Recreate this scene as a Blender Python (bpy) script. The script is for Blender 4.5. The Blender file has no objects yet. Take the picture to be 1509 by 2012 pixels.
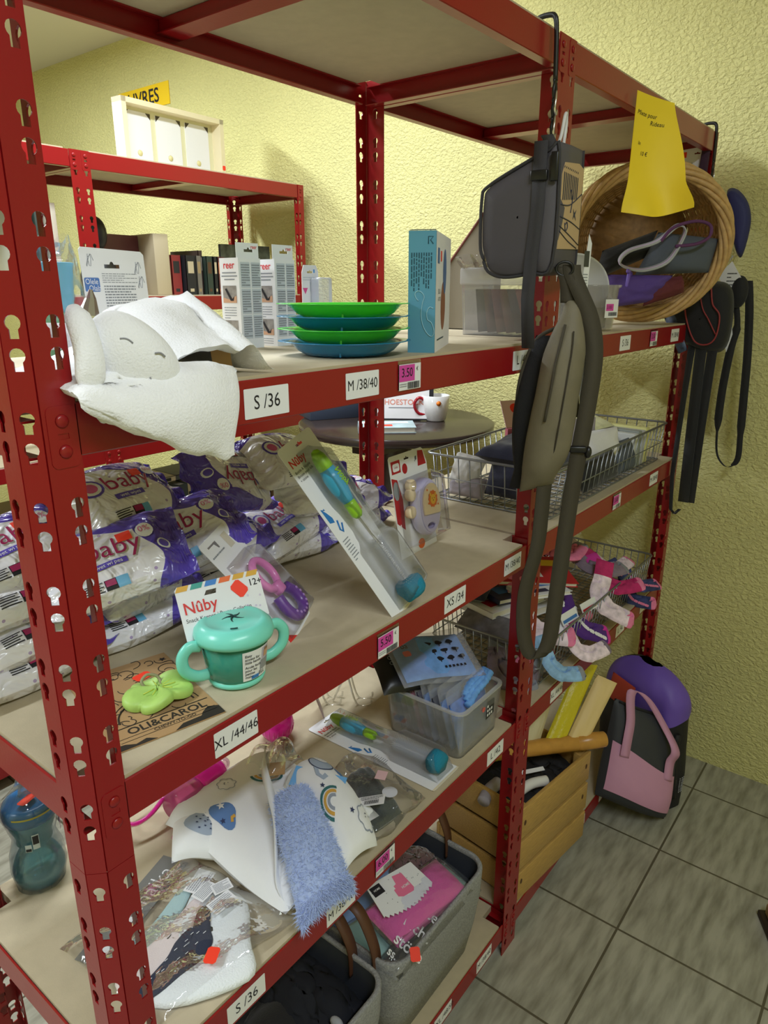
import bpy, bmesh, math, random
from math import sin, cos, pi, sqrt, atan2, radians, exp
from mathutils import Vector, Matrix, noise, geometry
random.seed(7)
S = bpy.context.scene
COL = S.collection

# ---------------------------------------------------------------- camera
IMG_W, IMG_H = 1509, 2012
FPX = 1389.74
cam_data = bpy.data.cameras.new('camera')
cam_data.sensor_fit = 'VERTICAL'
cam_data.sensor_height = 36.0
cam_data.lens = FPX / IMG_H * 36.0
cam_data.clip_start = 0.02
cam = bpy.data.objects.new('camera', cam_data)
COL.objects.link(cam)
YAW, PITCH, ROLL = 0.6627, -0.3041, -0.00057
fwd = Vector((cos(YAW) * cos(PITCH), sin(YAW) * cos(PITCH), sin(PITCH)))
rgt = Vector((sin(YAW), -cos(YAW), 0))
upv = rgt.cross(fwd)
r2 = cos(ROLL) * rgt + sin(ROLL) * upv
u2 = -sin(ROLL) * rgt + cos(ROLL) * upv
cam.matrix_world = Matrix(((r2.x, u2.x, -fwd.x, -1.3035), (r2.y, u2.y, -fwd.y, -0.5989),
                           (r2.z, u2.z, -fwd.z, 1.5756), (0, 0, 0, 1)))
S.camera = cam

# ---------------------------------------------------------------- light and exposure
S.view_settings.view_transform = 'Standard'
S.view_settings.look = 'None'
S.view_settings.gamma = 1.0
S.view_settings.use_curve_mapping = False
S.view_settings.exposure = 0.0
S.cycles.transparent_max_bounces = 32
S.cycles.max_bounces = 10
S.cycles.transmission_bounces = 10
world = bpy.data.worlds.new('world')
S.world = world
world.use_nodes = True
world.node_tree.nodes['Background'].inputs[0].default_value = (1.0, 0.98, 0.92, 1)
world.node_tree.nodes['Background'].inputs[1].default_value = 0.12


def area_light(name, loc, sx, sy, power, color, target=None):
    d = bpy.data.lights.new(name, 'AREA')
    d.shape = 'RECTANGLE'
    d.size, d.size_y, d.energy, d.color = sx, sy, power, color
    o = bpy.data.objects.new(name, d)
    COL.objects.link(o)
    o.location = loc
    if target is not None:
        o.rotation_euler = (Vector(target) - Vector(loc)).to_track_quat('-Z', 'Y').to_euler()
    return o


COOL = (0.86, 0.94, 1.0)
area_light('ceiling_tube_back_aisle', (-0.6, 2.55, 2.70), 1.3, 0.16, 74, COOL)
area_light('ceiling_tube_near_aisle', (-0.2, 1.02, 2.70), 1.3, 0.16, 38, COOL)
area_light('ceiling_tube_front_aisle', (-1.3, -1.3, 2.70), 1.3, 0.16, 30, COOL)
area_light('ceiling_tube_room', (-2.6, 0.9, 2.70), 1.3, 0.16, 54, COOL)

# ---------------------------------------------------------------- materials
MATS = {}


def P(n):
    return n.node_tree.nodes['Principled BSDF']


def mat(name, col, rough=0.6, metal=0.0, spec=0.5, bump=0.0, bscale=200.0, sheen=0.0, var=0.0, vscale=8.0,
        coat=0.0, trans=0.0, alpha=1.0, detail=3.0, stretch=None, sss=0.0, emit=0.0):
    if name in MATS:
        return MATS[name]
    m = bpy.data.materials.new(name)
    m.use_nodes = True
    nt = m.node_tree
    b = P(m)
    b.inputs['Base Color'].default_value = (*col, 1)
    b.inputs['Roughness'].default_value = rough
    b.inputs['Metallic'].default_value = metal
    b.inputs['Specular IOR Level'].default_value = spec
    b.inputs['Sheen Weight'].default_value = sheen
    b.inputs['Coat Weight'].default_value = coat
    b.inputs['Coat Roughness'].default_value = 0.15
    b.inputs['Transmission Weight'].default_value = trans
    b.inputs['Alpha'].default_value = alpha
    if sss:
        b.inputs['Subsurface Weight'].default_value = sss
        b.inputs['Subsurface Radius'].default_value = (0.01, 0.01, 0.01)
    if bump or var:
        tc = nt.nodes.new('ShaderNodeTexCoord')
        src = tc.outputs['Object']
        if stretch:
            mp = nt.nodes.new('ShaderNodeMapping')
            mp.inputs['Scale'].default_value = stretch
            nt.links.new(src, mp.inputs['Vector'])
            src = mp.outputs['Vector']
    if bump:
        nz = nt.nodes.new('ShaderNodeTexNoise')
        nz.inputs['Scale'].default_value = bscale
        nz.inputs['Detail'].default_value = detail
        bp = nt.nodes.new('ShaderNodeBump')
        bp.inputs['Strength'].default_value = bump
        bp.inputs['Distance'].default_value = 0.002
        nt.links.new(src, nz.inputs['Vector'])
        nt.links.new(nz.outputs[0], bp.inputs['Height'])
        nt.links.new(bp.outputs[0], b.inputs['Normal'])
    if var:
        n2 = nt.nodes.new('ShaderNodeTexNoise')
        n2.inputs['Scale'].default_value = vscale
        n2.inputs['Detail'].default_value = 5
        rp = nt.nodes.new('ShaderNodeMapRange')
        rp.inputs['From Min'].default_value = 0.3
        rp.inputs['From Max'].default_value = 0.7
        rp.inputs['To Min'].default_value = 1 - var
        rp.inputs['To Max'].default_value = 1 + var
        mx = nt.nodes.new('ShaderNodeVectorMath')
        mx.operation = 'SCALE'
        mx.inputs[0].default_value = col
        nt.links.new(src, n2.inputs['Vector'])
        nt.links.new(n2.outputs[0], rp.inputs['Value'])
        nt.links.new(rp.outputs[0], mx.inputs['Scale'])
        nt.links.new(mx.outputs[0], b.inputs['Base Color'])
    MATS[name] = m
    return m


def film(name, tint=(1, 1, 1), gloss=0.25, rough=0.08, haze=0.0, hazecol=(0.9, 0.9, 0.92), bump=0.0, bscale=60):
    """thin clear plastic: see-through with surface reflections, optionally milky"""
    if name in MATS:
        return MATS[name]
    m = bpy.data.materials.new(name)
    m.use_nodes = True
    nt = m.node_tree
    nt.nodes.remove(nt.nodes['Principled BSDF'])
    out = nt.nodes['Material Output']
    tr = nt.nodes.new('ShaderNodeBsdfTransparent')
    tr.inputs[0].default_value = (*tint, 1)
    gl = nt.nodes.new('ShaderNodeBsdfGlossy')
    gl.inputs['Roughness'].default_value = rough
    lw = nt.nodes.new('ShaderNodeLayerWeight')
    lw.inputs['Blend'].default_value = gloss
    mul = nt.nodes.new('ShaderNodeMath')
    mul.operation = 'MULTIPLY_ADD'
    mul.inputs[1].default_value = 0.6
    mul.inputs[2].default_value = gloss * 0.08
    nt.links.new(lw.outputs['Fresnel'], mul.inputs[0])
    mx = nt.nodes.new('ShaderNodeMixShader')
    nt.links.new(mul.outputs[0], mx.inputs[0])
    nt.links.new(tr.outputs[0], mx.inputs[1])
    nt.links.new(gl.outputs[0], mx.inputs[2])
    last = mx
    if haze:
        df = nt.nodes.new('ShaderNodeBsdfDiffuse')
        df.inputs[0].default_value = (*hazecol, 1)
        m2 = nt.nodes.new('ShaderNodeMixShader')
        m2.inputs[0].default_value = haze
        nt.links.new(mx.outputs[0], m2.inputs[1])
        nt.links.new(df.outputs[0], m2.inputs[2])
        last = m2
    if bump:
        tc = nt.nodes.new('ShaderNodeTexCoord')
        nz = nt.nodes.new('ShaderNodeTexNoise')
        nz.inputs['Scale'].default_value = bscale
        bp = nt.nodes.new('ShaderNodeBump')
        bp.inputs['Strength'].default_value = bump
        bp.inputs['Distance'].default_value = 0.004
        nt.links.new(tc.outputs['Object'], nz.inputs['Vector'])
        nt.links.new(nz.outputs[0], bp.inputs['Height'])
        nt.links.new(bp.outputs[0], gl.inputs['Normal'])
        nt.links.new(bp.outputs[0], lw.inputs['Normal'])
    nt.links.new(last.outputs[0], out.inputs['Surface'])
    MATS[name] = m
    return m


def srgb(r, g, b):
    f = lambda c: (c / 255 / 12.92) if c / 255 <= 0.04045 else ((c / 255 + 0.055) / 1.055) ** 2.4
    return (f(r), f(g), f(b))


# ---------------------------------------------------------------- mesh builder
def frame(o, xdir, zdir=(0, 0, 1)):
    """matrix with origin o, x axis along xdir, z as close to zdir as possible"""
    x = Vector(xdir).normalized()
    z = Vector(zdir)
    y = z.cross(x).normalized()
    z = x.cross(y)
    return Matrix(((x.x, y.x, z.x, o[0]), (x.y, y.y, z.y, o[1]), (x.z, y.z, z.z, o[2]), (0, 0, 0, 1)))


def TR(loc=(0, 0, 0), rx=0, ry=0, rz=0, s=1.0):
    sc = (s, s, s) if isinstance(s, (int, float)) else s
    return (Matrix.Translation(loc) @ Matrix.Rotation(rz, 4, 'Z') @ Matrix.Rotation(ry, 4, 'Y')
            @ Matrix.Rotation(rx, 4, 'X') @ Matrix.Diagonal((*sc, 1)))


class MB:
    def __init__(self):
        self.v, self.f, self.m, self.s = [], [], [], []

    def add(self, verts, faces, mi=0, smooth=True, M=None):
        o = len(self.v)
        self.v += [tuple(M @ Vector(p)) for p in verts] if M is not None else [tuple(p) for p in verts]
        for q in faces:
            self.f.append([i + o for i in q])
            self.m.append(mi)
            self.s.append(smooth)
        return self

    def box(self, x0, x1, y0, y1, z0, z1, mi=0, M=None, b=0.0):
        if b > 0:
            bm = bmesh.new()
            bmesh.ops.create_cube(bm, size=1.0)
            bmesh.ops.scale(bm, vec=(x1 - x0, y1 - y0, z1 - z0), verts=bm.verts)
            bmesh.ops.translate(bm, vec=((x0 + x1) / 2, (y0 + y1) / 2, (z0 + z1) / 2), verts=bm.verts)
            bmesh.ops.bevel(bm, geom=list(bm.edges), offset=b, segments=2, affect='EDGES', profile=0.5)
            self.addbm(bm, mi, True, M)
            return self
        v = [(x, y, z) for x in (x0, x1) for y in (y0, y1) for z in (z0, z1)]
        return self.add(v, [(0, 1, 3, 2), (4, 6, 7, 5), (0, 4, 5, 1), (2, 3, 7, 6), (0, 2, 6, 4), (1, 5, 7, 3)], mi, False, M)

    def addbm(self, bm, mi=0, smooth=True, M=None):
        bm.verts.index_update()
        self.add([v.co.copy() for v in bm.verts], [[v.index for v in f.verts] for f in bm.faces], mi, smooth, M)
        bm.free()
        return self

    def grid(self, fn, nu, nv, mi=0, smooth=True, M=None, closeu=False, closev=False):
        """fn(u,v)->point with u,v in 0..1"""
        cu = nu if closeu else nu + 1
        cv = nv if closev else nv + 1
        vs = [fn(i / nu, j / nv) for i in range(cu) for j in range(cv)]
        fs = []
        for i in range(nu):
            for j in range(nv):
                a, b = i % cu, (i + 1) % cu
                c, d = j % cv, (j + 1) % cv
                fs.append((a * cv + c, b * cv + c, b * cv + d, a * cv + d))
        if callable(mi):
            o = len(self.f)
            self.add(vs, fs, 0, smooth, M)
            k = 0
            for i in range(nu):
                for j in range(nv):
                    self.m[o + k] = mi((i + .5) / nu, (j + .5) / nv)
                    k += 1
            return self
        return self.add(vs, fs, mi, smooth, M)

    def lathe(self, prof, n=32, mi=0, M=None, sx=1.0, sy=1.0, smooth=True, caps=True):
        k = len(prof)
        vs = [(r * cos(2 * pi * i / n) * sx, r * sin(2 * pi * i / n) * sy, z) for i in range(n) for r, z in prof]
        fs = [(i * k + j, ((i + 1) % n) * k + j, ((i + 1) % n) * k + j + 1, i * k + j + 1) for i in range(n) for j in range(k - 1)]
        if caps:
            if prof[0][0] > 1e-6:
                fs.append([i * k for i in range(n)][::-1])
            if prof[-1][0] > 1e-6:
                fs.append([i * k + k - 1 for i in range(n)])
        return self.add(vs, fs, mi, smooth, M)

    def tube(self, pts, r, n=8, mi=0, M=None, closed=False, caps=True, flat=1.0):
        pts = [Vector(p) for p in pts]
        k = len(pts)
        rr = r if callable(r) else (lambda t: r)
        vs, fs = [], []
        up = None
        for i, p in enumerate(pts):
            a = pts[(i - 1) % k] if (closed or i > 0) else p
            b = pts[(i + 1) % k] if (closed or i < k - 1) else p
            t = (b - a).normalized() if (b - a).length > 1e-9 else Vector((0, 0, 1))
            if up is None:
                up = Vector((0, 0, 1)) if abs(t.z) < 0.9 else Vector((1, 0, 0))
            sx = t.cross(up).normalized()
            up = sx.cross(t).normalized()
            R = rr(i / max(1, k - 1))
            for j in range(n):
                an = 2 * pi * j / n
                vs.append(p + sx * (R * cos(an)) + up * (R * flat * sin(an)))
        for i in range(k if closed else k - 1):
            for j in range(n):
                a, b = i * n, ((i + 1) % k) * n
                fs.append((a + j, a + (j + 1) % n, b + (j + 1) % n, b + j))
        if caps and not closed:
            fs.append(list(range(n))[::-1])
            fs.append([(k - 1) * n + j for j in range(n)])
        return self.add(vs, fs, mi, True, M)

    def strap(self, pts, width, wdir, th=0.0015, mi=0, M=None):
        """flat webbing along pts; wdir one vector or list of vectors across the band"""
        pts = [Vector(p) for p in pts]
        k = len(pts)
        vs, fs = [], []
        for i, p in enumerate(pts):
            w = Vector(wdir[i] if isinstance(wdir, list) else wdir).normalized()
            t = (pts[min(i + 1, k - 1)] - pts[max(i - 1, 0)]).normalized()
            nrm = t.cross(w)
            nrm = nrm.normalized() if nrm.length > 1e-6 else Vector((0, 1, 0))
            W = width[i] if isinstance(width, list) else width
            for sx, sn in ((-1, -1), (1, -1), (1, 1), (-1, 1)):
                vs.append(p + w * (sx * W / 2) + nrm * (sn * th / 2))
        for i in range(k - 1):
            for j in range(4):
                fs.append((i * 4 + j, i * 4 + (j + 1) % 4, i * 4 + 4 + (j + 1) % 4, i * 4 + 4 + j))
        fs.append((3, 2, 1, 0))
        fs.append(tuple((k - 1) * 4 + j for j in range(4)))
        return self.add(vs, fs, mi, True, M)

    def flat(self, outer, holes=(), th=0.0, mi=0, M=None, z=0.0):
        """plate in the xy plane from a 2D outline with holes, thickness th upward from z"""
        loops = [list(outer)] + [list(h) for h in holes]
        tris = geometry.tessellate_polygon([[Vector((p[0], p[1], 0)) for p in l] for l in loops])
        pts = [p for l in loops for p in l]
        n = len(pts)
        if th <= 0:
            vs = [(p[0], p[1], z) for p in pts]
            return self.add(vs, [self._up(pts, t) for t in tris], mi, False, M)
        vs = [(p[0], p[1], z) for p in pts] + [(p[0], p[1], z + th) for p in pts]
        fs = []
        for t in tris:
            t = self._up(pts, t)
            fs.append([i + n for i in t])
            fs.append(list(t)[::-1])
        o = 0
        for l in loops:
            k = len(l)
            area = sum(l[i][0] * l[(i + 1) % k][1] - l[(i + 1) % k][0] * l[i][1] for i in range(k))
            outerl = (o == 0)
            for i in range(k):
                a, b = o + i, o + (i + 1) % k
                q = (a, b, b + n, a + n)
                if (area > 0) != outerl:
                    q = q[::-1]
                fs.append(q)
            o += k
        return self.add(vs, fs, mi, False, M)

    @staticmethod
    def _up(pts, t):
        a, b, c = (pts[i] for i in t)
        ar = (b[0] - a[0]) * (c[1] - a[1]) - (c[0] - a[0]) * (b[1] - a[1])
        return list(t) if ar > 0 else list(t)[::-1]

    def rect(self, x0, x1, y0, y1, mi=0, M=None, z=0.0):
        return self.add([(x0, y0, z), (x1, y0, z), (x1, y1, z), (x0, y1, z)], [(0, 1, 2, 3)], mi, False, M)

    def text(self, s, size, mi=0, M=None, x=0, y=0, z=0.0, align='LEFT', sx=1.0, bold=0.0, shear=0.0, rot=0.0):
        vs, fs = text_mesh(s, size, align, bold, shear)
        c, sn = cos(rot), sin(rot)
        vs = [(x + (p[0] * sx) * c - p[1] * sn, y + (p[0] * sx) * sn + p[1] * c, z) for p in vs]
        return self.add(vs, fs, mi, False, M)

    def ball(self, r, c=(0, 0, 0), mi=0, M=None, s=(1, 1, 1), nu=20, nv=12):
        def fn(u, v):
            th, ph = 2 * pi * u, pi * v
            return (c[0] + r * s[0] * sin(ph) * cos(th), c[1] + r * s[1] * sin(ph) * sin(th), c[2] - r * s[2] * cos(ph))
        return self.grid(fn, nu, nv, mi, True, M, closeu=True)

    def bend(self, fn, start=0):
        for i in range(start, len(self.v)):
            self.v[i] = tuple(fn(*self.v[i]))
        return self

    def mesh(self, name, mats):
        me = bpy.data.meshes.new(name)
        me.from_pydata(self.v, [], self.f)
        me.validate(clean_customdata=False)
        for m in (mats if isinstance(mats, (list, tuple)) else [mats]):
            me.materials.append(m)
        if len(me.polygons) == len(self.f):
            me.polygons.foreach_set('material_index', self.m)
            me.polygons.foreach_set('use_smooth', self.s)
        else:
            me.polygons.foreach_set('use_smooth', [True] * len(me.polygons))
        me.update()
        return me

    def build(self, name, mats, parent=None, M=None, label=None, clean=False):
        me = self.mesh(name, mats)
        if clean:
            bm = bmesh.new()
            bm.from_mesh(me)
            bmesh.ops.remove_doubles(bm, verts=bm.verts, dist=1e-6)
            bmesh.ops.recalc_face_normals(bm, faces=bm.faces)
            bm.to_mesh(me)
            bm.free()
        o = bpy.data.objects.new(name, me)
        COL.objects.link(o)
        if parent is not None:
            o.parent = parent
        if M is not None:
            o.matrix_local = M
        if label:
            o['label'] = label
        return o


_TEXT = {}


def text_mesh(s, size, align='LEFT', bold=0.0, shear=0.0):
    key = (s, align, bold, shear)
    if key not in _TEXT:
        c = bpy.data.curves.new('lettering', 'FONT')
        c.body = s
        c.size = 1.0
        c.align_x = align
        c.align_y = 'CENTER'
        c.offset = bold
        c.shear = shear
        c.resolution_u = 3
        o = bpy.data.objects.new('lettering', c)
        COL.objects.link(o)
        dg = bpy.context.evaluated_depsgraph_get()
        me = bpy.data.meshes.new_from_object(o.evaluated_get(dg))
        _TEXT[key] = ([tuple(v.co) for v in me.vertices], [list(p.vertices) for p in me.polygons])
        bpy.data.objects.remove(o)
        bpy.data.curves.remove(c)
        bpy.data.meshes.remove(me)
    vs, fs = _TEXT[key]
    return [(p[0] * size, p[1] * size, 0) for p in vs], fs


def tag(o, label, cat, group=None):
    o['label'] = label
    o['category'] = cat
    if group:
        o['group'] = group
    return o


def thing(name, label, cat, M=None, group=None):
    o = bpy.data.objects.new(name, None)
    o.empty_display_size = 0.05
    COL.objects.link(o)
    if M is not None:
        o.matrix_world = M
    return tag(o, label, cat, group)


def structure(o):
    o['kind'] = 'structure'
    return o


def circle(cx, cy, r, n=16, ry=None):
    ry = r if ry is None else ry
    return [(cx + r * cos(2 * pi * i / n), cy + ry * sin(2 * pi * i / n)) for i in range(n)]


def rrect(x0, x1, y0, y1, r, n=5):
    out = []
    for cx, cy, a in ((x1 - r, y0 + r, -pi / 2), (x1 - r, y1 - r, 0), (x0 + r, y1 - r, pi / 2), (x0 + r, y0 + r, pi)):
        for i in range(n + 1):
            t = a + pi / 2 * i / n
            out.append((cx + r * cos(t), cy + r * sin(t)))
    return out


def smooth_path(pts, n=8, closed=False):
    """Catmull-Rom through pts"""
    P_ = [Vector(p) for p in pts]
    k = len(P_)
    out = []
    for i in range(k if closed else k - 1):
        g = lambda j: P_[j % k] if closed else P_[max(0, min(k - 1, j))]
        a, b, c, d = g(i - 1), g(i), g(i + 1), g(i + 2)
        for s in range(n):
            t = s / n
            out.append(0.5 * ((2 * b) + (c - a) * t + (2 * a - 5 * b + 4 * c - d) * t * t + (3 * b - a - 3 * c + d) * t ** 3))
    if not closed:
        out.append(P_[-1])
    return out


def nz(x, y, z=0.0):
    return noise.noise(Vector((x, y, z)))


def fbm(x, y, z=0.0, o=3):
    s, a, f = 0, 1, 1
    for _ in range(o):
        s += a * noise.noise(Vector((x * f, y * f, z * f)))
        a *= 0.5
        f *= 2
    return s


RED = mat('red_powder_coat', srgb(144, 20, 25), rough=0.28, spec=0.5, bump=0.06, bscale=220)
BOARD = mat('raw_fibreboard', srgb(188, 174, 146), rough=0.75, bump=0.1, bscale=500, var=0.05, vscale=40)
WHITE = mat('white_paper', srgb(236, 236, 240), rough=0.55)
INK = mat('black_ink', srgb(28, 26, 34), rough=0.6)
PINKP = mat('magenta_paper', srgb(214, 72, 168), rough=0.55)
ORANGE = mat('orange_price_sticker', srgb(255, 66, 40), rough=0.6)
GREYINK = mat('grey_print', srgb(140, 144, 152), rough=0.6)
CLEAR = film('clear_plastic_film', (0.97, 0.97, 0.98), gloss=0.30, rough=0.06, bump=0.0)
# ---------------------------------------------------------------- setting
XW = 1.040          # end wall
def wall_material(name, col):
    m = mat(name, col, rough=0.9, spec=0.2, var=0.04, vscale=3)
    nt = m.node_tree
    b = P(m)
    tc = nt.nodes.new('ShaderNodeTexCoord')
    mp = nt.nodes.new('ShaderNodeMapping')
    mp.inputs['Scale'].default_value = (1, 1, 1.5)
    n1 = nt.nodes.new('ShaderNodeTexNoise')
    n1.inputs['Scale'].default_value = 75
    n1.inputs['Detail'].default_value = 4
    n1.inputs['Distortion'].default_value = 0.6
    cr = nt.nodes.new('ShaderNodeMapRange')
    cr.inputs['From Min'].default_value = 0.35
    cr.inputs['From Max'].default_value = 0.68
    bp = nt.nodes.new('ShaderNodeBump')
    bp.inputs['Strength'].default_value = 0.7
    bp.inputs['Distance'].default_value = 0.006
    nt.links.new(tc.outputs['Object'], mp.inputs['Vector'])
    nt.links.new(mp.outputs[0], n1.inputs['Vector'])
    nt.links.new(n1.outputs[0], cr.inputs['Value'])
    nt.links.new(cr.outputs[0], bp.inputs['Height'])
    nt.links.new(bp.outputs[0], b.inputs['Normal'])
    return m


WALLM = wall_material('rough_yellow_plaster', srgb(222, 216, 152))
CEILM = mat('white_ceiling_paint', srgb(214, 208, 196), rough=0.9)


def floor_material():
    m = mat('grey_floor_tile', srgb(176, 170, 150), rough=0.42, spec=0.4)
    nt = m.node_tree
    b = P(m)
    N, L = nt.nodes.new, nt.links.new
    tc = N('ShaderNodeTexCoord')
    sp = N('ShaderNodeSeparateXYZ')
    L(tc.outputs['Object'], sp.inputs[0])
    masks, cells = [], []
    for ax, off in (('X', -0.1536), ('Y', -0.1984)):
        a = N('ShaderNodeMath'); a.operation = 'SUBTRACT'; a.inputs[1].default_value = off - 0.3417 * 20
        d = N('ShaderNodeMath'); d.operation = 'DIVIDE'; d.inputs[1].default_value = 0.3417
        fr = N('ShaderNodeMath'); fr.operation = 'FRACT'
        fl = N('ShaderNodeMath'); fl.operation = 'FLOOR'
        pp = N('ShaderNodeMath'); pp.operation = 'PINGPONG'; pp.inputs[1].default_value = 0.5
        lt = N('ShaderNodeMath'); lt.operation = 'LESS_THAN'; lt.inputs[1].default_value = 0.0085
        L(sp.outputs[ax], a.inputs[0]); L(a.outputs[0], d.inputs[0]); L(d.outputs[0], fr.inputs[0]); L(d.outputs[0], fl.inputs[0])
        L(fr.outputs[0], pp.inputs[0]); L(pp.outputs[0], lt.inputs[0])
        masks.append(lt); cells.append(fl)
    mxm = N('ShaderNodeMath'); mxm.operation = 'MAXIMUM'
    L(masks[0].outputs[0], mxm.inputs[0]); L(masks[1].outputs[0], mxm.inputs[1])
    mp = N('ShaderNodeMapping'); mp.inputs['Scale'].default_value = (5, 26, 1); mp.inputs['Rotation'].default_value = (0, 0, 0.66)
    n1 = N('ShaderNodeTexNoise'); n1.inputs['Scale'].default_value = 1.6; n1.inputs['Detail'].default_value = 6
    L(tc.outputs['Object'], mp.inputs[0]); L(mp.outputs[0], n1.inputs[0])
    rp = N('ShaderNodeValToRGB')
    rp.color_ramp.elements[0].position = 0.30; rp.color_ramp.elements[0].color = (*srgb(134, 131, 116), 1)
    rp.color_ramp.elements[1].position = 0.62; rp.color_ramp.elements[1].color = (*srgb(174, 171, 156), 1)
    L(n1.outputs[0], rp.inputs[0])
    mx = N('ShaderNodeMix'); mx.data_type = 'RGBA'
    mx.inputs['B'].default_value = (*srgb(92, 86, 70), 1)
    L(mxm.outputs[0], mx.inputs['Factor']); L(rp.outputs[0], mx.inputs['A'])
    L(mx.outputs['Result'], b.inputs['Base Color'])
    bp = N('ShaderNodeBump'); bp.inputs['Strength'].default_value = 0.5; bp.inputs['Distance'].default_value = 0.002; bp.invert = True
    L(mxm.outputs[0], bp.inputs['Height']); L(bp.outputs[0], b.inputs['Normal'])
    return m


X0, X1, Y0, Y1, ZC = -4.2, XW, -2.4, 4.6, 2.7368
structure(MB().box(X0, X1 + .1, Y0, Y1, -0.1, 0).build('floor', floor_material()))
structure(MB().box(X0, X1 + .1, Y0, Y1, ZC, ZC + .1).build('ceiling', CEILM))
structure(MB().box(X1, X1 + .12, Y0, Y1, 0, ZC).build('wall_right', WALLM))
structure(MB().box(X0 - .12, X0, Y0, Y1, 0, ZC).build('wall_left', WALLM))
structure(MB().box(X0, X1, Y1, Y1 + .12, 0, ZC).build('wall_back', WALLM))
structure(MB().box(X0, X1, Y0 - .12, Y0, 0, ZC).build('wall_front', WALLM))

# ---------------------------------------------------------------- shelving racks
ZT, ZA, ZB, ZD_C, ZD = 1.980, 1.4814, 1.0838, 0.6676, 0.0984
HB = 0.0484
DEP = 0.4383
PITCH = 0.0266


def keyhole(cx, cz, r=0.0064, w=0.0037, drop=0.0128):
    out = []
    a0 = math.asin(w / r)
    n = 12
    for i in range(n + 1):
        t = -pi / 2 + a0 + (2 * pi - 2 * a0) * i / n
        out.append((cx + r * cos(t), cz + r * sin(t)))
    out += [(cx - w, cz - drop), (cx + w, cz - drop)]
    return out


def hole_heights(z0, z1):
    """pairs of keyholes, two filled of every three steps"""
    out = []
    k0 = -80
    for k in range(k0, 80):
        if k % 3 == 2:
            continue
        z = 1.2842 + PITCH * k
        if z0 + 0.02 < z < z1 - 0.012:
            out.append(z)
    return out


def strip(mb, a, b, z0, z1, cols, th=0.0018):
    """vertical flange between plan points a and b; thickness toward the left of a->b; columns of keyholes at distances cols"""
    a, b = Vector((a[0], a[1])), Vector((b[0], b[1]))
    d = b - a
    L = d.length
    u = d / L
    M = Matrix(((u.x, 0, -u.y, a.x), (u.y, 0, u.x, a.y), (0, 1, 0, 0), (0, 0, 0, 1)))
    hs = hole_heights(z0, z1)
    cuts = [0.0] + [(cols[i] + cols[i + 1]) / 2 for i in range(len(cols) - 1)] + [L]
    for ci, c in enumerate(cols):
        x0, x1 = cuts[ci], cuts[ci + 1]
        zz = z0
        for k, h in enumerate(hs):
            top = (h + hs[k + 1]) / 2 - .003 if k < len(hs) - 1 else z1
            cell = MB().flat([(x0, zz), (x1, zz), (x1, top), (x0, top)], [keyhole(c, h)], 0.0)
            n = len(cell.v)
            fs = [list(f) for f in cell.f] + [[i + n for i in f][::-1] for f in cell.f]
            vs = cell.v + [(p[0], p[1], -th) for p in cell.v]
            hn = n - 4
            for i in range(hn):
                p, q = 4 + i, 4 + (i + 1) % hn
                fs.append([p, q, q + n, p + n])
            mb.add(vs, [f[::-1] for f in fs], 0, False, M)
            zz = top
    mb.add([(0, z0, 0), (0, z1, 0), (0, z1, -th), (0, z0, -th), (L, z0, 0), (L, z1, 0), (L, z1, -th), (L, z0, -th)],
           [(0, 1, 2, 3), (7, 6, 5, 4), (0, 3, 7, 4), (1, 5, 6, 2)], 0, False, M)


def corner_post(z0, z1, sx, sy):
    """channel post with a chamfered outer corner at the origin and perforated inner lips"""
    mb = MB()
    pts = [(0.0457, 0.020), (0.0457, 0.0), (0.0147, 0.0), (0.0, 0.0147), (0.0, 0.0457), (0.016, 0.0457)]
    pts = [(p[0] * sx, p[1] * sy) for p in pts]
    for p, q, c in zip(pts[:-1], pts[1:], (0.0125, 0.0092, 0.0104, 0.0205, 0.0105)):
        L = (Vector(q) - Vector(p)).length
        if sx * sy > 0:
            strip(mb, q, p, z0, z1, [L - c])
        else:
            strip(mb, p, q, z0, z1, [c])
    return mb


def tee_post(z0, z1, sy):
    """post shared by two bays: front plate with two columns of keyholes and a web behind; local front plate y=0"""
    mb = MB()
    if sy > 0:
        strip(mb, (0, 0), (0.066, 0), z0, z1, [0.0155, 0.0505])
    else:
        strip(mb, (0.066, 0), (0, 0), z0, z1, [0.0155, 0.0505])
    strip(mb, (0.0338, 0.0018 * sy), (0.0338, 0.046 * sy), z0, z1, [0.022])
    return mb


def beam_profile():
    h = HB
    return [(0.0, -0.0012), (0.0, -h + 0.0012), (0.0012, -h), (0.019, -h), (0.0195, -h + 0.0015), (0.0035, -h + 0.0028),
            (0.0035, -0.0155), (0.016, -0.0155), (0.016, -0.0135), (0.0025, -0.0135), (0.0025, 0.0), (0.0012, 0.0)]


def prism_x(mb, prof, x0, x1, M=None, mi=0):
    """profile (y,z) extruded along x"""
    n = len(prof)
    vs = [(x0, p[0], p[1]) for p in prof] + [(x1, p[0], p[1]) for p in prof]
    fs = [(i, (i + 1) % n, (i + 1) % n + n, i + n) for i in range(n)]
    tri = geometry.tessellate_polygon([[Vector((p[0], p[1], 0)) for p in prof]])
    fs += [list(t)[::-1] for t in tri] + [[i + n for i in t] for t in tri]
    return mb.add(vs, fs, mi, False, M)


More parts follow.
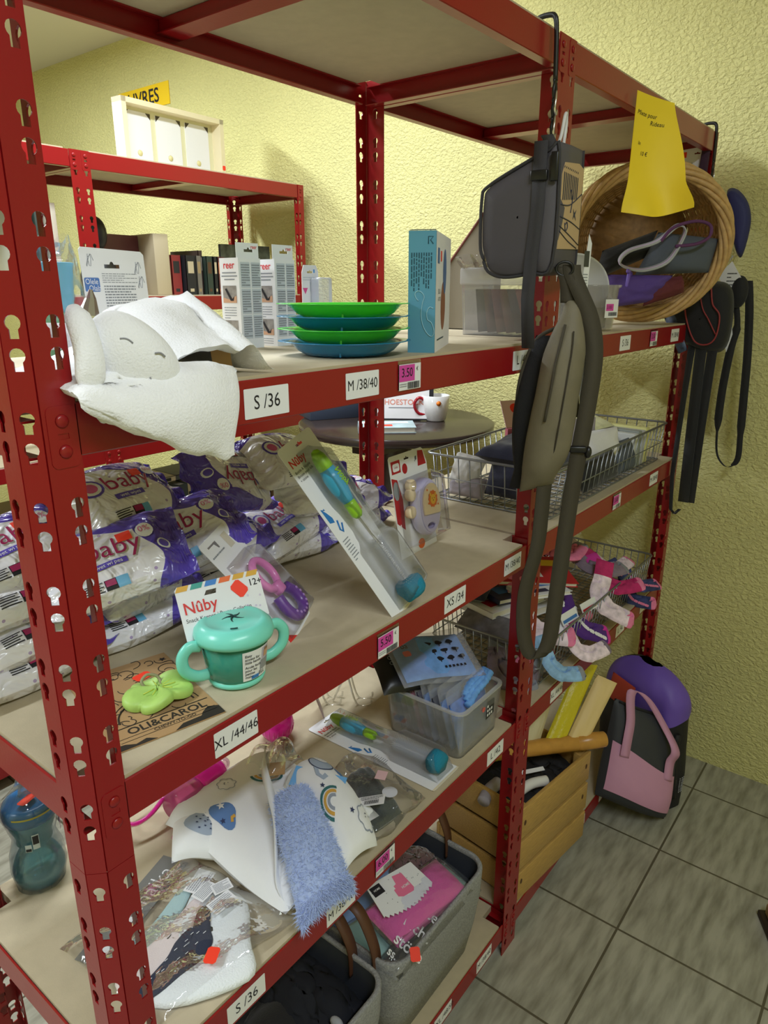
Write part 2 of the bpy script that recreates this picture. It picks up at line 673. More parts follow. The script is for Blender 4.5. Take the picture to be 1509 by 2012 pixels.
def tab(mb, x0, x1, ztop, M=None):
    """connector plate of a beam with two embossed rivets and a slot"""
    z1, z0 = ztop - 0.001, ztop - 0.056
    xm = (x0 + x1) / 2
    w = x1 - x0
    slot = [(xm - .005, z1 - .0295), (xm + .005, z1 - .0295), (xm + .005, z1 - .0245), (xm - .005, z1 - .0245)]
    Mx = Matrix(((1, 0, 0, 0), (0, 0, 1, -0.0026), (0, 1, 0, 0), (0, 0, 0, 1)))
    o = rrect(x0, x1, z0, z1, 0.006)
    loc = MB().flat(o, [slot], 0.0024)
    mb.add(loc.v, [f[::-1] for f in loc.f], 0, False, (M @ Mx) if M else Mx)
    for zz in (z1 - .0135, z1 - .0405):
        R = MB().lathe([(0.0062, 0), (0.0058, 0.0014), (0.0040, 0.0024), (0.0, 0.0027)], 14)
        RM = Matrix(((1, 0, 0, xm), (0, 0, -1, -0.0026), (0, 1, 0, zz), (0, 0, 0, 1)))
        mb.add(R.v, R.f, 0, True, (M @ RM) if M else RM)


LABELS = []      # filled per beam: (rack beam key, x, text)


def size_label(mb, x, zc, s, w=0.068, h=0.0335, dark=False, tilt=0.0):
    """printed size sticker on a front beam; local to the beam (x along the rack, z up)"""
    M = Matrix(((1, 0, 0, x), (0, 0, -1, -0.0004), (0, 1, 0, zc), (0, 0, 0, 1))) @ Matrix.Rotation(tilt, 4, 'Z')
    mb.flat(rrect(-w / 2, w / 2, -h / 2, h / 2, 0.0012, 2), (), 0.0003, 0, M)
    mb.text(s, 0.0225 if len(s) < 8 else 0.019, 1, M, 0, 0, 0.0006, 'CENTER', 0.9, 0.0)


def price_label(mb, x, zc, s, w=0.054, h=0.036, M=None):
    M = Matrix(((1, 0, 0, x), (0, 0, -1, -0.0016), (0, 1, 0, zc), (0, 0, 0, 1)))
    mb.box(-w / 2, w / 2, -h / 2 - .0005, h / 2 + .005, -.0012, 0, 3, M)
    mb.rect(-w / 2 + .001, w / 2 - .001, -h / 2, h / 2, 0, M, 0.0003)
    mb.rect(-w / 2 + .001, .011, -.006, h / 2 - .001, 2, M, 0.0006)
    mb.text(s, 0.0175, 1, M, -.0075, .0058, 0.0009, 'CENTER', .9, 0.005)
    mb.text('€', 0.0075, 1, M, .0145, .010, 0.0009)
    rnd = random.Random(int(x * 1000))
    xx = -.006
    while xx < w / 2 - .005:
        ww = rnd.choice((.0005, .0008, .0013))
        mb.rect(xx, xx + ww, -h / 2 + .001, -.0075, 1, M, 0.0009)
        xx += ww + rnd.choice((.0006, .0009))
    for k in range(2):
        mb.rect(-w / 2 + .002, -.008, -.010 - .003 * k, -.009 - .003 * k, 4, M, 0.0009)
LAB = [WHITE, INK, PINKP, CLEAR, GREYINK]


def rack(name, label, cat, bays, org, levels, front_only=False, labels=None, split=None):
    """boltless steel shelving; org = (x of shared post right edge, y of front face). bays: list of (x0,x1)"""
    ox, oy = org
    R = thing(name, label, cat, Matrix.Translation((ox, oy, 0)))
    xs = [bays[0][0]] + [b[1] for b in bays]
    z1 = ZT + 0.001
    n = len(xs)
    for i, x in enumerate(xs):
        for back in (False, True):
            sy = -1 if back else 1
            y = DEP if back else 0.0
            if i == 0:
                # corner post, its flange edge at x (right edge) : outer corner x-0.0457
                if not back and split:
                    for a, b in ((0.0, split - .0004), (split + .0004, z1)):
                        corner_post(a, b, 1, sy).build('upright', RED, R, Matrix.Translation((x - .0457, y, 0)))
                else:
                    corner_post(0, z1, 1, sy).build('upright', RED, R, Matrix.Translation((x - .0457, y, 0)))
            elif i == n - 1:
                corner_post(0, z1, -1, sy).build('upright', RED, R, Matrix.Translation((x, y, 0)))
            else:
                tee_post(0, z1, sy).build('upright', RED, R, Matrix.Translation((x - .066, y, 0)))
    for bi, (a, b) in enumerate(bays):
        xa = a + 0.0005 if bi == 0 else a - 0.0
        xb = (b - 0.0457) if bi == len(bays) - 1 else b - 0.0665
        for li, z in enumerate(levels):
            for back in (False, True):
                mb = MB()
                M = TR((0, DEP, 0), rz=pi) if back else None
                xa_, xb_ = (xa, xb) if not back else (-xb, -xa)
                prism_x(mb, beam_profile(), xa_, xb_, TR((0, DEP if back else 0, z), rz=pi if back else 0))
                ta = (xa_ - 0.028, xa_ - 0.001)
                tb = (xb_ + 0.001, xb_ + 0.028)
                for t in (ta, tb):
                    MM = TR((0, DEP if back else 0, 0), rz=pi if back else 0)
                    tab(mb, t[0], t[1], z, MM)
                bo = mb.build('rear_beam' if back else 'front_beam', RED, R)
                if not back and labels:
                    for (kind, x, s, zo) in labels.get((bi, li), []):
                        lm = MB()
                        if kind == 'p':
                            price_label(lm, x, z - HB / 2 + zo, s)
                            lm.build('price_tag', LAB, bo, label='pink and white price tag reading %s euro' % s if s else None)
                        else:
                            size_label(lm, x, z - HB / 2 + zo, s)
                            lm.build('size_label', LAB[:2], bo, label='white size label reading %s' % s)
            # side beams between front and back post
            for sd in (0, 1):
                mb = MB()
                x = (a - 0.0438) if (sd == 0 and bi == 0) else (a - 0.031) if sd == 0 else (b - 0.0018) if bi == len(bays) - 1 else (b - 0.0345)
                ln = DEP - 0.03
                MM = TR((x, DEP - .015, z), rz=-pi / 2) if sd == 0 else TR((x, 0.015, z), rz=pi / 2)
                prism_x(mb, beam_profile(), 0, ln, MM)
                mb.build('side_beam', RED, R)
            # cross brace under the board and the board itself
            xm = (a + b) / 2 - 0.03
            mb = MB()
            mb.box(xm - .014, xm + .014, 0.006, DEP - 0.006, z - 0.034, z - 0.0145, 0)
            mb.box(xm - .021, xm + .021, 0.006, DEP - 0.006, z - 0.036, z - 0.034, 0)
            mb.build('cross_brace', RED, R)
            x_l = (a - 0.040) if bi == 0 else (a - 0.027)
            x_r = (b - 0.006) if bi == len(bays) - 1 else (b - 0.038)
            mb = MB()
            # board notched round the posts
            nf = 0.0487
            o = [(x_l + (.044 if bi == 0 else .03), 0.0035), (x_r - .042, 0.0035), (x_r - .042, nf), (x_r, nf), (x_r, DEP - nf), (x_r - .042, DEP - nf),
                 (x_r - .042, DEP - .0035), (x_l + (.044 if bi == 0 else .03), DEP - .0035), (x_l + (.044 if bi == 0 else .03), DEP - nf), (x_l, DEP - nf), (x_l, nf), (x_l + (.044 if bi == 0 else .03), nf)]
            mb.flat(o, (), 0.0172, 0, None, z - 0.0133)
            mb.build('shelf_board', BOARD, R)
    return R


labels_front = {
    (0, 1): [('s', -.752, 'S /36', -.002), ('s', -.582, 'M /38/40', 0), ('p', -.478, '3.50', .001), ('s', -.135, 'L /42', -.001)],
    (0, 2): [('s', -.829, 'XL /44/46', 0), ('p', -.527, '5.50', -.002), ('s', -.335, 'XS /34', .001), ('s', -.125, 'M /38/40', .002)],
    (0, 3): [('s', -.845, 'S /36', -.002), ('s', -.648, 'M /38/40', -.001), ('p', -.535, '6.00', .004), ('s', -.155, 'L /42', 0)],
    (0, 4): [('s', -.33, 'XXL /48/50', 0), ('s', -.155, 'M /38/40', 0)],
    (1, 1): [('s', .38, 'S /36', 0), ('p', .58, '3.50', 0), ('s', .76, 'M /38/40', 0)],
    (1, 2): [('p', .43, '3.00', 0), ('s', .72, 'M /38/40', 0)],
    (1, 3): [('s', .145, 'XL /44/46', .0), ('p', .43, '4.00', 0), ('s', .57, 'L /42', 0), ('s', .77, 'S /36', 0)],
    (1, 4): [('p', .30, '2.50', -.003), ('s', .40, 'L /42', 0), ('s', .58, 'S /36', 0), ('s', .84, 'M /38/40', 0)],
}
LEV = [ZT, ZA, ZB, ZD_C, ZD]
rack('shelving_rack', 'red steel shelving rack in the foreground with brown fibreboard shelves and size labels', 'shelf',
     [(-0.9806, 0.0), (0.0, 0.9509)], (0, 0), LEV, labels=labels_front, split=0.99)
rack('shelving_rack', 'red steel shelving rack behind the foreground one, full of books', 'shelf',
     [(-1.95, -0.97), (-0.97, 0.0), (0.0, 0.9509)], (0.03, 1.59), [ZT, 1.555, 1.06, 0.58, 0.0926])
# ---------------------------------------------------------------- soft things helper
TA, TB, TC, TD = ZA + 0.0039, ZB + 0.0039, ZD_C + 0.0039, ZD + 0.0039    # board tops


VIEWSIDE = Vector((-.35, -.50, .79))


def pad(mb, C, th, nu=24, nv=24, mi=0, M=None, p=0.5, mi2=None, noisef=None, up=None, flatb=1.0):
    """soft slab: mid surface C(u,v), thickness th (number or fn) rounded to nothing at the borders.
    top and bottom share their border. flatb scales the lower half"""
    thf = th if callable(th) else (lambda u, v: th)

    def nrm(u, v):
        e = 1e-3
        a = Vector(C(min(1, u + e), v)) - Vector(C(max(0, u - e), v))
        b = Vector(C(u, min(1, v + e))) - Vector(C(u, max(0, v - e)))
        n = a.cross(b)
        return n.normalized() * sgn if n.length > 1e-12 else Vector((0, 0, 1))
    sgn = 1.0
    if nrm(.5, .5).dot(VIEWSIDE) < 0:
        sgn = -1.0

    def prof(u, v):
        a = max(0.0, 1 - abs(2 * u - 1) ** 3.0) ** p
        b = max(0.0, 1 - abs(2 * v - 1) ** 3.0) ** p
        return a * b

    def top(u, v):
        n = nrm(u, v)
        h = thf(u, v) * prof(u, v)
        if noisef:
            h += noisef(u, v) * min(1.0, prof(u, v) * 1.5)
        return Vector(C(u, v)) + n * (h * 0.5 if flatb == 1.0 else h)

    def bot(u, v):
        return Vector(C(u, v)) - nrm(u, v) * (thf(u, v) * prof(u, v) * (0.5 if flatb == 1.0 else flatb))
    mb.grid(top, nu, nv, mi, True, M)
    o = len(mb.f)
    mb.grid(lambda u, v: bot(v, u), nv, nu, 0 if callable(mi) else (mi if mi2 is None else mi2), True, M)
    if callable(mi):
        k = o
        for i in range(nv):
            for j in range(nu):
                mb.m[k] = mi((j + .5) / nu, (i + .5) / nv) if mi2 is None else mi2
                k += 1
    return top


def lerp(a, b, t):
    return a + (b - a) * t


def sstep(a, b, x):
    t = max(0.0, min(1.0, (x - a) / (b - a)))
    return t * t * (3 - 2 * t)


def bilin(p00, p10, p11, p01):
    A, B, C_, D = map(Vector, (p00, p10, p11, p01))
    return lambda u, v: (A * (1 - u) + B * u) * (1 - v) + (D * (1 - u) + C_ * u) * v


def sticker(mb, M, w=0.022, h=0.014, mi=0, n=3):
    """fluorescent price gun label, corners notched"""
    c = 0.003
    o = [(-w / 2, -h / 2 + c), (-w / 2 + c, -h / 2), (w / 2 - c, -h / 2), (w / 2, -h / 2 + c), (w / 2, h / 2 - c), (w / 2 - c, h / 2), (-w / 2 + c, h / 2), (-w / 2, h / 2 - c)]
    mb.flat(o, (), 0.0, mi, M, 0.0)


def bars(mb, x0, x1, y0, y1, mi, M, z, seed=1):
    rnd = random.Random(seed)
    x = x0
    while x < x1:
        w = rnd.choice((.0004, .0007, .0011))
        mb.rect(x, min(x1, x + w), y0, y1, mi, M, z)
        x += w + rnd.choice((.0005, .0008))


def textlines(mb, x0, x1, y0, y1, n, mi, M, z, seed=1, fill=0.5):
    """small print: rows of short dashes like words"""
    rnd = random.Random(seed)
    dy = (y1 - y0) / n
    for k in range(n):
        y = y1 - dy * (k + 0.75)
        x = x0
        e = x0 + (x1 - x0) * (1 if rnd.random() < .8 else rnd.uniform(.4, .9))
        while x < e:
            w = rnd.uniform(.04, .13) * (x1 - x0)
            mb.rect(x, min(e, x + w), y, y + dy * fill, mi, M, z)
            x += w + (x1 - x0) * .018


def eurohole(cx, cy, s=1.0):
    """hang slot with a rounded hump, scaled"""
    w, h, r = .0155 * s, .0033 * s, .0052 * s
    return [(cx - w, cy - h), (cx + w, cy - h), (cx + w, cy + h), (cx + r * .9, cy + h), (cx + r * .6, cy + h + r * .7),
            (cx, cy + h + r), (cx - r * .6, cy + h + r * .7), (cx - r * .9, cy + h), (cx - w, cy + h)]


PLUSH = mat('white_plush', srgb(246, 246, 250), rough=0.95, sheen=0.6, bump=0.5, bscale=420, sss=0.15)
THREAD = mat('grey_embroidery_thread', srgb(150, 150, 156), rough=0.8)
KRAFT = mat('kraft_card', srgb(176, 140, 96), rough=0.85, bump=0.1, bscale=600)

# ---- white plush bunny comforter draped over the front beam
t = thing('plush_comforter', 'white plush bunny comforter with a sleeping face draped over the upper shelf edge', 'soft toy',
          Matrix.Translation((-0.88, 0.03, TA)))
mb = MB()


def hump(x, y):
    """height of the crumpled blanket over the shelf (world x, y)"""
    h = 0.066 * exp(-((x + .812) / .075) ** 4) * (1 - 0.25 * sstep(.10, .20, y))
    h *= 0.62 + 0.38 * sstep(-.93, -.80, x)
    h += 0.018 * exp(-((x + .765) / .018) ** 2) - 0.014 * exp(-((x + .785) / .010) ** 2)
    h -= 0.012 * exp(-((x + .80 + (y - .06) * .4) / .02) ** 2) * sstep(.12, .02, y)
    return h


def blanket(u, v):
    x = lerp(-.975, -.738, u) + .008 * sin(v * 7)
    y = lerp(.205, .004, v)
    edge = sstep(0, .18, u) * sstep(1, .86, u) * sstep(0, .2, v)
    fr = 1 - .62 * sstep(.55, 1.0, v)
    z = .004 + .006 * edge + hump(x, y) * edge * fr + .006 * fbm(x * 22, y * 22, 1.5) * edge
    return (x + .88, y - .03, z)


pad(mb, blanket, 0.018, 46, 34, 0, p=.45)


def flap(u, v):
    # v: 0 on the shelf, 1 at the free edge hanging in front; u: left to right
    xl, xr = -.992, -.806
    drop = lerp(.004, .083, u ** .8) * (1 - .12 * sstep(.93, 1, u))
    xr_ = lerp(xr, -.832, sstep(.35, 1, v))
    x = lerp(xl, xr_, u)
    s = v * 1.0
    if s < .38:
        k = s / .38
        y, z = lerp(.040, -.016, k), .008 + .003 * sin(k * pi * .5) + .003 * sin(u * 9) * (1 - k)
    else:
        k = (s - .38) / .62
        y = -.016 - .020 * sin(min(1, k * 1.5) * pi / 2) + .004 * sin(u * 7 + k * 2)
        z = lerp(.010, -drop, k)
    z += .004 * fbm(u * 4, v * 4, 7)
    return (x + .88, y - .03, z)


pad(mb, flap, 0.024, 44, 40, 0, p=.5)
mb.build('blanket', PLUSH, t)
hd = MB()
HM = TR((-.047, -.030, .034), ry=.38, rz=-.35)
hd.grid(lambda u, v: ((.046 + .004 * cos(2 * pi * u) * 1) * sin(pi * v) * cos(2 * pi * u) + .006 * sin(pi * v) ** 2,
                      .030 * sin(pi * v) * sin(2 * pi * u), -.036 * cos(pi * v) - .006 * sin(pi * v) * cos(2 * pi * u)), 32, 22, 0, True, HM, closeu=True)
ho = hd.build('head', PLUSH, t)
# face embroidery, on the front (-y) side of the head
fc = MB()


def on_head(px, pz, lift=.0006):
    import itertools
    # point of the head ellipsoid facing the viewer
    x = px
    best = max(0.0, 1 - ((px - .006) / .047) ** 2 - (pz / .036) ** 2)
    y = -.030 * sqrt(best) - lift
    return HM @ Vector((px, y, pz))


for pts in ([(-.012 + .011 * k / 8, .012 + .0018 * sin(k / 8 * pi)) for k in range(9)],
            [(.020 + .010 * k / 8, .010 + .0018 * sin(k / 8 * pi)) for k in range(9)],
            [(.022 + .013 * k / 10, -.012 - .0055 * sin(k / 10 * pi)) for k in range(11)]):
    fc.tube([on_head(*p) for p in pts], .0008, 6)
fc.build('face_stitching', THREAD, ho, label='grey stitched closed eyes and smile')
er = MB()


def ear(cx, cy, z0, x1, y1, z1, r0, r1):
    pts = [Vector((lerp(cx, x1, k / 10), lerp(cy, y1, k / 10) - .012 * sin(k / 10 * pi), lerp(z0, z1, k / 10))) for k in range(11)]
    er.tube(pts, lambda s: lerp(r0, r1, s) * (1 - .75 * max(0, (s - .75) / .25) ** 2) * (1 - .5 * max(0, (.15 - s) / .15) ** 2), 14, flat=.8)


ear(-.084, -.020, .076, -.094, -.046, .004, .0115, .0135)
er.build('ear', PLUSH, t)
er = MB()
ear(-.100, .03, .050, -.062, .035, .050, .016, .014)
er.build('ear', PLUSH, t)
tg = MB()
pts = [(-.011, -.019), (.011, -.019)] + [(.011 - .0028 * 0, .012)]
o = [(-.0115, -.020), (.0115, -.020), (.0115, .012), (.009, .0155), (.006, .0165), (.003, .019), (0, .0195), (-.003, .019), (-.006, .0165), (-.009, .0155), (-.0115, .012)]
tg.flat(o, [circle(0, .013, .0014, 8)], .0006, 0)
tgo = tg.build('kraft_tag', KRAFT, t, TR((.097, .008, .026), rx=pi / 2 - .12, rz=-.25) @ Matrix.Rotation(.06, 4, 'Z'), label='brown scalloped kraft tag')
MB().tube([(-.0, .013, .001), (.003, .021, .004), (.013, .020, .006), (.022, .021, .004)], .0005, 5).build('tag_loop', film('clear_tag_loop', (1, 1, 1), .5, .1, .2), tgo)

# ---- silver wrapper tip behind the bunny
mb = MB()
mb.lathe([(.017, 0), (.016, .035), (.012, .065), (.006, .083), (.002, .092), (0, .0925)], 9, 0, None, 1, .75, False)
mb.bend(lambda x, y, z: (x + .004 * sin(z * 90), y + .003 * sin(z * 150 + 1), z))
tag(mb.build('foil_sachet', mat('silver_foil', (.82, .82, .85), rough=.18, metal=.95), None, Matrix.Translation((-.893, .122, TA)) @ Matrix.Rotation(.12, 4, 'Y')),
    'crinkled silver foil tip standing behind the plush bunny ear', 'packet')

# ---- blister card seen from the back
t = thing('blister_card', 'white card pack with hang slot and blue corner patch behind the plush', 'toy pack', TR((-.803, .262, TA), rx=-.06, rz=.02))
mb = MB()
o = [(0, 0), (.0925, 0), (.0925, .135), (.0885, .139), (0.003, .142), (0, .139)]
mb.flat(o, [eurohole(.0435, .1195, .72)], .0009, 0)
MF = Matrix.Identity(4)
mb.flat(rrect(.0015, .0225, .0885, .1055, .002, 3), (), 0, 1, None, .0012)
mb.text('Olele', .0095, 0, None, .0025, .1005, .0015, sx=.85)
mb.text('Olala', .0095, 0, None, .0065, .0925, .0015, sx=.85)
textlines(mb, .027, .078, .099, .112, 5, 2, None, .0012, 3, .3)
textlines(mb, .028, .074, .066, .097, 9, 2, None, .0012, 4, .45)
textlines(mb, .030, .070, .030, .060, 8, 2, None, .0012, 5, .4)
for cx, cy in ((.012, .126), (.083, .10), (.080, .118)):
    mb.tube([(cx + .006 * cos(a * .9) * (1 - a / 14), cy + .008 * sin(a * 1.3), .0012) for a in range(12)], .0003, 4, 2)
mb.build('backing_card', [WHITE, mat('blue_patch', srgb(84, 122, 190), rough=.5), GREYINK], t, TR(rx=pi / 2))
mb = MB()
pad(mb, bilin((.01, .02, .01), (.085, .02, .01), (.085, .02, .09), (.01, .02, .09)), .028, 12, 12, 0, None, .4)
mb.build('blister', CLEAR, t)

# ---- stacked cups in a clear bag
t = thing('cup_pack', 'blue and green toddler cups stacked in a clear bag behind the front post', 'cups', Matrix.Translation((-.823, .305, TA)))
mb = MB()
mb.lathe([(.022, .0), (.027, .002), (.030, .062), (.0285, .064), (.026, .004), (0, .003)], 28)
mb.build('green_cup', mat('green_cup_plastic', srgb(130, 205, 160), rough=.3, trans=.25), t, label='green cup')
mb = MB()
mb.lathe([(.020, .060), (.0215, .062), (.0262, .118), (.0275, .1225), (.026, .1235), (.020, .064), (0, .063)], 28)
mb.build('blue_cup', mat('blue_cup_plastic', srgb(110, 200, 232), rough=.3, trans=.25), t, label='light blue cup')
mb = MB()
mb.grid(lambda u, v: ((.034 + .003 * sin(6 * pi * u + 5 * v)) * cos(2 * pi * u) * (1 + .10 * sin(9 * v + 4 * u)) * (1 if v < .86 else 1 - .1 * (v - .86) * 5),
                      (.034 + .002 * sin(8 * pi * u)) * sin(2 * pi * u) * (1 if v < .84 else max(.15, 1 - (v - .84) * 5)), .001 + .152 * v + (.006 * sin(10 * pi * u) if v > .9 else 0)), 36, 22, 0, True, None, closeu=True)
mb.build('clear_bag', film('crinkled_film', (.97, .97, .98), .35, .08, .04, bump=.6, bscale=45), t)

# ---- two white cartons with red lettering
REDINK = mat('red_ink', srgb(214, 40, 48), rough=.5)
PHOTOG = mat('photo_grey', srgb(150, 144, 140), rough=.5, var=.3, vscale=90)
PALEPRINT = mat('pale_grey_panel', srgb(196, 202, 212), rough=.55)
SKIN = mat('printed_skin_tone', srgb(206, 160, 130), rough=.55)


def carton(loc, label):
    t = thing('carton', label, 'box', TR(loc, rz=.03), 'white cartons with red lettering')
    w, d, h = .0475, .043, .1385
    mb = MB()
    mb.box(0, w, 0, d, 0, h, 0)
    FN = Matrix(((1, 0, 0, 0), (0, 0, -1, 0), (0, 1, 0, 0), (0, 0, 0, 1)))           # front (-y)
    SL = Matrix(((0, 0, -1, 0), (-1, 0, 0, d), (0, 1, 0, 0), (0, 0, 0, 1)))           # side (-x), x runs from back to front
    z = .0004
    for k in range(2):
        x0 = .004 + k * .0225
        for (y0, y1, n) in ((.096, .130, 9), (.056, .090, 9), (.018, .050, 9)):
            mb.rect(x0, x0 + .0195, y0 - .002, y1 + .002, 5, FN, z)
            textlines(mb, x0 + .001, x0 + .0185, y0, y1, n, 2, FN, z * 2, int(x0 * 999) + n, .45)
    mb.text('reer', .0155, 1, SL, d / 2, .1275, z, 'CENTER', .95, .012)
    for k, (y, ww) in enumerate(((.1165, .016), (.1115, .018), (.1065, .012))):
        mb.rect(d / 2 - ww, d / 2 + ww, y - .001, y + .0008, 2, SL, z)
    for y0 in (.071, .018):
        mb.rect(.005, .036, y0, y0 + .026, 3, SL, z)
        mb.flat([(.005, y0), (.036, y0), (.036, y0 + .011), (.020, y0 + .005), (.005, y0 + .008)], (), 0, 6, SL, z * 1.6)
        mb.flat([(.010, y0 + .021), (.014, y0 + .022), (.026, y0 + .006), (.031, y0 + .010), (.029, y0 + .003), (.022, y0 + .003)], (), 0, 4, SL, z * 2.2)
    textlines(mb, .006, .034, .046, .066, 5, 2, SL, z, 8, .3)
    textlines(mb, .006, .034, .003, .014, 3, 2, SL, z, 9, .3)
    mb.build('box_body', [WHITE, REDINK, GREYINK, PHOTOG, INK, PALEPRINT, SKIN], t)
    mb = MB()
    mb.flat([(0, 0), (w, 0), (w, .0225), (0, .0225)], [eurohole(w * .55, .011, .62)], .0008, 0)
    mb.text('reer', .0085, 1, None, w * .93, .0165, .001, 'RIGHT', .9, .01)
    mb.build('hang_tab', [WHITE, REDINK], t, Matrix(((1, 0, 0, 0), (0, 0, -1, .004), (0, 1, 0, h), (0, 0, 0, 1))))
    return t


carton((-.526, .295, TA), 'left of the two white cartons with red lettering on the upper shelf')
carton((-.452, .292, TA), 'right of the two white cartons with red lettering, nearer the stacked bowls')

# ---- small pacifier pack
t = thing('pacifier_pack', 'small white card pack with light blue pacifier behind the stacked bowls', 'toy pack', TR((-.318, .335, TA), rz=.05))
mb = MB()
mb.flat([(-.030, 0), (.016, 0), (.016, .122), (.010, .133), (-.024, .133), (-.029, .120)], [eurohole(-.007, .121, .5)], .0008, 0)
mb.flat([(-.028, .094), (-.014, .094), (-.021, .083)], (), 0, 1, None, .001)
mb.rect(-.008, .008, .088, .104, 3, None, .001)
mb.rect(.002, .006, .120, .126, 2, None, .001)
textlines(mb, -.026, .012, .106, .114, 2, 3, None, .001, 4, .4)
mb.build('backing_card', [WHITE, mat('pink_print', srgb(222, 84, 150), rough=.5), mat('sky_blue_print', srgb(96, 160, 226), rough=.5), PALEPRINT], t, TR(rx=pi / 2))
mb = MB()
mb.box(-.010, .024, -.028, -.002, .002, .112, 0, None, .004)
mb.build('blister', film('frosted_film', (.95, .96, 1), .3, .1, .25, (.85, .9, 1)), t)
mb = MB()
mb.ball(.014, (.004, -.016, .03), 0, None, (1, .6, .9))
mb.tube([(.004 + .011 * cos(a * pi / 8), -.018, .056 + .011 * sin(a * pi / 8)) for a in range(16)], .0022, 6, 0, None, True)
mb.build('pacifier', mat('pale_blue_plastic', srgb(150, 190, 240), rough=.3), t, label='pale blue pacifier')

# ---- stacked toddler bowls
GREENP = mat('translucent_green_plastic', srgb(96, 246, 78), rough=.22, trans=.45, spec=.5, sss=.0)
BLUEP = mat('translucent_blue_plastic', srgb(36, 150, 206), rough=.22, trans=.45, spec=.5, sss=.0)
PLX, PLY = -.507, .0925
for k, (m, nm) in enumerate(((BLUEP, 'blue toddler bowl at the bottom of the stack'), (GREENP, 'green toddler bowl second from the bottom of the stack'),
                             (BLUEP, 'blue toddler bowl third in the stack under the top green one'), (GREENP, 'bright green toddler bowl on top of the stack'))):
    mb = MB()
    prof = [(0, .0010), (.050, .0010), (.060, .0022), (.0695, .0075), (.0765, .0150), (.0800, .0190), (.0840, .0198), (.0885, .0200), (.0885, .0209), (.0835, .0209), (.0790, .0200), (.0755, .0160), (.0685, .0088), (.0590, .0034), (0, .0024)]
    mb.lathe(prof, 64, 0, None, 1.0, 1.0, True, False)
    # two side handles: the rim is drawn out
    def ears(x, y, z):
        r = sqrt(x * x + y * y)
        if r > .075:
            a = atan2(y, x)
            kk = max(exp(-((a - .4) / .38) ** 2), exp(-((abs(a) - pi + .0) / .38) ** 2))
            s = 1 + .12 * kk * (r - .075) / .014
            return (x * s, y * s, z)
        return (x, y, z)
    mb.bend(ears)
    mb.box(-.0012, .0012, -.070, .010, .0025, .0175, 0, TR((-.012, 0, 0), rz=.12))
    o = mb.build('bowl', m, None, TR((PLX, PLY, TA + .0172 * k), rz=-.92 + .02 * k))
    tag(o, nm, 'bowl', 'stack of green and blue toddler bowls')

# ---- teal carton
TEAL = mat('teal_card', srgb(88, 150, 178), rough=.5)
t = thing('carton', 'teal and white carton standing right of the stacked bowls', 'box', TR((-.418, .0465, TA), rz=-1.10))
w, d, h = .0405, .200, .172
mb = MB()
mb.box(0, w, 0, d, 0, h, 0)
FN = Matrix(((1, 0, 0, 0), (0, 0, -1, 0), (0, 1, 0, 0), (0, 0, 0, 1)))
SR = Matrix(((0, 0, 1, w), (1, 0, 0, 0), (0, 1, 0, 0), (0, 0, 0, 1)))
mb.rect(.0, d, .0, h, 1, SR, .0003)
rnd = random.Random(5)
for k in range(9):
    x = .004 + k * .0036
    textl = .088 + rnd.uniform(0, .02)
    y = h - .030
    while y > textl:
        l = rnd.uniform(.003, .009)
        mb.rect(x, x + .0017, y - l, y, 2, FN, .0004)
        y -= l + .0016
mb.tube([(.029, h - .018, .0004), (.029, h - .008, .0004), (.036, h - .008, .0004), (.032, h - .013, .0004), (.036, h - .018, .0004)], .0006, 4, 2, FN)
WL = [(.022, .075), (.016, .080), (.015, .086), (.022, .089), (.030, .086), (.034, .080), (.030, .070), (.028, .055), (.032, .040), (.042, .028), (.052, .024), (.056, .032), (.050, .044), (.042, .048), (.040, .058), (.046, .066), (.054, .064)]
mb.tube(smooth_path([(p[0] * .70, p[1], .0005) for p in WL], 4), .0007, 4, 3, FN)
# front picture side (+x)
mb.flat(circle(.096, .066, .030, 24, .037), (), 0, 4, SR, .0006)
mb.flat(circle(.112, .118, .022, 24, .034), (), 0, 5, SR, .0008)
mb.text('BOL &', .010, 2, SR, .030, .088, .0007)
mb.text('ASSIETTE', .008, 2, SR, .030, .077, .0007)
mb.rect(.018, .040, .128, .150, 5, SR, .0006)
mb.rect(.055, .068, .132, .147, 6, SR, .0008)
textlines(mb, .025, .11, .014, .022, 1, 2, SR, .0006, 9, .3)
mb.build('box_body', [TEAL, WHITE, mat('dark_teal_print', srgb(30, 74, 92), rough=.5), mat('pale_teal_print', srgb(150, 196, 214), rough=.5),
                      mat('brown_print', srgb(150, 96, 66), rough=.5), mat('denim_blue_print', srgb(72, 110, 168), rough=.5), ORANGE], t)
mb = MB()
mb.flat([(0.001, 0), (w - .001, 0), (w - .003, .02), (.003, .02)], (), .0008, 0)
mb.build('lid_flap', mat('teal_card_inside', srgb(40, 70, 84), rough=.7), t, TR((0, 0, h + .0004), rx=.10))
# ---------------------------------------------------------------- far bay of the upper shelf
MILKY = film('milky_clear_plastic', (.97, .97, .98), .26, .14, .28, (.9, .9, .92))
CLEARBOX = film('clear_hard_plastic', (.98, .98, .985), .26, .08, .09, (.94, .94, .96))


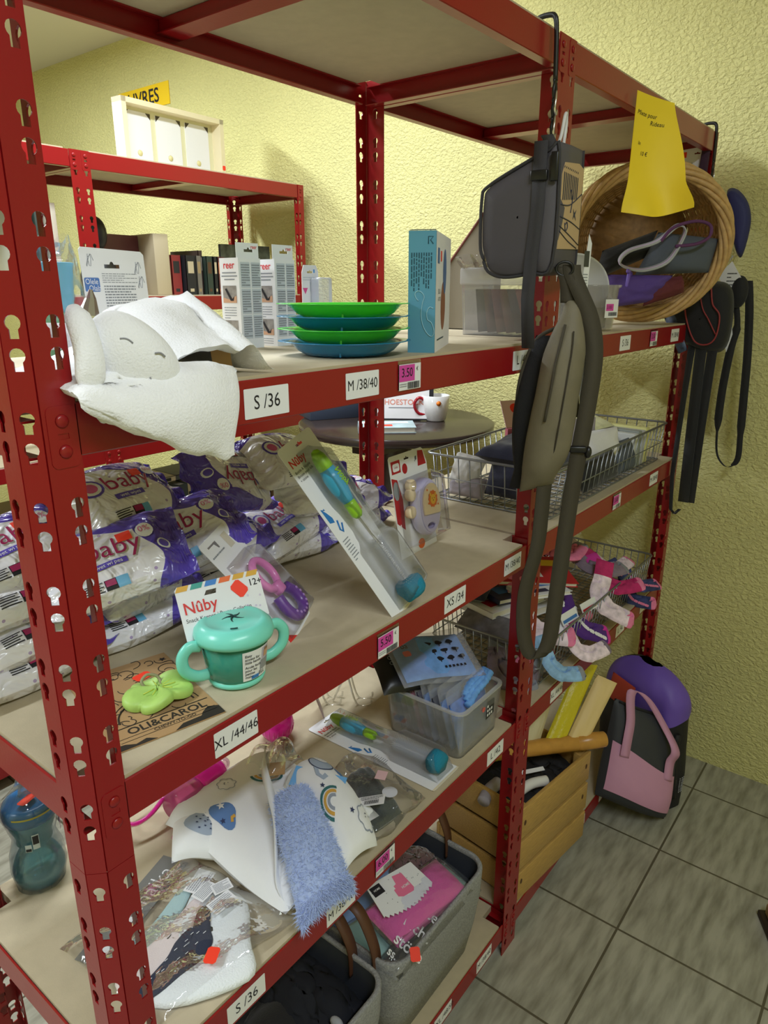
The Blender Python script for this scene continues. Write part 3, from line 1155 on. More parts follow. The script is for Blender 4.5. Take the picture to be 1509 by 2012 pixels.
def open_box(mb, x0, x1, y0, y1, z0, z1, th, taper=0.0, mi=0, r=.008):
    """open tray with rounded corners, wider at the top by taper"""
    def ring(z, off, k):
        return [(p[0], p[1], z) for p in rrect(x0 - off, x1 + off, y0 - off, y1 + off, r, 4)]
    rings = [ring(z0, 0, 0), ring(z1, taper, 0), ring(z1, taper - th, 0), ring(z0 + th, -th, 0)]
    n = len(rings[0])
    vs = [p for q in rings for p in q]
    fs = []
    for k in range(3):
        for i in range(n):
            fs.append((k * n + i, k * n + (i + 1) % n, (k + 1) * n + (i + 1) % n, (k + 1) * n + i))
    fs.append(list(range(n))[::-1])
    fs.append([3 * n + i for i in range(n)])
    mb.add(vs, fs, mi, False)


t = thing('storage_box', 'milky clear plastic box of pouches standing beside the middle front post', 'box', Matrix.Translation((.012, .062, TA)))
mb = MB()
open_box(mb, 0, .135, 0, .157, 0, .112, .002, .004, 0, .006)
mb.build('box_body', CLEARBOX, t)
mb = MB()
mb.box(-.006, .141, -.006, .163, .100, .134, 0, None, .004)
mb.build('lid', MILKY, t, label='milky lid band')
for k, c in enumerate((srgb(150, 84, 78), srgb(84, 70, 72), srgb(166, 100, 92), srgb(176, 122, 112), srgb(120, 70, 66), srgb(92, 88, 96))):
    mb = MB()
    y = .014 + .022 * k
    pad(mb, bilin((.012, y, .006), (.122, y, .006), (.122, y + .030 - .004 * k, .092), (.012, y + .030 - .004 * k, .092)), .015, 10, 10, 0, None, .4)
    tag(mb.build('fabric_pouch', mat('pouch_cloth_%d' % k, c, .8), None, Matrix.Translation((.012, .062, TA))),
        'dusky fabric pouch packed in the clear box on the upper shelf', 'pouch', 'pouches in the clear box')
for k, (x, y, a) in enumerate(((.004, .14, .3), (.02, .11, -.4), (.05, .085, .5))):
    mb = MB()
    pad(mb, lambda u, v: (.05 * (u - .5), .012 * sin(5 * u + k), .030 * v + .008 * sin(4 * u)), .008, 12, 8, 0, None, .5)
    o = mb.build('zip_bag', film('crinkled_film', (1, 1, 1)), None, TR((.012 + x, .062 + y, TA + .1335), rx=-.7 + .1 * k, rz=a))
    tag(o, 'crumpled clear bag lying on top of the clear box', 'bag', 'clear bags on the storage box')

# slanted file box behind
t = thing('magazine_file', 'brown edged slanted file box behind the clear box of pouches', 'file box', Matrix.Translation((.185, .372, TA)))
mb = MB()
L = [(0, 0), (.10, 0), (.10, .262), (0.0, .145)]
for x in (0, .078):
    mb.flat([(-p[0], p[1]) for p in L][::-1], (), .002, 0, Matrix(((0, 0, 1, x), (1, 0, 0, 0), (0, 1, 0, 0), (0, 0, 0, 1))))
mb.box(0, .08, -.10, -.098, 0, .262)
mb.box(0, .08, -.10, 0, 0, .002)
mb.build('box_body', mat('grey_brown_board', srgb(122, 112, 92), rough=.7), t)
mb = MB()
for x in (.0, .079):
    mb.tube([(x, 0, 0.002), (x, 0, .145), (x, -.10, .262)], .0032, 6)
mb.build('edge_trim', mat('red_brown_edging', srgb(120, 62, 48), rough=.6), t, label='red brown edging')

# round tub with its lid leaning in it
t = thing('storage_tub', 'clear round tub with a price label standing before the wicker basket', 'tub', Matrix.Translation((.345, .085, TA)))
mb = MB()
mb.lathe([(.0, .001), (.056, .001), (.060, .004), (.068, .094), (.073, .096), (.074, .101), (.0665, .101), (.058, .006), (0, .004)], 40, 0, None, 1, 1, True, False)
mb.build('tub_body', CLEARBOX, t)
mb = MB()
ML = Matrix(((0, -.93, -.36, -.0275), (-.0, .36, -.93, -.0665), (1, 0, 0, .052), (0, 0, 0, 1)))
ML = frame((-.018, -.0655, .050), (.95, -.31, 0), (0, 0, 1)) @ Matrix.Rotation(pi / 2, 4, 'X')
mb.rect(-.022, .022, -.020, .020, 0, ML, .0)
mb.rect(-.019, .006, -.005, .010, 1, ML, .0004)
mb.text('3.00', .010, 2, ML, -.017, .0025, .0006)
bars(mb, -.010, .018, -.016, -.008, 2, ML, .0004)
mb.build('price_label', [WHITE, PINKP, INK], t, label='white and pink price label')
tag(MB().lathe([(0, 0), (.080, 0), (.083, .002), (.083, .009), (.080, .010), (.078, .004), (0, .004)], 48).build(
    'tub_lid', mat('frosted_white_plastic', srgb(226, 228, 232), rough=.35, trans=.15), None,
    frame((.330, .118, TA + .088), (0, 0, 1), (-.80, -.60, .12)) ), 'round white lid standing upright in the clear tub', 'lid')
for k, (c, p, s) in enumerate(((srgb(226, 206, 96), (-.022, -.022, .006), (.03, .02, .03)), (srgb(150, 152, 150), (.012, -.026, .006), (.034, .02, .045)), (srgb(226, 150, 116), (-.034, 0, .006), (.02, .03, .05)))):
    tag(MB().box(p[0] - s[0] / 2, p[0] + s[0] / 2, p[1] - s[1] / 2, p[1] + s[1] / 2, p[2], p[2] + s[2], 0, None, .002).build(
        'small_packet', mat('packet_%d' % k, c, .5), None, Matrix.Translation((.345, .085, TA))),
        ('yellow', 'grey', 'peach')[k] + ' packet inside the clear tub on the upper shelf', 'packet')

# ---- wicker basket tipped toward the aisle
WICK = mat('peeled_willow', srgb(196, 158, 104), rough=.5, bump=.25, bscale=180, var=.18, vscale=60)
WICKD = mat('woven_willow', srgb(170, 130, 78), rough=.55, bump=.25, bscale=180, var=.25, vscale=50)
axis = Vector((.86, .42, .13)).normalized()          # from the mouth into the basket
BC = Vector((.655, .070, 1.690))
zb = -axis
xb = Vector((0, 0, 1)).cross(zb).normalized()
yb_ = zb.cross(xb)
MBK = Matrix(((xb.x, yb_.x, zb.x, BC.x), (xb.y, yb_.y, zb.y, BC.y), (xb.z, yb_.z, zb.z, BC.z), (0, 0, 0, 1)))
t = thing('wicker_basket', 'round wicker basket tipped on its side with its mouth facing the aisle', 'basket', MBK)
RX, RY = .190, .178


def bk_r(s):
    return 1.0 - .30 * s ** 1.6


DEPB = .20
mb = MB()
NS = 40
for k in range(22):
    s = .04 + .93 * k / 21
    r = bk_r(s)
    n = NS * 4
    pts = []
    for i in range(n):
        a = 2 * pi * i / n
        w = 1 + .018 * cos(NS / 2 * a + (k % 2) * pi)
        pts.append((RX * r * w * cos(a), RY * r * w * sin(a), -DEPB * s))
    mb.tube(pts, .0040, 6, 0, None, True)
for i in range(NS):
    a = 2 * pi * (i + .5) / NS
    mb.tube([(RX * bk_r(s) * cos(a), RY * bk_r(s) * sin(a), -DEPB * s) for s in (0, .2, .4, .6, .8, 1.0)], .0030, 5)
mb.lathe([(0, -DEPB - .006), (RX * .70, -DEPB - .004), (RX * .70, -DEPB + .001), (0, -DEPB + .001)], 40, 0, None, 1, RY / RX)
mb.build('woven_body', WICKD, t)
mb = MB()
for k in range(7):
    ph = 2 * pi * k / 7
    pts = [(RX * 1.015 * cos(a) + (.013 * cos(ph + 3 * a)) * cos(a), RY * 1.015 * sin(a) + (.013 * cos(ph + 3 * a)) * sin(a), .003 + .013 * sin(ph + 3 * a)) for a in [2 * pi * i / 120 for i in range(120)]]
    mb.tube(pts, .0062, 8, 0, None, True)
mb.build('rolled_rim', WICK, t, label='thick plaited rim')


def cloth_item(name, label, cat, pts, th, m, group=None, amp=.006, seed=0, n=18):
    """crumpled piece of cloth between four world corners (order around)"""
    c = sum((Vector(p) for p in pts), Vector()) / 4
    q = [Vector(p) - c for p in pts]
    mb = MB()
    f = bilin(*q)
    pad(mb, f, th, n, n, 0, None, .5, noisef=lambda u, v: amp * fbm(u * 3 + seed, v * 3 + seed * 1.7, seed))
    o = mb.build(name, m, None, Matrix.Translation(c))
    return tag(o, label, cat, group)


SLATE = mat('slate_fabric', srgb(84, 90, 102), rough=.8, bump=.2, bscale=500)
BLACKF = mat('black_fabric', srgb(26, 26, 30), rough=.8, sheen=.2, bump=.3, bscale=300)
PURPLE = mat('purple_fabric', srgb(86, 62, 140), rough=.8, bump=.3, bscale=200)
PLUM = mat('plum_cord', srgb(92, 48, 96), rough=.7)
WINE = mat('dark_red_fabric', srgb(96, 34, 42), rough=.8, bump=.3, bscale=200)
LILAC = mat('lilac_binding', srgb(206, 180, 222), rough=.7)
GREYF = mat('light_grey_fabric', srgb(176, 178, 182), rough=.85, bump=.3, bscale=300)

cloth_item('waist_bag', 'slate grey folded waist bag lying in the mouth of the wicker basket', 'bag',
           [(.600, .070, 1.612), (.725, -.075, 1.618), (.742, -.085, 1.700), (.640, .035, 1.715)], .055, SLATE, amp=.008, seed=3)
cloth_item('folded_garment', 'black garment lying at the back of the wicker basket', 'clothes',
           [(.560, .160, 1.600), (.640, .060, 1.655), (.665, .045, 1.722), (.570, .150, 1.672)], .05, BLACKF, amp=.012, seed=5)
cloth_item('folded_garment', 'purple garment bunched low in the wicker basket mouth', 'clothes',
           [(.500, .110, 1.530), (.575, .010, 1.548), (.612, -.022, 1.610), (.505, .105, 1.612)], .05, PURPLE, amp=.014, seed=7)
cloth_item('folded_garment', 'dark red garment between the purple one and the basket rim', 'clothes',
           [(.565, .030, 1.536), (.655, -.040, 1.570), (.640, -.035, 1.610), (.570, .020, 1.596)], .045, WINE, amp=.010, seed=9)
mb = MB()
lp = smooth_path([(.523, .085, 1.641), (.542, .071, 1.668), (.590, .021, 1.690), (.628, -.012, 1.727), (.637, -.028, 1.722), (.628, -.030, 1.700), (.592, -.012, 1.645), (.556, .027, 1.624), (.532, .060, 1.626)], 6, True)
mb.strap(lp + [lp[0], lp[1]], .022, (.75, .55, .35), .003, 0)
mb.tube(lp, .0026, 6, 1, None, True)
tag(mb.build('headband', [GREYF, LILAC], None), 'grey headband with lilac binding looped over the basket contents', 'headband')
mb = MB()
mb.tube(smooth_path([(.590, .010, 1.690), (.612, -.010, 1.722), (.650, -.050, 1.737), (.676, -.078, 1.728), (.668, -.082, 1.702), (.640, -.062, 1.684), (.604, -.022, 1.678)], 6), .004, 8)
tag(mb.build('cord_handle', PLUM, None), 'plum cord loop lying across the slate waist bag', 'cord')
mb = MB()
mb.box(-.006, .006, -.004, .004, -.02, .02, 0, TR((.520, .058, 1.600), ry=.3), .003)
mb.box(-.016, .016, -.004, .004, .012, .022, 0, TR((.520, .058, 1.600), ry=.3), .003)
tag(mb.build('plastic_clip', mat('violet_plastic', srgb(120, 92, 196), rough=.35), None), 'violet plastic buckle clip at the left of the basket contents', 'clip')

# ---- yellow note taped to the top beam
mb = MB()
YN = mat('yellow_card', srgb(250, 218, 48), rough=.6)


def note(u, v):
    a = lerp(.42, .86, sstep(0, 1, v)) + .25 * (u - .5) * sin(pi * v)
    w = lerp(.108, .122, v) + .028 * sstep(.72, 1.0, v)
    ox = lerp(.276, .236, v) - .02 * sstep(.7, 1, v)
    oy = -.008 - .012 * v
    bow = .012 * sin(u * pi) * (.3 + v) - .020 * sstep(.62, 1, v) * sin(2 * pi * u)
    x = ox + cos(a) * u * w + sin(a) * bow
    y = oy - sin(a) * u * w - cos(a) * bow * -1
    z = 1.958 - .012 * u * (1 - v) - v * lerp(.232, .222, u) - .012 * sin(u * pi) * v
    return (x, y - .004, z)


mb.grid(note, 16, 24, 0)
mb.grid(lambda u, v: Vector(note(1 - u, v)) + Vector((0, .0005, 0)), 16, 24, 0)


def on_note(txt, size, u0, v0, du, dv):
    vs, fs = text_mesh(txt, size, 'LEFT', 0, .25)
    mb.add([Vector(note(u0 + p[0] * du, v0 - p[1] * dv)) + Vector((0, -.0008, 0)) for p in vs], fs, 1, False)


on_note('Mixte pour', .15, .06, .16, .75, .36)
on_note('Rideau', .15, .42, .22, .75, .36)
on_note('lin', .11, .16, .40, .6, .4)
on_note('10 €', .14, .22, .48, .6, .36)
note_o = mb.build('paper_note', [YN, INK], None)
tag(note_o, 'bright yellow handwritten paper note hanging from the top beam', 'note')

# ---- hooks on the top beam
BLK = mat('black_plastic', srgb(22, 22, 24), rough=.35)
STEEL = mat('bright_steel', (.75, .75, .76), rough=.22, metal=1.0)
WHP = mat('white_plastic', srgb(226, 224, 228), rough=.35)


def beam_hook(x, label, ln):
    t = thing('hook_strap', label, 'hook', Matrix.Translation((x, 0, 1.985)))
    mb = MB()
    mb.tube(smooth_path([(0, .026, -.030), (0, .027, -.004), (0, .020, .007), (0, .002, .009), (0, -.010, .004), (.002, -.013, -.02), (.006, -.014, -.085)], 6), .0042, 8)
    mb.build('rubber_hook', BLK, t)
    z = -.085
    k = 0
    while z > -ln:
        mb = MB()
        for s in (1, -1):
            mb.tube([(.006 + s * .0035 * sin(a * pi / 6) * (1.3 if a < 7 else 1), -.014, z - .028 * a / 6) for a in range(7)], .0028, 6)
        mb.ball(.0065, (.006, -.014, z), 0, None, (1, .5, .8), 10, 8)
        mb.build('link', BLK, t)
        z -= .028
    mb = MB()
    for q in range(3):
        zz = -.10 - .035 * q
        mb.tube(smooth_path([(.004, -.018, zz), (-.004, -.022, zz - .012), (-.006, -.022, zz - .028), (.000, -.022, zz - .036), (.006, -.020, zz - .028)], 4), .0016, 6)
    mb.build('steel_ring', STEEL, t, label='bright steel rings')
    return t


beam_hook(-.106, 'black hook strap over the top beam at the middle post', .185)
beam_hook(.868, 'black hook strap over the top beam at the far end', .125)
mb = MB()
mb.tube(smooth_path([(-.135, -.030, 1.806), (-.122, -.034, 1.800), (-.112, -.036, 1.815), (-.098, -.034, 1.846), (-.088, -.032, 1.852), (-.082, -.030, 1.838), (-.086, -.030, 1.815), (-.098, -.034, 1.792)], 6), .0028, 8)
tag(mb.build('hanger_clip', WHP, None), 'small white plastic hanger hook above the grey lunch bag', 'hook')

# ---- grey lunch bag with tan printed end
GREYBAG = mat('charcoal_nylon', srgb(82, 78, 86), rough=.6, bump=.12, bscale=700)
WEB = mat('dark_grey_webbing', srgb(56, 54, 58), rough=.75, bump=.3, bscale=900)
TAN = mat('tan_canvas', srgb(198, 168, 128), rough=.8, bump=.2, bscale=900)
Lp, Cp = Vector((-.1822, .0672, 0)), Vector((-.1505, -.0569, 0))
ev = Vector((.140, .003, .006))
uv_ = (Cp - Lp).normalized()
t = thing('lunch_bag', 'charcoal grey lunch bag with tan printed end hanging at the middle post', 'bag',
          Matrix(((uv_.x, -uv_.y * -1 if False else ev.normalized().x, 0, Lp.x), (uv_.y, ev.normalized().y, 0, Lp.y), (0, 0, 1, 0), (0, 0, 0, 1))))
poly = [(.006, 1.628), (0, 1.650), (0, 1.720), (.010, 1.740), (.070, 1.770), (.112, 1.787), (.128, 1.786), (.128, 1.618), (.092, 1.602), (.045, 1.596), (.016, 1.606)]
pp = smooth_path([(p[0], 0, p[1]) for p in poly], 4, True)
pp = [(p.x, p.z) for p in pp]
EL = ev.length
mb = MB()


def bagring(off, w):
    cx, cz = .066, 1.69
    kk = 1 - .80 * min(1, max(0, w / EL))
    return [(.128 - (.128 - (cx + (p[0] - cx) * off)) * kk, w, cz + (p[1] - cz) * off + .006 * w / EL) for p in pp]


rings = [bagring(.02, -.004), bagring(.6, -.0035), bagring(.93, -.0005), bagring(1.0, .005), bagring(1.01, EL * .5), bagring(1.0, EL - .006), bagring(.95, EL), bagring(.02, EL + .002)]
n = len(pp)
mb.add([p for r in rings for p in r], [(k * n + i, k * n + (i + 1) % n, (k + 1) * n + (i + 1) % n, (k + 1) * n + i) for k in range(len(rings) - 1) for i in range(n)], 0, True)
mb.build('bag_body', GREYBAG, t)
mb = MB()
mb.tube([(p[0], .001, p[1]) for p in pp], .0028, 6, 0, None, True)
mb.tube([(.128 - (.128 - p[0]) * .2, EL - .001, p[1] + .006) for p in pp], .0026, 6, 0, None, True)
mb.build('piping', WEB, t, label='dark piping')
mb = MB()
MT = Matrix(((0, 0, 1, .1295), (1, 0, 0, 0), (0, 1, 0, 0), (0, 0, 0, 1)))
mb.flat([(.014, 1.640), (EL, 1.645), (EL + .001, 1.775), (EL - .03, 1.780), (.030, 1.772), (.016, 1.752)], (), .0012, 0, MT)
z = .0016
for k in range(9):
    x = .024 + .0098 * k
    mb.add([(x, 1.715 + .001 * k, z), (x + .0052, 1.716 + .001 * k, z), (x + .0062, 1.757, z), (x + .001, 1.758, z)], [(0, 1, 2, 3)], 1, False, MT)
    mb.add([(x, 1.763, z), (x + .004, 1.764, z), (x + .004, 1.767, z), (x, 1.766, z)], [(0, 1, 2, 3)], 1, False, MT)
for pts in ([(.016, 1.708), (.07, 1.712), (.136, 1.735)], [(.016, 1.690), (.08, 1.686), (.138, 1.678)], [(.016, 1.676), (.08, 1.664), (.136, 1.652)], [(.018, 1.668), (.07, 1.655), (.125, 1.646)],
            [(.045, 1.682), (.052, 1.670), (.062, 1.676), (.058, 1.684), (.050, 1.680)], [(.07, 1.735), (.080, 1.72), (.074, 1.70)]):
    mb.tube(smooth_path([(p[0], p[1], z) for p in pts], 5), .0011, 4, 1, MT)
mb.flat([(.090, 1.708), (.099, 1.702), (.111, 1.708), (.104, 1.699), (.111, 1.690), (.099, 1.696), (.090, 1.690), (.094, 1.699)], (), 0, 1, MT, z)
mb.build('printed_panel', [TAN, mat('navy_print', srgb(54, 56, 74), rough=.7)], t, label='tan panel with dark line print')
mb = MB()
mb.strap([(.100, -.006, 1.800), (.100, -.006, 1.70), (.094, -.006, 1.62), (.092, -.006, 1.56), (.098, -.006, 1.48)], .022, (1, 0, 0), .002)
mb.strap(smooth_path([(.112, .004, 1.775), (.108, .012, 1.800), (.100, .020, 1.812), (.105, .030, 1.80)], 5), .020, (1, 0, 0), .002)
mb.build('shoulder_strap', WEB, t, label='dark webbing strap')
mb = MB()
mb.box(.086, .114, -.011, -.004, 1.742, 1.758, 0, None, .002)
mb.box(.118, .130, -.010, -.004, 1.74, 1.783, 0, None, .002)
mb.build('buckle', BLK, t)
mb = MB()
mb.flat([(-.013, -.05), (.011, -.058), (.016, .045), (.004, .06)], (), .0006, 0)
mb.rect(-.008, .010, .005, .032, 1, None, .0009)
textlines(mb, -.008, .009, -.045, -.005, 8, 2, None, .0009, 12, .35)
mb.build('swing_tag', [WHITE, mat('dark_photo', srgb(60, 62, 60)), GREYINK], t, Matrix.Translation((.146, EL + .002, 1.610)) @ Matrix(((.25, 0, .97, 0), (.97, 0, -.25, 0), (0, 1, 0, 0), (0, 0, 0, 1))), label='white swing tag')

# ---- khaki cross-body bag hanging below
KHAKI = mat('khaki_nylon', srgb(116, 108, 88), rough=.62, bump=.15, bscale=600, var=.08, vscale=30)
KDARK = mat('dark_khaki_webbing', srgb(66, 60, 48), rough=.75, bump=.3, bscale=800)
MESHB = mat('black_mesh', srgb(18, 18, 24), rough=.7, bump=.6, bscale=900)
vd = Vector((.86, .51, 0)).normalized()           # away from the viewer
sd = Vector((.51, -.86, 0)).normalized()           # to the right in the photo
KO = Vector((-.128, -.078, 0))
MK = Matrix(((sd.x, vd.x, 0, KO.x), (sd.y, vd.y, 0, KO.y), (0, 0, 1, 0), (0, 0, 0, 1)))
t = thing('crossbody_bag', 'khaki cross-body bag with long strap hanging from the middle post', 'bag', MK)
mb = MB()


def kfront(u, v):
    z = lerp(1.565, 1.222, v)
    wl = lerp(.012, .036, sstep(0, .35, v)) + .010 * sstep(.3, .8, v)
    wr = lerp(.012, .030, sstep(0, .3, v)) - .016 * sstep(.72, 1, v)
    cx = lerp(.006, -.018, v)
    x = cx + lerp(-wl, wr, u)
    return (x, -.006 - .022 * sin(pi * u) * sstep(0, .3, v) * sstep(1.05, .8, v), z + .018 * u * sstep(.7, 1, v))


pad(mb, kfront, .034, 20, 36, 0, None, .45, noisef=lambda u, v: .0025 * fbm(u * 3, v * 9, 2))
kb = mb.build('front_pouch', KHAKI, t)
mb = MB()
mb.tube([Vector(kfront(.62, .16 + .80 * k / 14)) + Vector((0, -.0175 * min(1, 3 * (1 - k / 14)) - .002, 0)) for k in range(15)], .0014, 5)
mb.build('seam', mat('dark_seam_thread', srgb(58, 52, 42), rough=.9), kb)  # thin seam line in dark brown thread
mb = MB()
mb.tube([Vector(kfront(.30, .13 + .47 * k / 12)) + Vector((-.002, -.020, 0)) for k in range(13)], .0026, 6)
mb.build('zip', KDARK, kb, label='dark zip')
mb = MB()
pad(mb, lambda u, v: (lerp(-.030, -.064 + .010 * sin(v * 4), u) - .030 * sin(pi * min(1, v * 1.15)) * u + lerp(.015, -.01, v), .010 + .01 * u, lerp(1.50, 1.222, v)), .020, 14, 30, 0, None, .5)
mb.build('back_panel', MESHB, t, label='black mesh back panel')
mb = MB()
mb.tube(smooth_path([(-.012, .010, 1.515), (-.05, .02, 1.49), (-.073, .02, 1.42), (-.074, .02, 1.35), (-.062, .02, 1.28), (-.045, .015, 1.225)], 6), .0034, 8)
mb.build('binding', KDARK, t, label='khaki edge binding')
mb = MB()
mb.strap(smooth_path([(.000, -.004, 1.615), (.002, -.010, 1.60), (.014, -.014, 1.575), (.036, -.012, 1.53), (.048, -.010, 1.47), (.044, -.010, 1.38), (.030, -.010, 1.24), (.022, -.010, 1.12), (.014, -.012, .99), (.008, -.014, .925), (-.010, -.020, .893), (-.030, -.022, .905), (-.042, -.020, .955), (-.043, -.018, 1.03), (-.026, -.016, 1.12), (-.022, -.012, 1.19), (-.020, -.008, 1.25)], 6), .030,
         [Vector((1, .15, 0)) if k < 58 else Vector((.9, .45, 0)) for k in range(200)], .0022)
mb.build('shoulder_strap', KDARK, t, label='dark khaki webbing strap')
mb = MB()
mb.strap(smooth_path([(-.016, -.006, 1.612), (-.006, -.012, 1.590), (-.002, -.010, 1.555)], 5), .026, (1, 0, 0), .003)
mb.strap(smooth_path([(.030, .004, 1.545), (.020, .008, 1.45), (.026, .006, 1.36)], 5), .016, (1, .3, 0), .003)
mb.build('top_loop', KDARK, t)
mb = MB()
mb.tube([(-.012 + .014 * cos(a), -.010, 1.609 + .011 * sin(a)) for a in [2 * pi * i / 16 for i in range(16)]], .0026, 6, 0, None, True)
mb.build('ring', BLK, t)
mb = MB()
mb.box(.018, .048, -.018, -.008, 1.300, 1.312, 0, None, .003)
mb.ball(.011, (.052, -.008, 1.300), 0, None, (.6, .7, 1), 12, 8)
mb.build('strap_buckle', BLK, t)
mb = MB()
mb.flat([(.018, 1.545), (.034, 1.54), (.036, 1.42), (.031, 1.385), (.022, 1.46)], (), .0006, 0, Matrix(((1, 0, 0, 0), (0, 0, -1, -.004), (0, 1, 0, 0), (0, 0, 0, 1))))
mb.rect(.019, .033, 1.532, 1.541, 1, Matrix(((1, 0, 0, 0), (0, 0, -1, -.0048), (0, 1, 0, 0), (0, 0, 0, 1))), 0)
mb.build('swing_tag', [WHITE, ORANGE], t, label='white swing tag with orange sticker')

# ---- bags and straps hung at the far end
def plate_x(name, label, cat, pts, x, th, m, group=None):
    """soft flat thing whose face looks along -x; pts are (y, z)"""
    mb = MB()
    c = Vector((x, sum(p[0] for p in pts) / len(pts), sum(p[1] for p in pts) / len(pts)))
    ps = smooth_path([(0, p[0] - c.y, p[1] - c.z) for p in pts], 5, True)
    n = len(ps)
    rings = []
    for k, (s, d) in enumerate(((.02, -.5), (.55, -.5), (.85, -.40), (1, 0), (.85, .40), (.5, .5), (.02, .5))):
        rings.append([(d * th, p.y * s, p.z * s) for p in ps])
    mb.add([p for r in rings for p in r], [(k * n + i, (k + 1) * n + i, (k + 1) * n + (i + 1) % n, k * n + (i + 1) % n) for k in range(len(rings) - 1) for i in range(n)], 0, True)
    return mb, c


NAVY = mat('navy_nylon', srgb(40, 44, 104), rough=.6, bump=.15, bscale=500)
mb, c = plate_x('', '', '', [(-.030, 1.838), (-.055, 1.842), (-.088, 1.806), (-.103, 1.75), (-.092, 1.665), (-.070, 1.690), (-.048, 1.775)], .985, .05, NAVY)
o = mb.build('waist_bag', NAVY, None, Matrix.Translation(c))
tag(o, 'navy blue waist bag hanging against the end wall', 'bag')
mb, c = plate_x('', '', '', [(.060, 1.530), (-.02, 1.590), (-.088, 1.592), (-.112, 1.535), (-.108, 1.425), (-.060, 1.405), (.01, 1.430), (.046, 1.476)], .885, .055, BLACKF)
t = thing('waist_bag', 'black waist bag with red piping hanging at the far end of the rack', 'bag', Matrix.Translation(c))
mb.build('bag_body', BLACKF, t)
mb = MB()
mb.tube(smooth_path([(-.030, .050, .07), (-.032, .035, 0.0), (-.034, .005, -.060), (-.034, -.030, -.068), (-.034, -.050, -.045), (-.034, -.052, .01), (-.032, -.03, .04), (-.03, -.02, .085)], 6), .0022, 6)
mb.tube(smooth_path([(-.030, .012, .085), (-.033, -.005, .03), (-.033, -.024, .0), (-.033, -.048, -.04)], 6), .0018, 6)
mb.build('piping', mat('dull_red_piping', srgb(150, 52, 54), rough=.6), t, label='red piping')
mb = MB()
pad(mb, bilin((-.022, .075, .02), (-.036, .020, -.085), (-.030, .045, -.098), (-.018, .100, .00)), .012, 10, 6, 0)
mb.build('printed_pocket', mat('blue_black_print', srgb(70, 84, 112), rough=.5, var=.9, vscale=45), t, label='blue and black printed pocket')
mb = MB()
mb.strap([(-.012, -.010, -.08), (-.012, -.012, -.25), (-.012, -.014, -.40), (-.012, -.016, -.535)], .030, (0, 1, 0), .003)
mb.strap([(-.010, .016, -.07), (-.010, .020, -.20), (-.010, .024, -.36), (-.010, .026, -.46), (-.010, .018, -.565), (-.010, .006, -.578), (-.010, -.008, -.56)], [.020, .016, .014, .012, .010, .010, .010], (0, 1, 0), .003)
mb.strap([(-.008, -.040, -.08), (-.008, -.036, -.30), (-.008, -.034, -.535)], .026, (0, 1, 0), .003)
mb.build('hanging_strap', BLACKF, t, label='long black straps')
mb = MB()
zc = 1.30
mb.strap(smooth_path([(.955, -.125, 1.60), (.955, -.138, 1.52), (.955, -.150, 1.40), (.955, -.156, 1.30), (.955, -.163, 1.17), (.955, -.166, 1.10), (.955, -.150, 1.072), (.955, -.128, 1.075), (.955, -.106, 1.11), (.955, -.098, 1.19), (.955, -.097, 1.30), (.955, -.104, 1.42), (.955, -.112, 1.48), (.955, -.098, 1.55)], 5),
         [(.022 if (k < 20 or 45 < k < 60) else .006 if 28 < k < 45 else .016) for k in range(200)], (0, 1, .0), .0025)
mb.ball(.02, (.952, -.105, 1.57), 0, None, (.8, 1.2, 2.2))
tag(mb.build('webbing_strap', BLACKF, None), 'long looped black webbing strap hanging nearest the end wall', 'strap')
MTG = Matrix(((0, 0, -1, .945), (-1, 0, 0, 0), (0, 1, 0, 0), (0, 0, 0, 1)))
mb = MB()
mb.flat([(.078, 1.652), (.047, 1.616), (.077, 1.544), (.119, 1.590)], (), .0008, 0, MTG)
for k in range(5):
    mb.rect(.066 + .004 * k, .069 + .004 * k, 1.575, 1.583, 1, MTG, .001)
textlines(mb, .070, .095, 1.565, 1.625, 6, 1, MTG, .001, 5, .3)
mb.add([(.945, -.066, 1.644), (.945, -.070, 1.652), (.945, -.080, 1.665), (.945, -.076, 1.668)], [(0, 1, 2, 3)], 2, False)
tag(mb.build('swing_tag', [WHITE, INK, GREYF], None), 'white square swing tag hanging under the navy waist bag', 'tag')
mb = MB()
mb.flat([(.094, 1.515), (.107, 1.455), (.097, 1.405), (.078, 1.456)], (), .0008, 0, Matrix(((0, 0, -1, .938), (-1, 0, 0, 0), (0, 1, 0, 0), (0, 0, 0, 1))))
tag(mb.build('swing_tag', [WHITE], None), 'blank white paper slip hanging among the black straps', 'tag')
t = thing('glove_pack', 'white hang card of gloves with orange sticker under the far hook', 'gloves', TR((.895, .030, 1.915), rz=-pi / 2))
mb = MB()
mb.flat([(-.052, -.038), (.000, -.034), (.010, .030), (-.048, .026)], [eurohole(-.006, .014, .5)], .0008, 0)
mb.rect(-.046, -.034, .006, .020, 1, None, .001)
mb.text('GLOVES', .009, 2, None, -.048, -.012, .001)
mb.text('GANTS', .009, 2, None, -.046, -.024, .001)
mb.build('hang_card', [WHITE, ORANGE, INK], t, TR(rx=pi / 2))
mb = MB()
pad(mb, bilin((.002, -.004, -.05), (.026, -.004, -.045), (.028, -.004, .030), (.006, -.004, .034)), .018, 10, 16, 0, None, .5, noisef=lambda u, v: .004 * fbm(u * 4, v * 8))
mb.build('knit_gloves', mat('plum_knit', srgb(72, 48, 70), rough=.9, bump=.6, bscale=300), t, label='plum knit gloves')
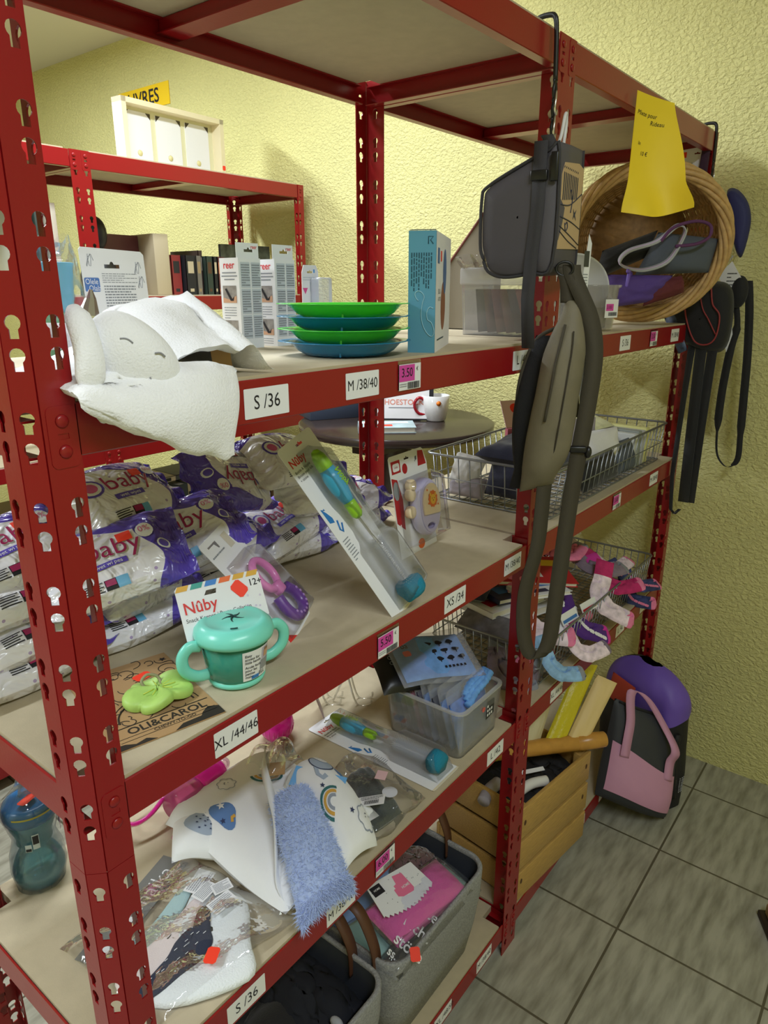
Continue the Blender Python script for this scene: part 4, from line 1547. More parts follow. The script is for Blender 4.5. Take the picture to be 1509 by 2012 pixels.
# ---------------------------------------------------------------- baby wipe packs
def wipe_material():
    m = mat('printed_wipe_film', (1, 1, 1), rough=.22, spec=.6, coat=.6)
    nt = m.node_tree
    b = P(m)
    N, L = nt.nodes.new, nt.links.new
    tc = N('ShaderNodeTexCoord')
    sp = N('ShaderNodeSeparateXYZ')
    L(tc.outputs['Object'], sp.inputs[0])

    def M2(op, a, b_=None, c=None):
        n = N('ShaderNodeMath'); n.operation = op
        for i, q in enumerate((a, b_, c)):
            if q is None:
                continue
            if isinstance(q, (int, float)):
                n.inputs[i].default_value = q
            else:
                L(q, n.inputs[i])
        return n.outputs[0]
    x, y = sp.outputs['X'], sp.outputs['Y']
    wob = M2('MULTIPLY', M2('SINE', M2('MULTIPLY', y, 62.0)), .012)
    e1 = M2('GREATER_THAN', M2('ADD', x, wob), .050)                       # violet end
    e2 = M2('LESS_THAN', M2('ADD', x, M2('MULTIPLY', y, -1.6)), -.150)     # violet corner at the other end
    e3 = M2('GREATER_THAN', M2('ADD', y, M2('MULTIPLY', M2('SINE', M2('MULTIPLY', x, 40.0)), .010)), .037)
    vi = M2('MAXIMUM', M2('MAXIMUM', e1, e2), M2('MULTIPLY', e3, M2('GREATER_THAN', x, -.04)))
    vo = N('ShaderNodeTexVoronoi'); vo.inputs['Scale'].default_value = 42
    L(tc.outputs['Object'], vo.inputs['Vector'])
    dots = M2('LESS_THAN', vo.outputs['Distance'], .10)
    mx = N('ShaderNodeMix'); mx.data_type = 'RGBA'
    mx.inputs['A'].default_value = (*srgb(240, 238, 246), 1)
    mx.inputs['B'].default_value = (*srgb(150, 110, 190), 1)
    L(M2('MULTIPLY', dots, .7), mx.inputs['Factor'])
    m2 = N('ShaderNodeMix'); m2.data_type = 'RGBA'
    m2.inputs['B'].default_value = (*srgb(92, 74, 186), 1)
    L(mx.outputs['Result'], m2.inputs['A']); L(vi, m2.inputs['Factor'])
    L(m2.outputs['Result'], b.inputs['Base Color'])
    n1 = N('ShaderNodeTexNoise'); n1.inputs['Scale'].default_value = 26; n1.inputs['Detail'].default_value = 2; n1.inputs['Distortion'].default_value = 1.4
    L(tc.outputs['Object'], n1.inputs['Vector'])
    bp = N('ShaderNodeBump'); bp.inputs['Strength'].default_value = .9; bp.inputs['Distance'].default_value = .012
    L(n1.outputs[0], bp.inputs['Height']); L(bp.outputs[0], b.inputs['Normal']); L(bp.outputs[0], b.inputs['Coat Normal'])
    return m


WIPEM = wipe_material()
VIOLET = mat('violet_print', srgb(98, 80, 190), rough=.35)
ROSE = mat('rose_print', srgb(214, 96, 150), rough=.35)
ROSED = mat('raspberry_print', srgb(168, 44, 96), rough=.35)
SKYP = mat('sky_print', srgb(110, 180, 224), rough=.4)
WPM = [WIPEM, WHITE, ROSE, ROSED, VIOLET, INK, SKYP, ORANGE]
WL_, WW_ = .205, .118


def wipe_mesh(seed, sag=0.0, sticker_on=False):
    rnd = random.Random(seed)
    a1, a2, a3 = [rnd.uniform(-1, 1) for _ in range(3)]
    mb = MB()

    def mid(u, v):
        x = (u - .5) * WL_
        y = (v - .5) * WW_ * (1 - .10 * sstep(.80, 1, abs(2 * u - 1)))
        z = .006 * a1 * sin(u * 5) + .007 * a2 * sin(v * 4 + 1) * (abs(2 * u - 1)) - sag * (2 * u - 1) ** 2
        # crimped, slightly fluttering seals
        e = sstep(.86, 1, abs(2 * u - 1))
        z += e * .006 * sin(v * 16 + a3 * 4)
        return (x, y, z)

    def th(u, v):
        e = abs(2 * u - 1)
        return .050 * (1 - sstep(.62, .90, e)) + .0012

    def nf(u, v):
        e = 1 - sstep(.75, .92, abs(2 * u - 1))
        w = .0032 * fbm(u * 5 + a1 * 9, v * 4, a2 * 7) * e
        w += .0030 * sin((v - .5) * 40 + a1 * 6) * sstep(.45, .8, abs(2 * u - 1)) * (1 - sstep(.86, .95, abs(2 * u - 1)))
        return w
    top = pad(mb, mid, th, 44, 30, 0, None, .42, None, nf)

    def on(p, q, lift=.0009):
        u, v = .5 + p / WL_, .5 + q / WW_
        u, v = max(.02, min(.98, u)), max(.02, min(.98, v))
        T = top(u, v)
        return T + Vector((0, 0, lift))

    def put(vs, fs, mi, ox, oy, s=1.0, rot=0.0, lift=.0009):
        c, sn = cos(rot), sin(rot)
        mb.add([on(ox + (p[0] * c - p[1] * sn) * s, oy + (p[0] * sn + p[1] * c) * s, lift) for p in vs], fs, mi, False)

    def patch(x0, x1, y0, y1, mi, lift=.0010, n=6):
        vs = [(lerp(x0, x1, i / n), lerp(y0, y1, j / n)) for i in range(n + 1) for j in range(n + 1)]
        fs = [(i * (n + 1) + j, (i + 1) * (n + 1) + j, (i + 1) * (n + 1) + j + 1, i * (n + 1) + j + 1) for i in range(n) for j in range(n)]
        put(vs, fs, mi, 0, 0, 1, 0, lift)

    def disc(cx, cy, r, mi, lift, ry=None):
        n = 14
        vs = [(cx, cy)] + circle(cx, cy, r * .55, n, (ry or r) * .55) + circle(cx, cy, r, n, ry)
        fs = [(0, 1 + i, 1 + (i + 1) % n) for i in range(n)] + [(1 + i, 1 + n + i, 1 + n + (i + 1) % n, 1 + (i + 1) % n) for i in range(n)]
        put(vs, fs, mi, 0, 0, 1, 0, lift)

    disc(-.048, .012, .017, 4, .0010)
    disc(-.048, .012, .0135, 1, .0014)
    disc(-.048, .012, .009, 4 if seed % 2 else 2, .0018)
    for off, mi, lf in ((.018, 1, .0012), (.0, 3, .0018)):
        v, f = text_mesh('baby', .040, 'CENTER', off, .0)
        put(v, f, mi, .006, .008, 1.0, -.05, lf)
    patch(-.030, .018, -.020, -.011, 4)
    v, f = text_mesh('wet wipes', .0085, 'CENTER')
    put(v, f, 1, -.006, -.0155, 1, 0, .0016)
    disc(.054, .020, .0115, 1, .0012)
    v, f = text_mesh('0%', .013, 'CENTER')
    put(v, f, 2, .054, .022, 1, 0, .0018)
    disc(.070, -.006, .0085, 1, .0012)
    disc(.070, -.006, .0062, 4, .0016)
    # information block toward the front edge
    patch(-.020, -.004, -.050, -.036, 5)
    patch(-.019, -.005, -.045, -.037, 3, .0016)
    patch(-.004, .010, -.050, -.036, 6)
    for k in range(5):
        patch(-.046 + 0 * k, -.022 - .004 * (k % 2), -.0495 + .003 * k, -.0482 + .003 * k, 5, .0010, 3)
    if sticker_on:
        patch(.016, .036, .012, .026, 7, .0024)
    for s in (-1, 1):
        for k in range(4):
            xs = s * (WL_ * .5 - .004 - .0035 * k)
            patch(xs - .0005, xs + .0005, -.050, .050, 1 if s < 0 else 4, .0006, 8)
    return mb.mesh('wipe_pack', WPM)


WMESH = [wipe_mesh(1), wipe_mesh(2, .006, True), wipe_mesh(3, .010), wipe_mesh(4, -.004, True)]


def wipes(k, c, xd, nd, label):
    o = bpy.data.objects.new('wipe_pack', WMESH[k])
    COL.objects.link(o)
    M = frame(c, xd, nd)
    o.matrix_world = M
    return tag(o, label, 'baby wipes', 'white and violet baby wipe packs heaped on the second shelf')


V3 = Vector
FB = (0, -.45, .9)
for k, c, xd, nd, lb in (
    (0, (-.935, .285, 1.115), (1, .02, .01), (0, -.12, 1), 'baby wipe pack at the bottom of the left stack behind the front post'),
    (2, (-.930, .290, 1.158), (1, -.02, .03), (0, -.25, 1), 'second wipe pack up in the left stack behind the front post'),
    (1, (-.930, .300, 1.203), (1, .05, .02), (0, -.35, .95), 'third wipe pack up in the left stack behind the front post'),
    (3, (-.925, .315, 1.250), (1, .02, .06), (0, -.5, .87), 'violet wipe pack on top of the left stack behind the front post'),
    (0, (-.790, .290, 1.114), (1, -.05, 0), (0, -.10, 1), 'bottom wipe pack with violet end just right of the front post'),
    (2, (-.765, .300, 1.160), (1, .12, -.05), (0, -.25, 1), 'wipe pack lying on the bottom one right of the front post'),
    (3, (-.830, .235, 1.225), (.92, -.30, .12), (-.1, -.55, .83), 'wipe pack tilted against the front post with violet corner'),
    (0, (-.700, .262, 1.222), (.90, -.20, .16), (-.15, -.62, .78), 'wipe pack showing a 0% heart in the middle of the heap'),
    (1, (-.755, .320, 1.283), (.93, .10, .06), (-.10, -.62, .78), 'violet wipe pack leaning high at the left of the heap'),
    (2, (-.610, .345, 1.118), (1, .10, 0), (0, -.1, 1), 'wipe pack on the board behind the teether card'),
    (0, (-.585, .330, 1.168), (.98, -.15, .05), (0, -.35, .94), 'wipe pack with violet right end above the teether card'),
    (1, (-.420, .335, 1.114), (1, -.02, 0), (0, -.08, 1), 'wipe pack on the board behind the leaning bottle brush'),
    (3, (-.440, .320, 1.160), (.97, .12, .10), (0, -.35, .94), 'wipe pack lying second from the board behind the bottle brush'),
    (2, (-.225, .345, 1.116), (1, .05, 0), (0, -.1, 1), 'wipe pack at the right end behind the lion rattle card'),
    (0, (-.250, .330, 1.163), (.98, -.1, .05), (0, -.3, .95), 'upper wipe pack at the right end behind the lion rattle card'),
    (3, (-.355, .310, 1.215), (.96, -.10, -.14), (.1, -.60, .79), 'violet wipe pack leaning behind the top of the bottle brush'),
    (2, (-.535, .335, 1.262), (-.93, -.15, .20), (-.05, -.75, .66), 'big pale wipe pack on top of the heap seen from its back'),
    (1, (-.395, .340, 1.270), (.97, .02, -.10), (.05, -.70, .71), 'uppermost wipe pack with violet right end behind the bottle brush'),
):
    wipes(k, c, xd, nd, lb)

# ---------------------------------------------------------------- carded goods on the second shelf
BRL, BRW = .325, .090
HOLO = mat('clear_blister', (1, 1, 1)) if False else film('clear_blister', (.97, .97, .98), .34, .07, .02)
LIME = mat('lime_plastic', srgb(150, 206, 40), rough=.3)
AQUA = mat('aqua_plastic', srgb(64, 170, 214), rough=.3)
SPONGE = mat('teal_sponge', srgb(28, 128, 160), rough=.95, bump=.8, bscale=260)
BRISTLE = mat('white_bristle', srgb(228, 230, 236), rough=.7, bump=.9, bscale=240, stretch=(1, 1, 8))
REDPR = mat('red_logo_print', srgb(216, 48, 44), rough=.5)
PRT = [WHITE, REDPR, GREYINK, mat('blue_print', srgb(46, 122, 196), rough=.5), mat('orange_print', srgb(236, 110, 50), rough=.5), INK, mat('cream_edge', srgb(226, 214, 186), rough=.6)]


def brush_pack(name, label, M):
    """bottle brush on a long card; local x across, y up the card, z out"""
    t = thing(name, label, 'bottle brush', M, 'carded bottle brushes')
    w, h = BRW, BRL
    mb = MB()
    mb.flat(rrect(-w / 2, w / 2, 0, h, .006, 3), [eurohole(.004, h - .012, .55)], .0007, 0)
    z = .0010
    for off, mi in ((.02, 0), (.0, 1)):
        mb.text('Nûby', .0185, mi, None, -w / 2 + .006, h - .030, z + (.0002 if mi else 0), 'LEFT', .95, .02 + off)
    mb.text('Bottle & Nipple', .0062, 5, None, -w / 2 + .006, h - .044, z)
    mb.text('Brosse pour bib.', .0062, 5, None, -w / 2 + .006, h - .051, z)
    mb.text('+ tétine', .0062, 5, None, -w / 2 + .006, h - .058, z)
    mb.flat([(-w / 2 + .006, .190), (-w / 2 + .016, .186), (-w / 2 + .017, .194), (-w / 2 + .012, .206), (-w / 2 + .008, .212), (-w / 2 + .012, .214), (-w / 2 + .013, .210), (-w / 2 + .005, .216)], (), 0, 3, None, z)
    mb.tube([(-w / 2 + .022, .186, z), (-w / 2 + .017, .172, z), (-w / 2 + .020, .166, z), (-w / 2 + .028, .178, z)], .0018, 4, 3)
    textlines(mb, -w / 2 + .006, -w / 2 + .022, .118, .158, 8, 2, None, z, 4, .35)
    mb.rect(w / 2 - .020, w / 2 - .004, .190, .202, 3, None, z)
    mb.rect(w / 2 - .020, w / 2 - .008, .204, .214, 4, None, z)
    mb.rect(w / 2 - .018, w / 2 - .004, .170, .180, 4, None, z)
    mb.rect(w / 2 - .022, w / 2 - .004, .180, .190, 3, None, z * 1.2)
    mb.rect(-w / 2, w / 2, 0, .004, 6, None, z)
    mb.build('backing_card', PRT, t)
    mb = MB()
    cx = .008
    zc = .024
    mb.lathe([(0, .0), (.006, .002), (.0105, .012), (.0125, .026), (.0120, .036)], 20, 1, TR((cx - .010, h - .030, zc), rx=pi / 2))
    mb.lathe([(.0122, .034), (.0150, .050), (.0145, .070), (.0105, .088), (.0090, .096)], 20, 0, TR((cx - .010, h - .030, zc), rx=pi / 2))
    mb.lathe([(.0092, .094), (.0100, .100), (.0095, .118), (.0055, .124), (0, .125)], 20, 1, TR((cx - .010, h - .030, zc), rx=pi / 2))
    mb.text('Nûby', .014, 1, Matrix(((0, -1, 0, cx - .006), (-1, 0, 0, h - .085), (0, 0, 1, zc + .0150), (0, 0, 0, 1))), 0, 0, 0, 'CENTER', 1, .03)
    mb.build('grip', [AQUA, LIME], t, label='blue grip with lime ends')
    mb = MB()
    mb.tube([(cx - .010, h - .150, zc), (cx - .008, h - .185, zc), (cx - .004, h - .215, zc), (cx - .002, .030, zc)], .0030, 8)
    mb.tube([(cx - .012, h - .150, zc + .004), (cx - .010, h - .185, zc + .004), (cx - .006, h - .210, zc + .004)], .0014, 6)
    mb.build('shaft', WHP, t)
    mb = MB()
    br = MB()
    rnd = random.Random(2)
    for k in range(26):
        yy = .040 + .0034 * k
        for j in range(26):
            a = 2 * pi * j / 26 + k * .11
            r = .024 + rnd.uniform(-.0012, .0012)
            c, s = cos(a), sin(a)
            br.add([(cx - .002 + .003 * c - .0007 * s, yy, zc + .003 * s + .0007 * c), (cx - .002 + .003 * c + .0007 * s, yy, zc + .003 * s - .0007 * c), (cx - .002 + r * c, yy + .003, zc + r * s)], [(0, 1, 2)], 0, False)
    br.build('bristles', mat('clear_bristle', srgb(236, 238, 244), rough=.5), t, label='white bristles')
    mb = MB()
    mb.lathe([(0, 0), (.012, .001), (.0215, .006), (.0235, .014), (.0225, .026), (.019, .032), (0, .034)], 24, 0, TR((cx - .002, .046, zc), rx=pi / 2))
    mb.bend(lambda x, y, z_: (x + .003 * nz(x * 60, y * 60, z_ * 60), y + .003 * nz(x * 60, z_ * 60, 3), z_ + .003 * nz(y * 60, x * 60, 9)))
    mb.build('sponge_tip', SPONGE, t, label='teal sponge tip')
    mb = MB()

    def shell(u, v):
        y = lerp(.008, h - .022, v)
        hw = .0165 - .004 * sstep(.45, .5, v) * sstep(.68, .6, v) + (.0125) * sstep(.43, .38, v)
        hh = (.044 if v > .02 else .01) * (.9 + .10 * sstep(.43, .38, v) * 1.2) * min(1, v * 18) * min(1, (1 - v) * 16)
        a = pi * u
        return (cx - .006 * sstep(.3, .7, v) - (hw) * cos(a) * 1.04, y, .001 + hh * min(1, 1.35 * sin(a) ** .6 if sin(a) > 0 else 0))
    mb.grid(shell, 20, 44)
    mb.build('blister', HOLO, t, label='clear blister')
    return t


# leaning brush: bottom edge on the board near the front, top against the wipes
b0 = Vector((-.457, .0125, TB + .0012))
tp = Vector((-.553, .150, 1.3470))
yd = (tp - b0).normalized()
xd = (Vector((1, .03, 0)) - yd * Vector((1, .03, 0)).dot(yd)).normalized()
zd = xd.cross(yd)
brush_pack('bottle_brush_pack', 'bottle brush on a long white card leaning upright against the wipe packs',
           Matrix(((xd.x, yd.x, zd.x, b0.x), (xd.y, yd.y, zd.y, b0.y), (xd.z, yd.z, zd.z, b0.z), (0, 0, 0, 1))))

# lion rattle card
t = thing('rattle_card', 'white card with a lion tambourine rattle leaning on the wipe packs', 'rattle', TR((-.300, .142, TB + .0012), rx=pi / 2 - .17, rz=.06))
mb = MB()
w, h = .130, .196
mb.flat([(0, 0), (w, 0), (w - .001, h - .030), (w - .010, h - .004), (w - .016, h), (.004, h), (0, h - .004)], [eurohole(.060, h - .012, .55)], .0007, 0)
z = .001
mb.rect(.006, .036, h - .034, h - .010, 1, None, z)
mb.flat(rrect(.010, .032, h - .030, h - .015, .004, 3), (), 0, 0, None, z * 1.4)
mb.text('Little', .006, 1, None, .021, h - .022, z * 1.8, 'CENTER')
mb.flat(circle(.050, h - .030, .009, 16, .010), (), 0, 1, None, z)
mb.flat([(w - .034, h - .034), (w - .004, h - .034), (w - .012, h - .006), (w - .030, h - .004)], (), 0, 1, None, z)
mb.flat([(.002, .070), (.026, .052), (.030, .110), (.020, .150), (.002, .156)], (), 0, 1, None, z)
mb.text('♫', .016, 2, None, w - .045, h - .018, z)
mb.flat(circle(.012, .130, .010, 14, .018), (), 0, 2, None, z * 1.5)
mb.text('!', .02, 0, None, .012, .058, z * 1.5, 'CENTER', 1, .02)
mb.flat(circle(.074, .012, .012, 14, .010), (), 0, 3, None, z)
mb.build('backing_card', [WHITE, mat('deep_red_print', srgb(176, 30, 40), rough=.45), GREYINK, PRT[4]], t)
CREAM = mat('cream_plastic', srgb(248, 226, 190), rough=.3)
MAUVE = mat('pale_mauve_plastic', srgb(214, 208, 246), rough=.25)
mb = MB()
body = [(p[0], p[1]) for p in [(.035 * cos(a), .047 * sin(a) + (.006 if sin(a) > 0 else 0)) for a in [2 * pi * i / 40 for i in range(40)]]]
hole = [(.017 * cos(a), -.034 + .0085 * sin(a)) for a in [2 * pi * i / 20 for i in range(20)]]
MR = TR((.080, .082, .003), rz=-.12)
mb.flat(body, [hole], .026, 0, MR, 0)
mb.flat([(p[0] * .99, p[1] * .99) for p in body], [hole], .0, 0, MR, .0262)
mb.tube([(p[0], p[1], .013) for p in body], .0062, 10, 0, MR, True, True, 2.0)
mb.tube([(p[0], p[1], .0235) for p in hole], .003, 8, 0, MR, True)
rt = mb.build('rattle_body', MAUVE, t, label='pale mauve tambourine body')
mb = MB()
mb.flat([(p[0] * .86, .006 + (p[1]) * .80) for p in body if p[1] > -.024], (), .003, 0, MR, .0268)
lion = MR @ Matrix.Translation((.002, .018, .0305))
n = 22
mane = [((.0150 + .0022 * (i % 2)) * cos(2 * pi * i / n), (.0150 + .0022 * (i % 2)) * sin(2 * pi * i / n)) for i in range(n)]
mb.flat(mane, (), 0, 1, lion)
mb.flat(circle(0, -.001, .0098, 20), (), 0, 2, lion, .0004)
for sx in (-1, 1):
    mb.flat(circle(sx * .009, .0085, .0032, 10), (), 0, 2, lion, .0004)
    mb.flat(circle(sx * .0040, .0012, .0011, 8), (), 0, 3, lion, .0008)
mb.flat([(-.0022, -.0022), (.0022, -.0022), (0, -.0046)], (), 0, 3, lion, .0008)
for p in ((-.019, .018), (-.016, -.008), (.018, -.012)):
    mb.flat(circle(p[0], p[1], .0022, 8), (), 0, 1, lion)
mb.build('face_plate', [CREAM, mat('lion_mane_orange', srgb(236, 120, 34), rough=.4), mat('lion_face_yellow', srgb(250, 196, 60), rough=.4), INK], rt, label='cream plate with printed lion')
mb = MB()
for (px, py) in ((.034, .118), (.028, .086), (.040, .135)):
    mb.lathe([(0, 0), (.011, 0), (.012, .002), (.012, .010), (.011, .012), (0, .012)], 20, 0, Matrix.Translation((px, py, .010)))
mb.build('jingle_disc', CREAM, t, label='cream jingle discs')
mb = MB()
mb.grid(lambda u, v: (.078 + .062 * (2 * u - 1), .082 + .066 * (2 * v - 1), .001 + .036 * min(1, 2.6 * (1 - max(abs(2 * u - 1), abs(2 * v - 1)) ** 3))), 24, 24)
mb.build('blister', HOLO, t, label='clear blister')

# pink teether on a card, lying back on the wipes
b0 = Vector((-.618, .094, TB + .001))
tp = Vector((-.690, .200, 1.236))
yd = (tp - b0).normalized()
xd = Vector((.90, .36, 0))
xd = (xd - yd * xd.dot(yd)).normalized()
zd = xd.cross(yd)
t = thing('teether_card', 'white card with a pink and purple chain teether lying behind the snack cup', 'teether',
          Matrix(((xd.x, yd.x, zd.x, b0.x), (xd.y, yd.y, zd.y, b0.y), (xd.z, yd.z, zd.z, b0.z), (0, 0, 0, 1))))
mb = MB()
h = (tp - b0).length
mb.flat(rrect(-.046, .046, 0, h, .006, 3), [[(-.032, h - .010), (-.032, h - .013), (-.014, h - .013), (-.010, h - .022), (-.006, h - .022), (-.006, h - .010)]], .0007, 0)
textlines(mb, -.040, .0, h - .030, h - .024, 1, 2, None, .001, 3, .4)
mb.flat([(-.046, 0), (-.020, 0), (-.040, .016), (-.046, .018)], (), 0, 1, None, .001)
mb.rect(.012, .028, h - .035, h - .010, 3, None, .0009)
mb.build('backing_card', [WHITE, REDPR, GREYINK, mat('beige_print', srgb(214, 206, 190), rough=.5)], t)
PINKT = mat('pink_teether_plastic', srgb(238, 140, 206), rough=.25)
PURT = mat('purple_teether_plastic', srgb(110, 56, 160), rough=.25)
mb = MB()
mb.tube([(.004 + .020 * cos(a), .098 + .026 * sin(a), .016) for a in [2 * pi * i / 28 for i in range(28)]], .0060, 10, 0, None, True)
mb.build('ring', PINKT, t, label='pink teether ring')
mb = MB()
mb.box(-.004, .016, .060, .080, .008, .024, 0, None, .005)
mb.build('link_block', PINKT, t)
mb = MB()
mb.tube(smooth_path([(-.012, .062, .016), (-.016, .040, .016), (-.008, .022, .016), (.010, .018, .016), (.026, .026, .016), (.030, .046, .016), (.022, .062, .016)], 6), .0085, 12)
mb.build('chain_loop', PURT, t, label='purple teether loop')
mb = MB()
for k in range(9):
    a = -2.6 + k * .38
    mb.ball(.0024, (.008 + .0235 * cos(a), .040 + .022 * sin(a), .0245), 0, None, (1, 1, .6), 8, 6)
mb.build('studs', mat('lilac_studs', srgb(196, 150, 226), rough=.3), t, label='lilac studs')
mb = MB()
mb.grid(lambda u, v: (.002 + lerp(.040, .034, v) * (2 * u - 1), .006 + .140 * v, .001 + .030 * min(1, 2.4 * (1 - max(abs(2 * u - 1), abs(2 * v - 1)) ** 4))), 20, 24)
mb.build('blister', HOLO, t, label='clear blister')

# snack cup
MINT = mat('mint_plastic', srgb(126, 222, 204), rough=.28, spec=.5)
MINTD = mat('translucent_sea_green', srgb(70, 168, 148), rough=.18, trans=.35)
t = thing('snack_cup_pack', 'mint green two handled snack cup with white header card at the shelf front', 'cup', TR((-.772, .062, TB), rz=-.30))
mb = MB()
mb.lathe([(0, .0), (.030, .0), (.036, .003), (.0375, .008), (.034, .012), (0, .012)], 40)
mb.build('base', MINT, t, label='mint base')
mb = MB()
mb.lathe([(.034, .010), (.0372, .012), (.0445, .066), (.0425, .066), (.0350, .014)], 44, 0, None, 1, 1, True, False)
mb.build('bowl', MINTD, t, label='see-through sea green bowl')
mb = MB()
mb.lathe([(.0455, .062), (.050, .064), (.0515, .070), (.0495, .078), (.042, .085), (.036, .0865), (.034, .0845), (.020, .0875), (0, .0885)], 48)
for k in range(5):
    a = 2 * pi * k / 5
    mb.tube([(.024 * s * cos(a + s * .9), .024 * s * sin(a + s * .9), .0888 - .0032 * s) for s in (.05, .3, .5, .75, 1.0)], lambda s: .0017 * (1 - s * .6), 6, 1)
mb.tube([(.030 * cos(a), .030 * sin(a), .0862) for a in (4.2, 4.35, 4.5)], .0010, 5, 1)
mb.build('lid', [MINT, mat('dark_slit', srgb(20, 66, 64), rough=.6)], t, label='mint lid with star slits')
for s in (-1, 1):
    mb = MB()
    mb.tube(smooth_path([(s * .046, 0, .060), (s * .060, 0, .062), (s * .070, 0, .050), (s * .068, 0, .032), (s * .054, 0, .020), (s * .038, 0, .018)], 6), .0052, 10, 0, None, False, True, 1.5)
    mb.build('handle', MINT, t, label='mint handle')
CARDM = Matrix(((1, 0, 0, 0), (0, .50, -.87, .020), (0, .87, .50, .078), (0, 0, 0, 1)))
mb = MB()
cw = .058
mb.flat([(-cw, -.016), (cw - .010, -.014), (cw, -.008), (cw, .050), (cw - .004, .054), (-cw + .004, .054), (-cw, .050)], [[(-.022, .036), (-.006, .036), (-.004, .042), (-.018, .042)]], .0007, 0, CARDM)
z = .001
cols = [4, 3, 1, 4, 3, 2]
for k in range(6):
    x0, x1 = -cw + 2 * cw * k / 6, -cw + 2 * cw * (k + 1) / 6
    mb.flat([(x0, .047), (x0 + .004, .054), (x1, .054), (x1 - .004, .047)], (), 0, (4, 6, 7, 3, 4, 4)[k], CARDM, z)
for off, mi in ((.035, 0), (.012, 1)):
    mb.text('Nûby', .0215, mi, CARDM, -cw + .005, .0235, z + (.0003 if mi == 1 else 0), 'LEFT', .95, off)
mb.text('Snack Keeper / Porte-Collation', .0072, 5, CARDM, -cw + .005, .0085, z, 'LEFT', .98)
mb.text('12+', .0125, 5, CARDM, .040, .038, z, 'LEFT', 1, .01)
sticker(mb, CARDM @ TR((.026, .034, z * 1.5), rz=-.9), .022, .017, 8)
rnd = random.Random(4)
for k in range(8):
    px, py = rnd.uniform(.030, .054), rnd.uniform(.000, .024)
    mb.flat(circle(px, py, .0016, 6), (), 0, 9, CARDM, z)
mb.build('header_card', [WHITE, REDPR, GREYINK, PRT[4], mat('ochre_print', srgb(222, 170, 60), rough=.5), INK, mat('teal_print', srgb(60, 160, 150), rough=.5), mat('cobalt_print', srgb(60, 130, 210), rough=.5), ORANGE, mat('pale_star_print', srgb(214, 204, 226), rough=.5)], t, label='white header card')
# wrap label on the cup wall
mb = MB()


def on_cup(px, pz, lift=.0012):
    r = lerp(.0372, .0445, (pz - .012) / .054) + lift
    a = -pi / 2 + px / .042
    return (r * cos(a), r * sin(a), pz)


def cup_patch(x0, x1, z0, z1, mi, lift=.0012, n=10):
    vs = [on_cup(lerp(x0, x1, i / n), lerp(z0, z1, j / 3), lift) for i in range(n + 1) for j in range(4)]
    mb.add(vs, [(i * 4 + j, (i + 1) * 4 + j, (i + 1) * 4 + j + 1, i * 4 + j + 1) for i in range(n) for j in range(3)], mi, True)


cup_patch(-.008, .036, .014, .057, 0)


def cup_text(s, size, x, zz, mi=1):
    vs, fs = text_mesh(s, size, 'LEFT', .01)
    mb.add([on_cup(x + p[0], zz + p[1], .0018) for p in vs], fs, mi, False)


for k, s in enumerate(('Easy', 'access for', 'little hands')):
    cup_text(s, .0052, -.005, .051 - .005 * k)
for k, s in enumerate(('Accès facile', 'pour les', 'petites', 'mains')):
    cup_text(s, .0052, -.005, .034 - .0048 * k)
cup_patch(.020, .034, .036, .055, 2, .0016)
cup_patch(.018, .034, .024, .038, 3, .0019)
cup_patch(.023, .032, .041, .051, 4, .0021)
cup_patch(.024, .031, .050, .054, 5, .0022)
cup_patch(.004, .016, .015, .020, 6, .0018)
cup_text('ELL', .0075, .016, .020)
mb.build('wrap_label', [WHITE, INK, mat('photo_backdrop', srgb(196, 190, 206), rough=.5), mat('photo_shirt', srgb(150, 152, 158), rough=.5), SKIN, mat('photo_hair', srgb(150, 116, 84), rough=.5), PRT[3]], t, label='white wrap label with small photo')

# kraft card with rubber leaf teether
xd = Vector((.1285, -.030, 0)).normalized()
t = thing('teether_card', 'brown kraft card with ornate black print holding a green rubber flower', 'teether', frame((-.9625, .040, TB + .0004), xd))
mb = MB()
w, h = .131, .188
mb.flat([(0, 0), (w, 0), (w, h), (0, h)], (), .0012, 0)
z = .0015
mb.text('OLI&CAROL', .0185, 1, None, w / 2 + .006, .031, z, 'CENTER', .95, .02)
mb.text('CHEWY-TO-GO', .0072, 1, None, w / 2 + .010, .0175, z, 'CENTER', 1, .012)
for y in (.0415, .0425, .0205, .0135):
    mb.rect(.010, w - .004, y, y + .0008, 1, None, z)
rnd = random.Random(11)
mb.flat([(0, 0), (w * .36, 0), (w * .28, .008), (w * .18, .004), (w * .1, .010), (0, .012)], (), 0, 1, None, z)
mb.flat([(w * .52, 0), (w, 0), (w, .018), (w - .012, .024), (w - .022, .016), (w * .8, .010), (w * .62, .009)], (), 0, 1, None, z)
for k in range(46):
    cx, cy = rnd.uniform(.004, w - .004), rnd.uniform(.046, h - .004)
    r = rnd.uniform(.004, .016)
    a0, a1 = rnd.uniform(0, 6.28), rnd.uniform(2, 5)
    pts = [(cx + r * (1 - .5 * i / 14) * cos(a0 + a1 * i / 14), cy + r * (1 - .5 * i / 14) * sin(a0 + a1 * i / 14), z) for i in range(15)]
    pts = [(min(w - .001, max(.001, p[0])), min(h - .001, max(.001, p[1])), p[2]) for p in pts]
    mb.tube(pts, .0006, 4, 1)
for k in range(16):
    cx, cy = rnd.choice((rnd.uniform(.003, .022), rnd.uniform(w - .022, w - .003))), rnd.uniform(.044, h - .012)
    mb.flat([(cx + .006 * (1 if i % 2 else .45) * cos(i * pi / 5), cy + .006 * (1 if i % 2 else .45) * sin(i * pi / 5)) for i in range(10)], (), 0, 1, None, z)
mb.tube([(w * .52 + .046 * cos(a), .052 + .040 * sin(a), z) for a in [pi * i / 20 for i in range(21)]], .0012, 4, 1)
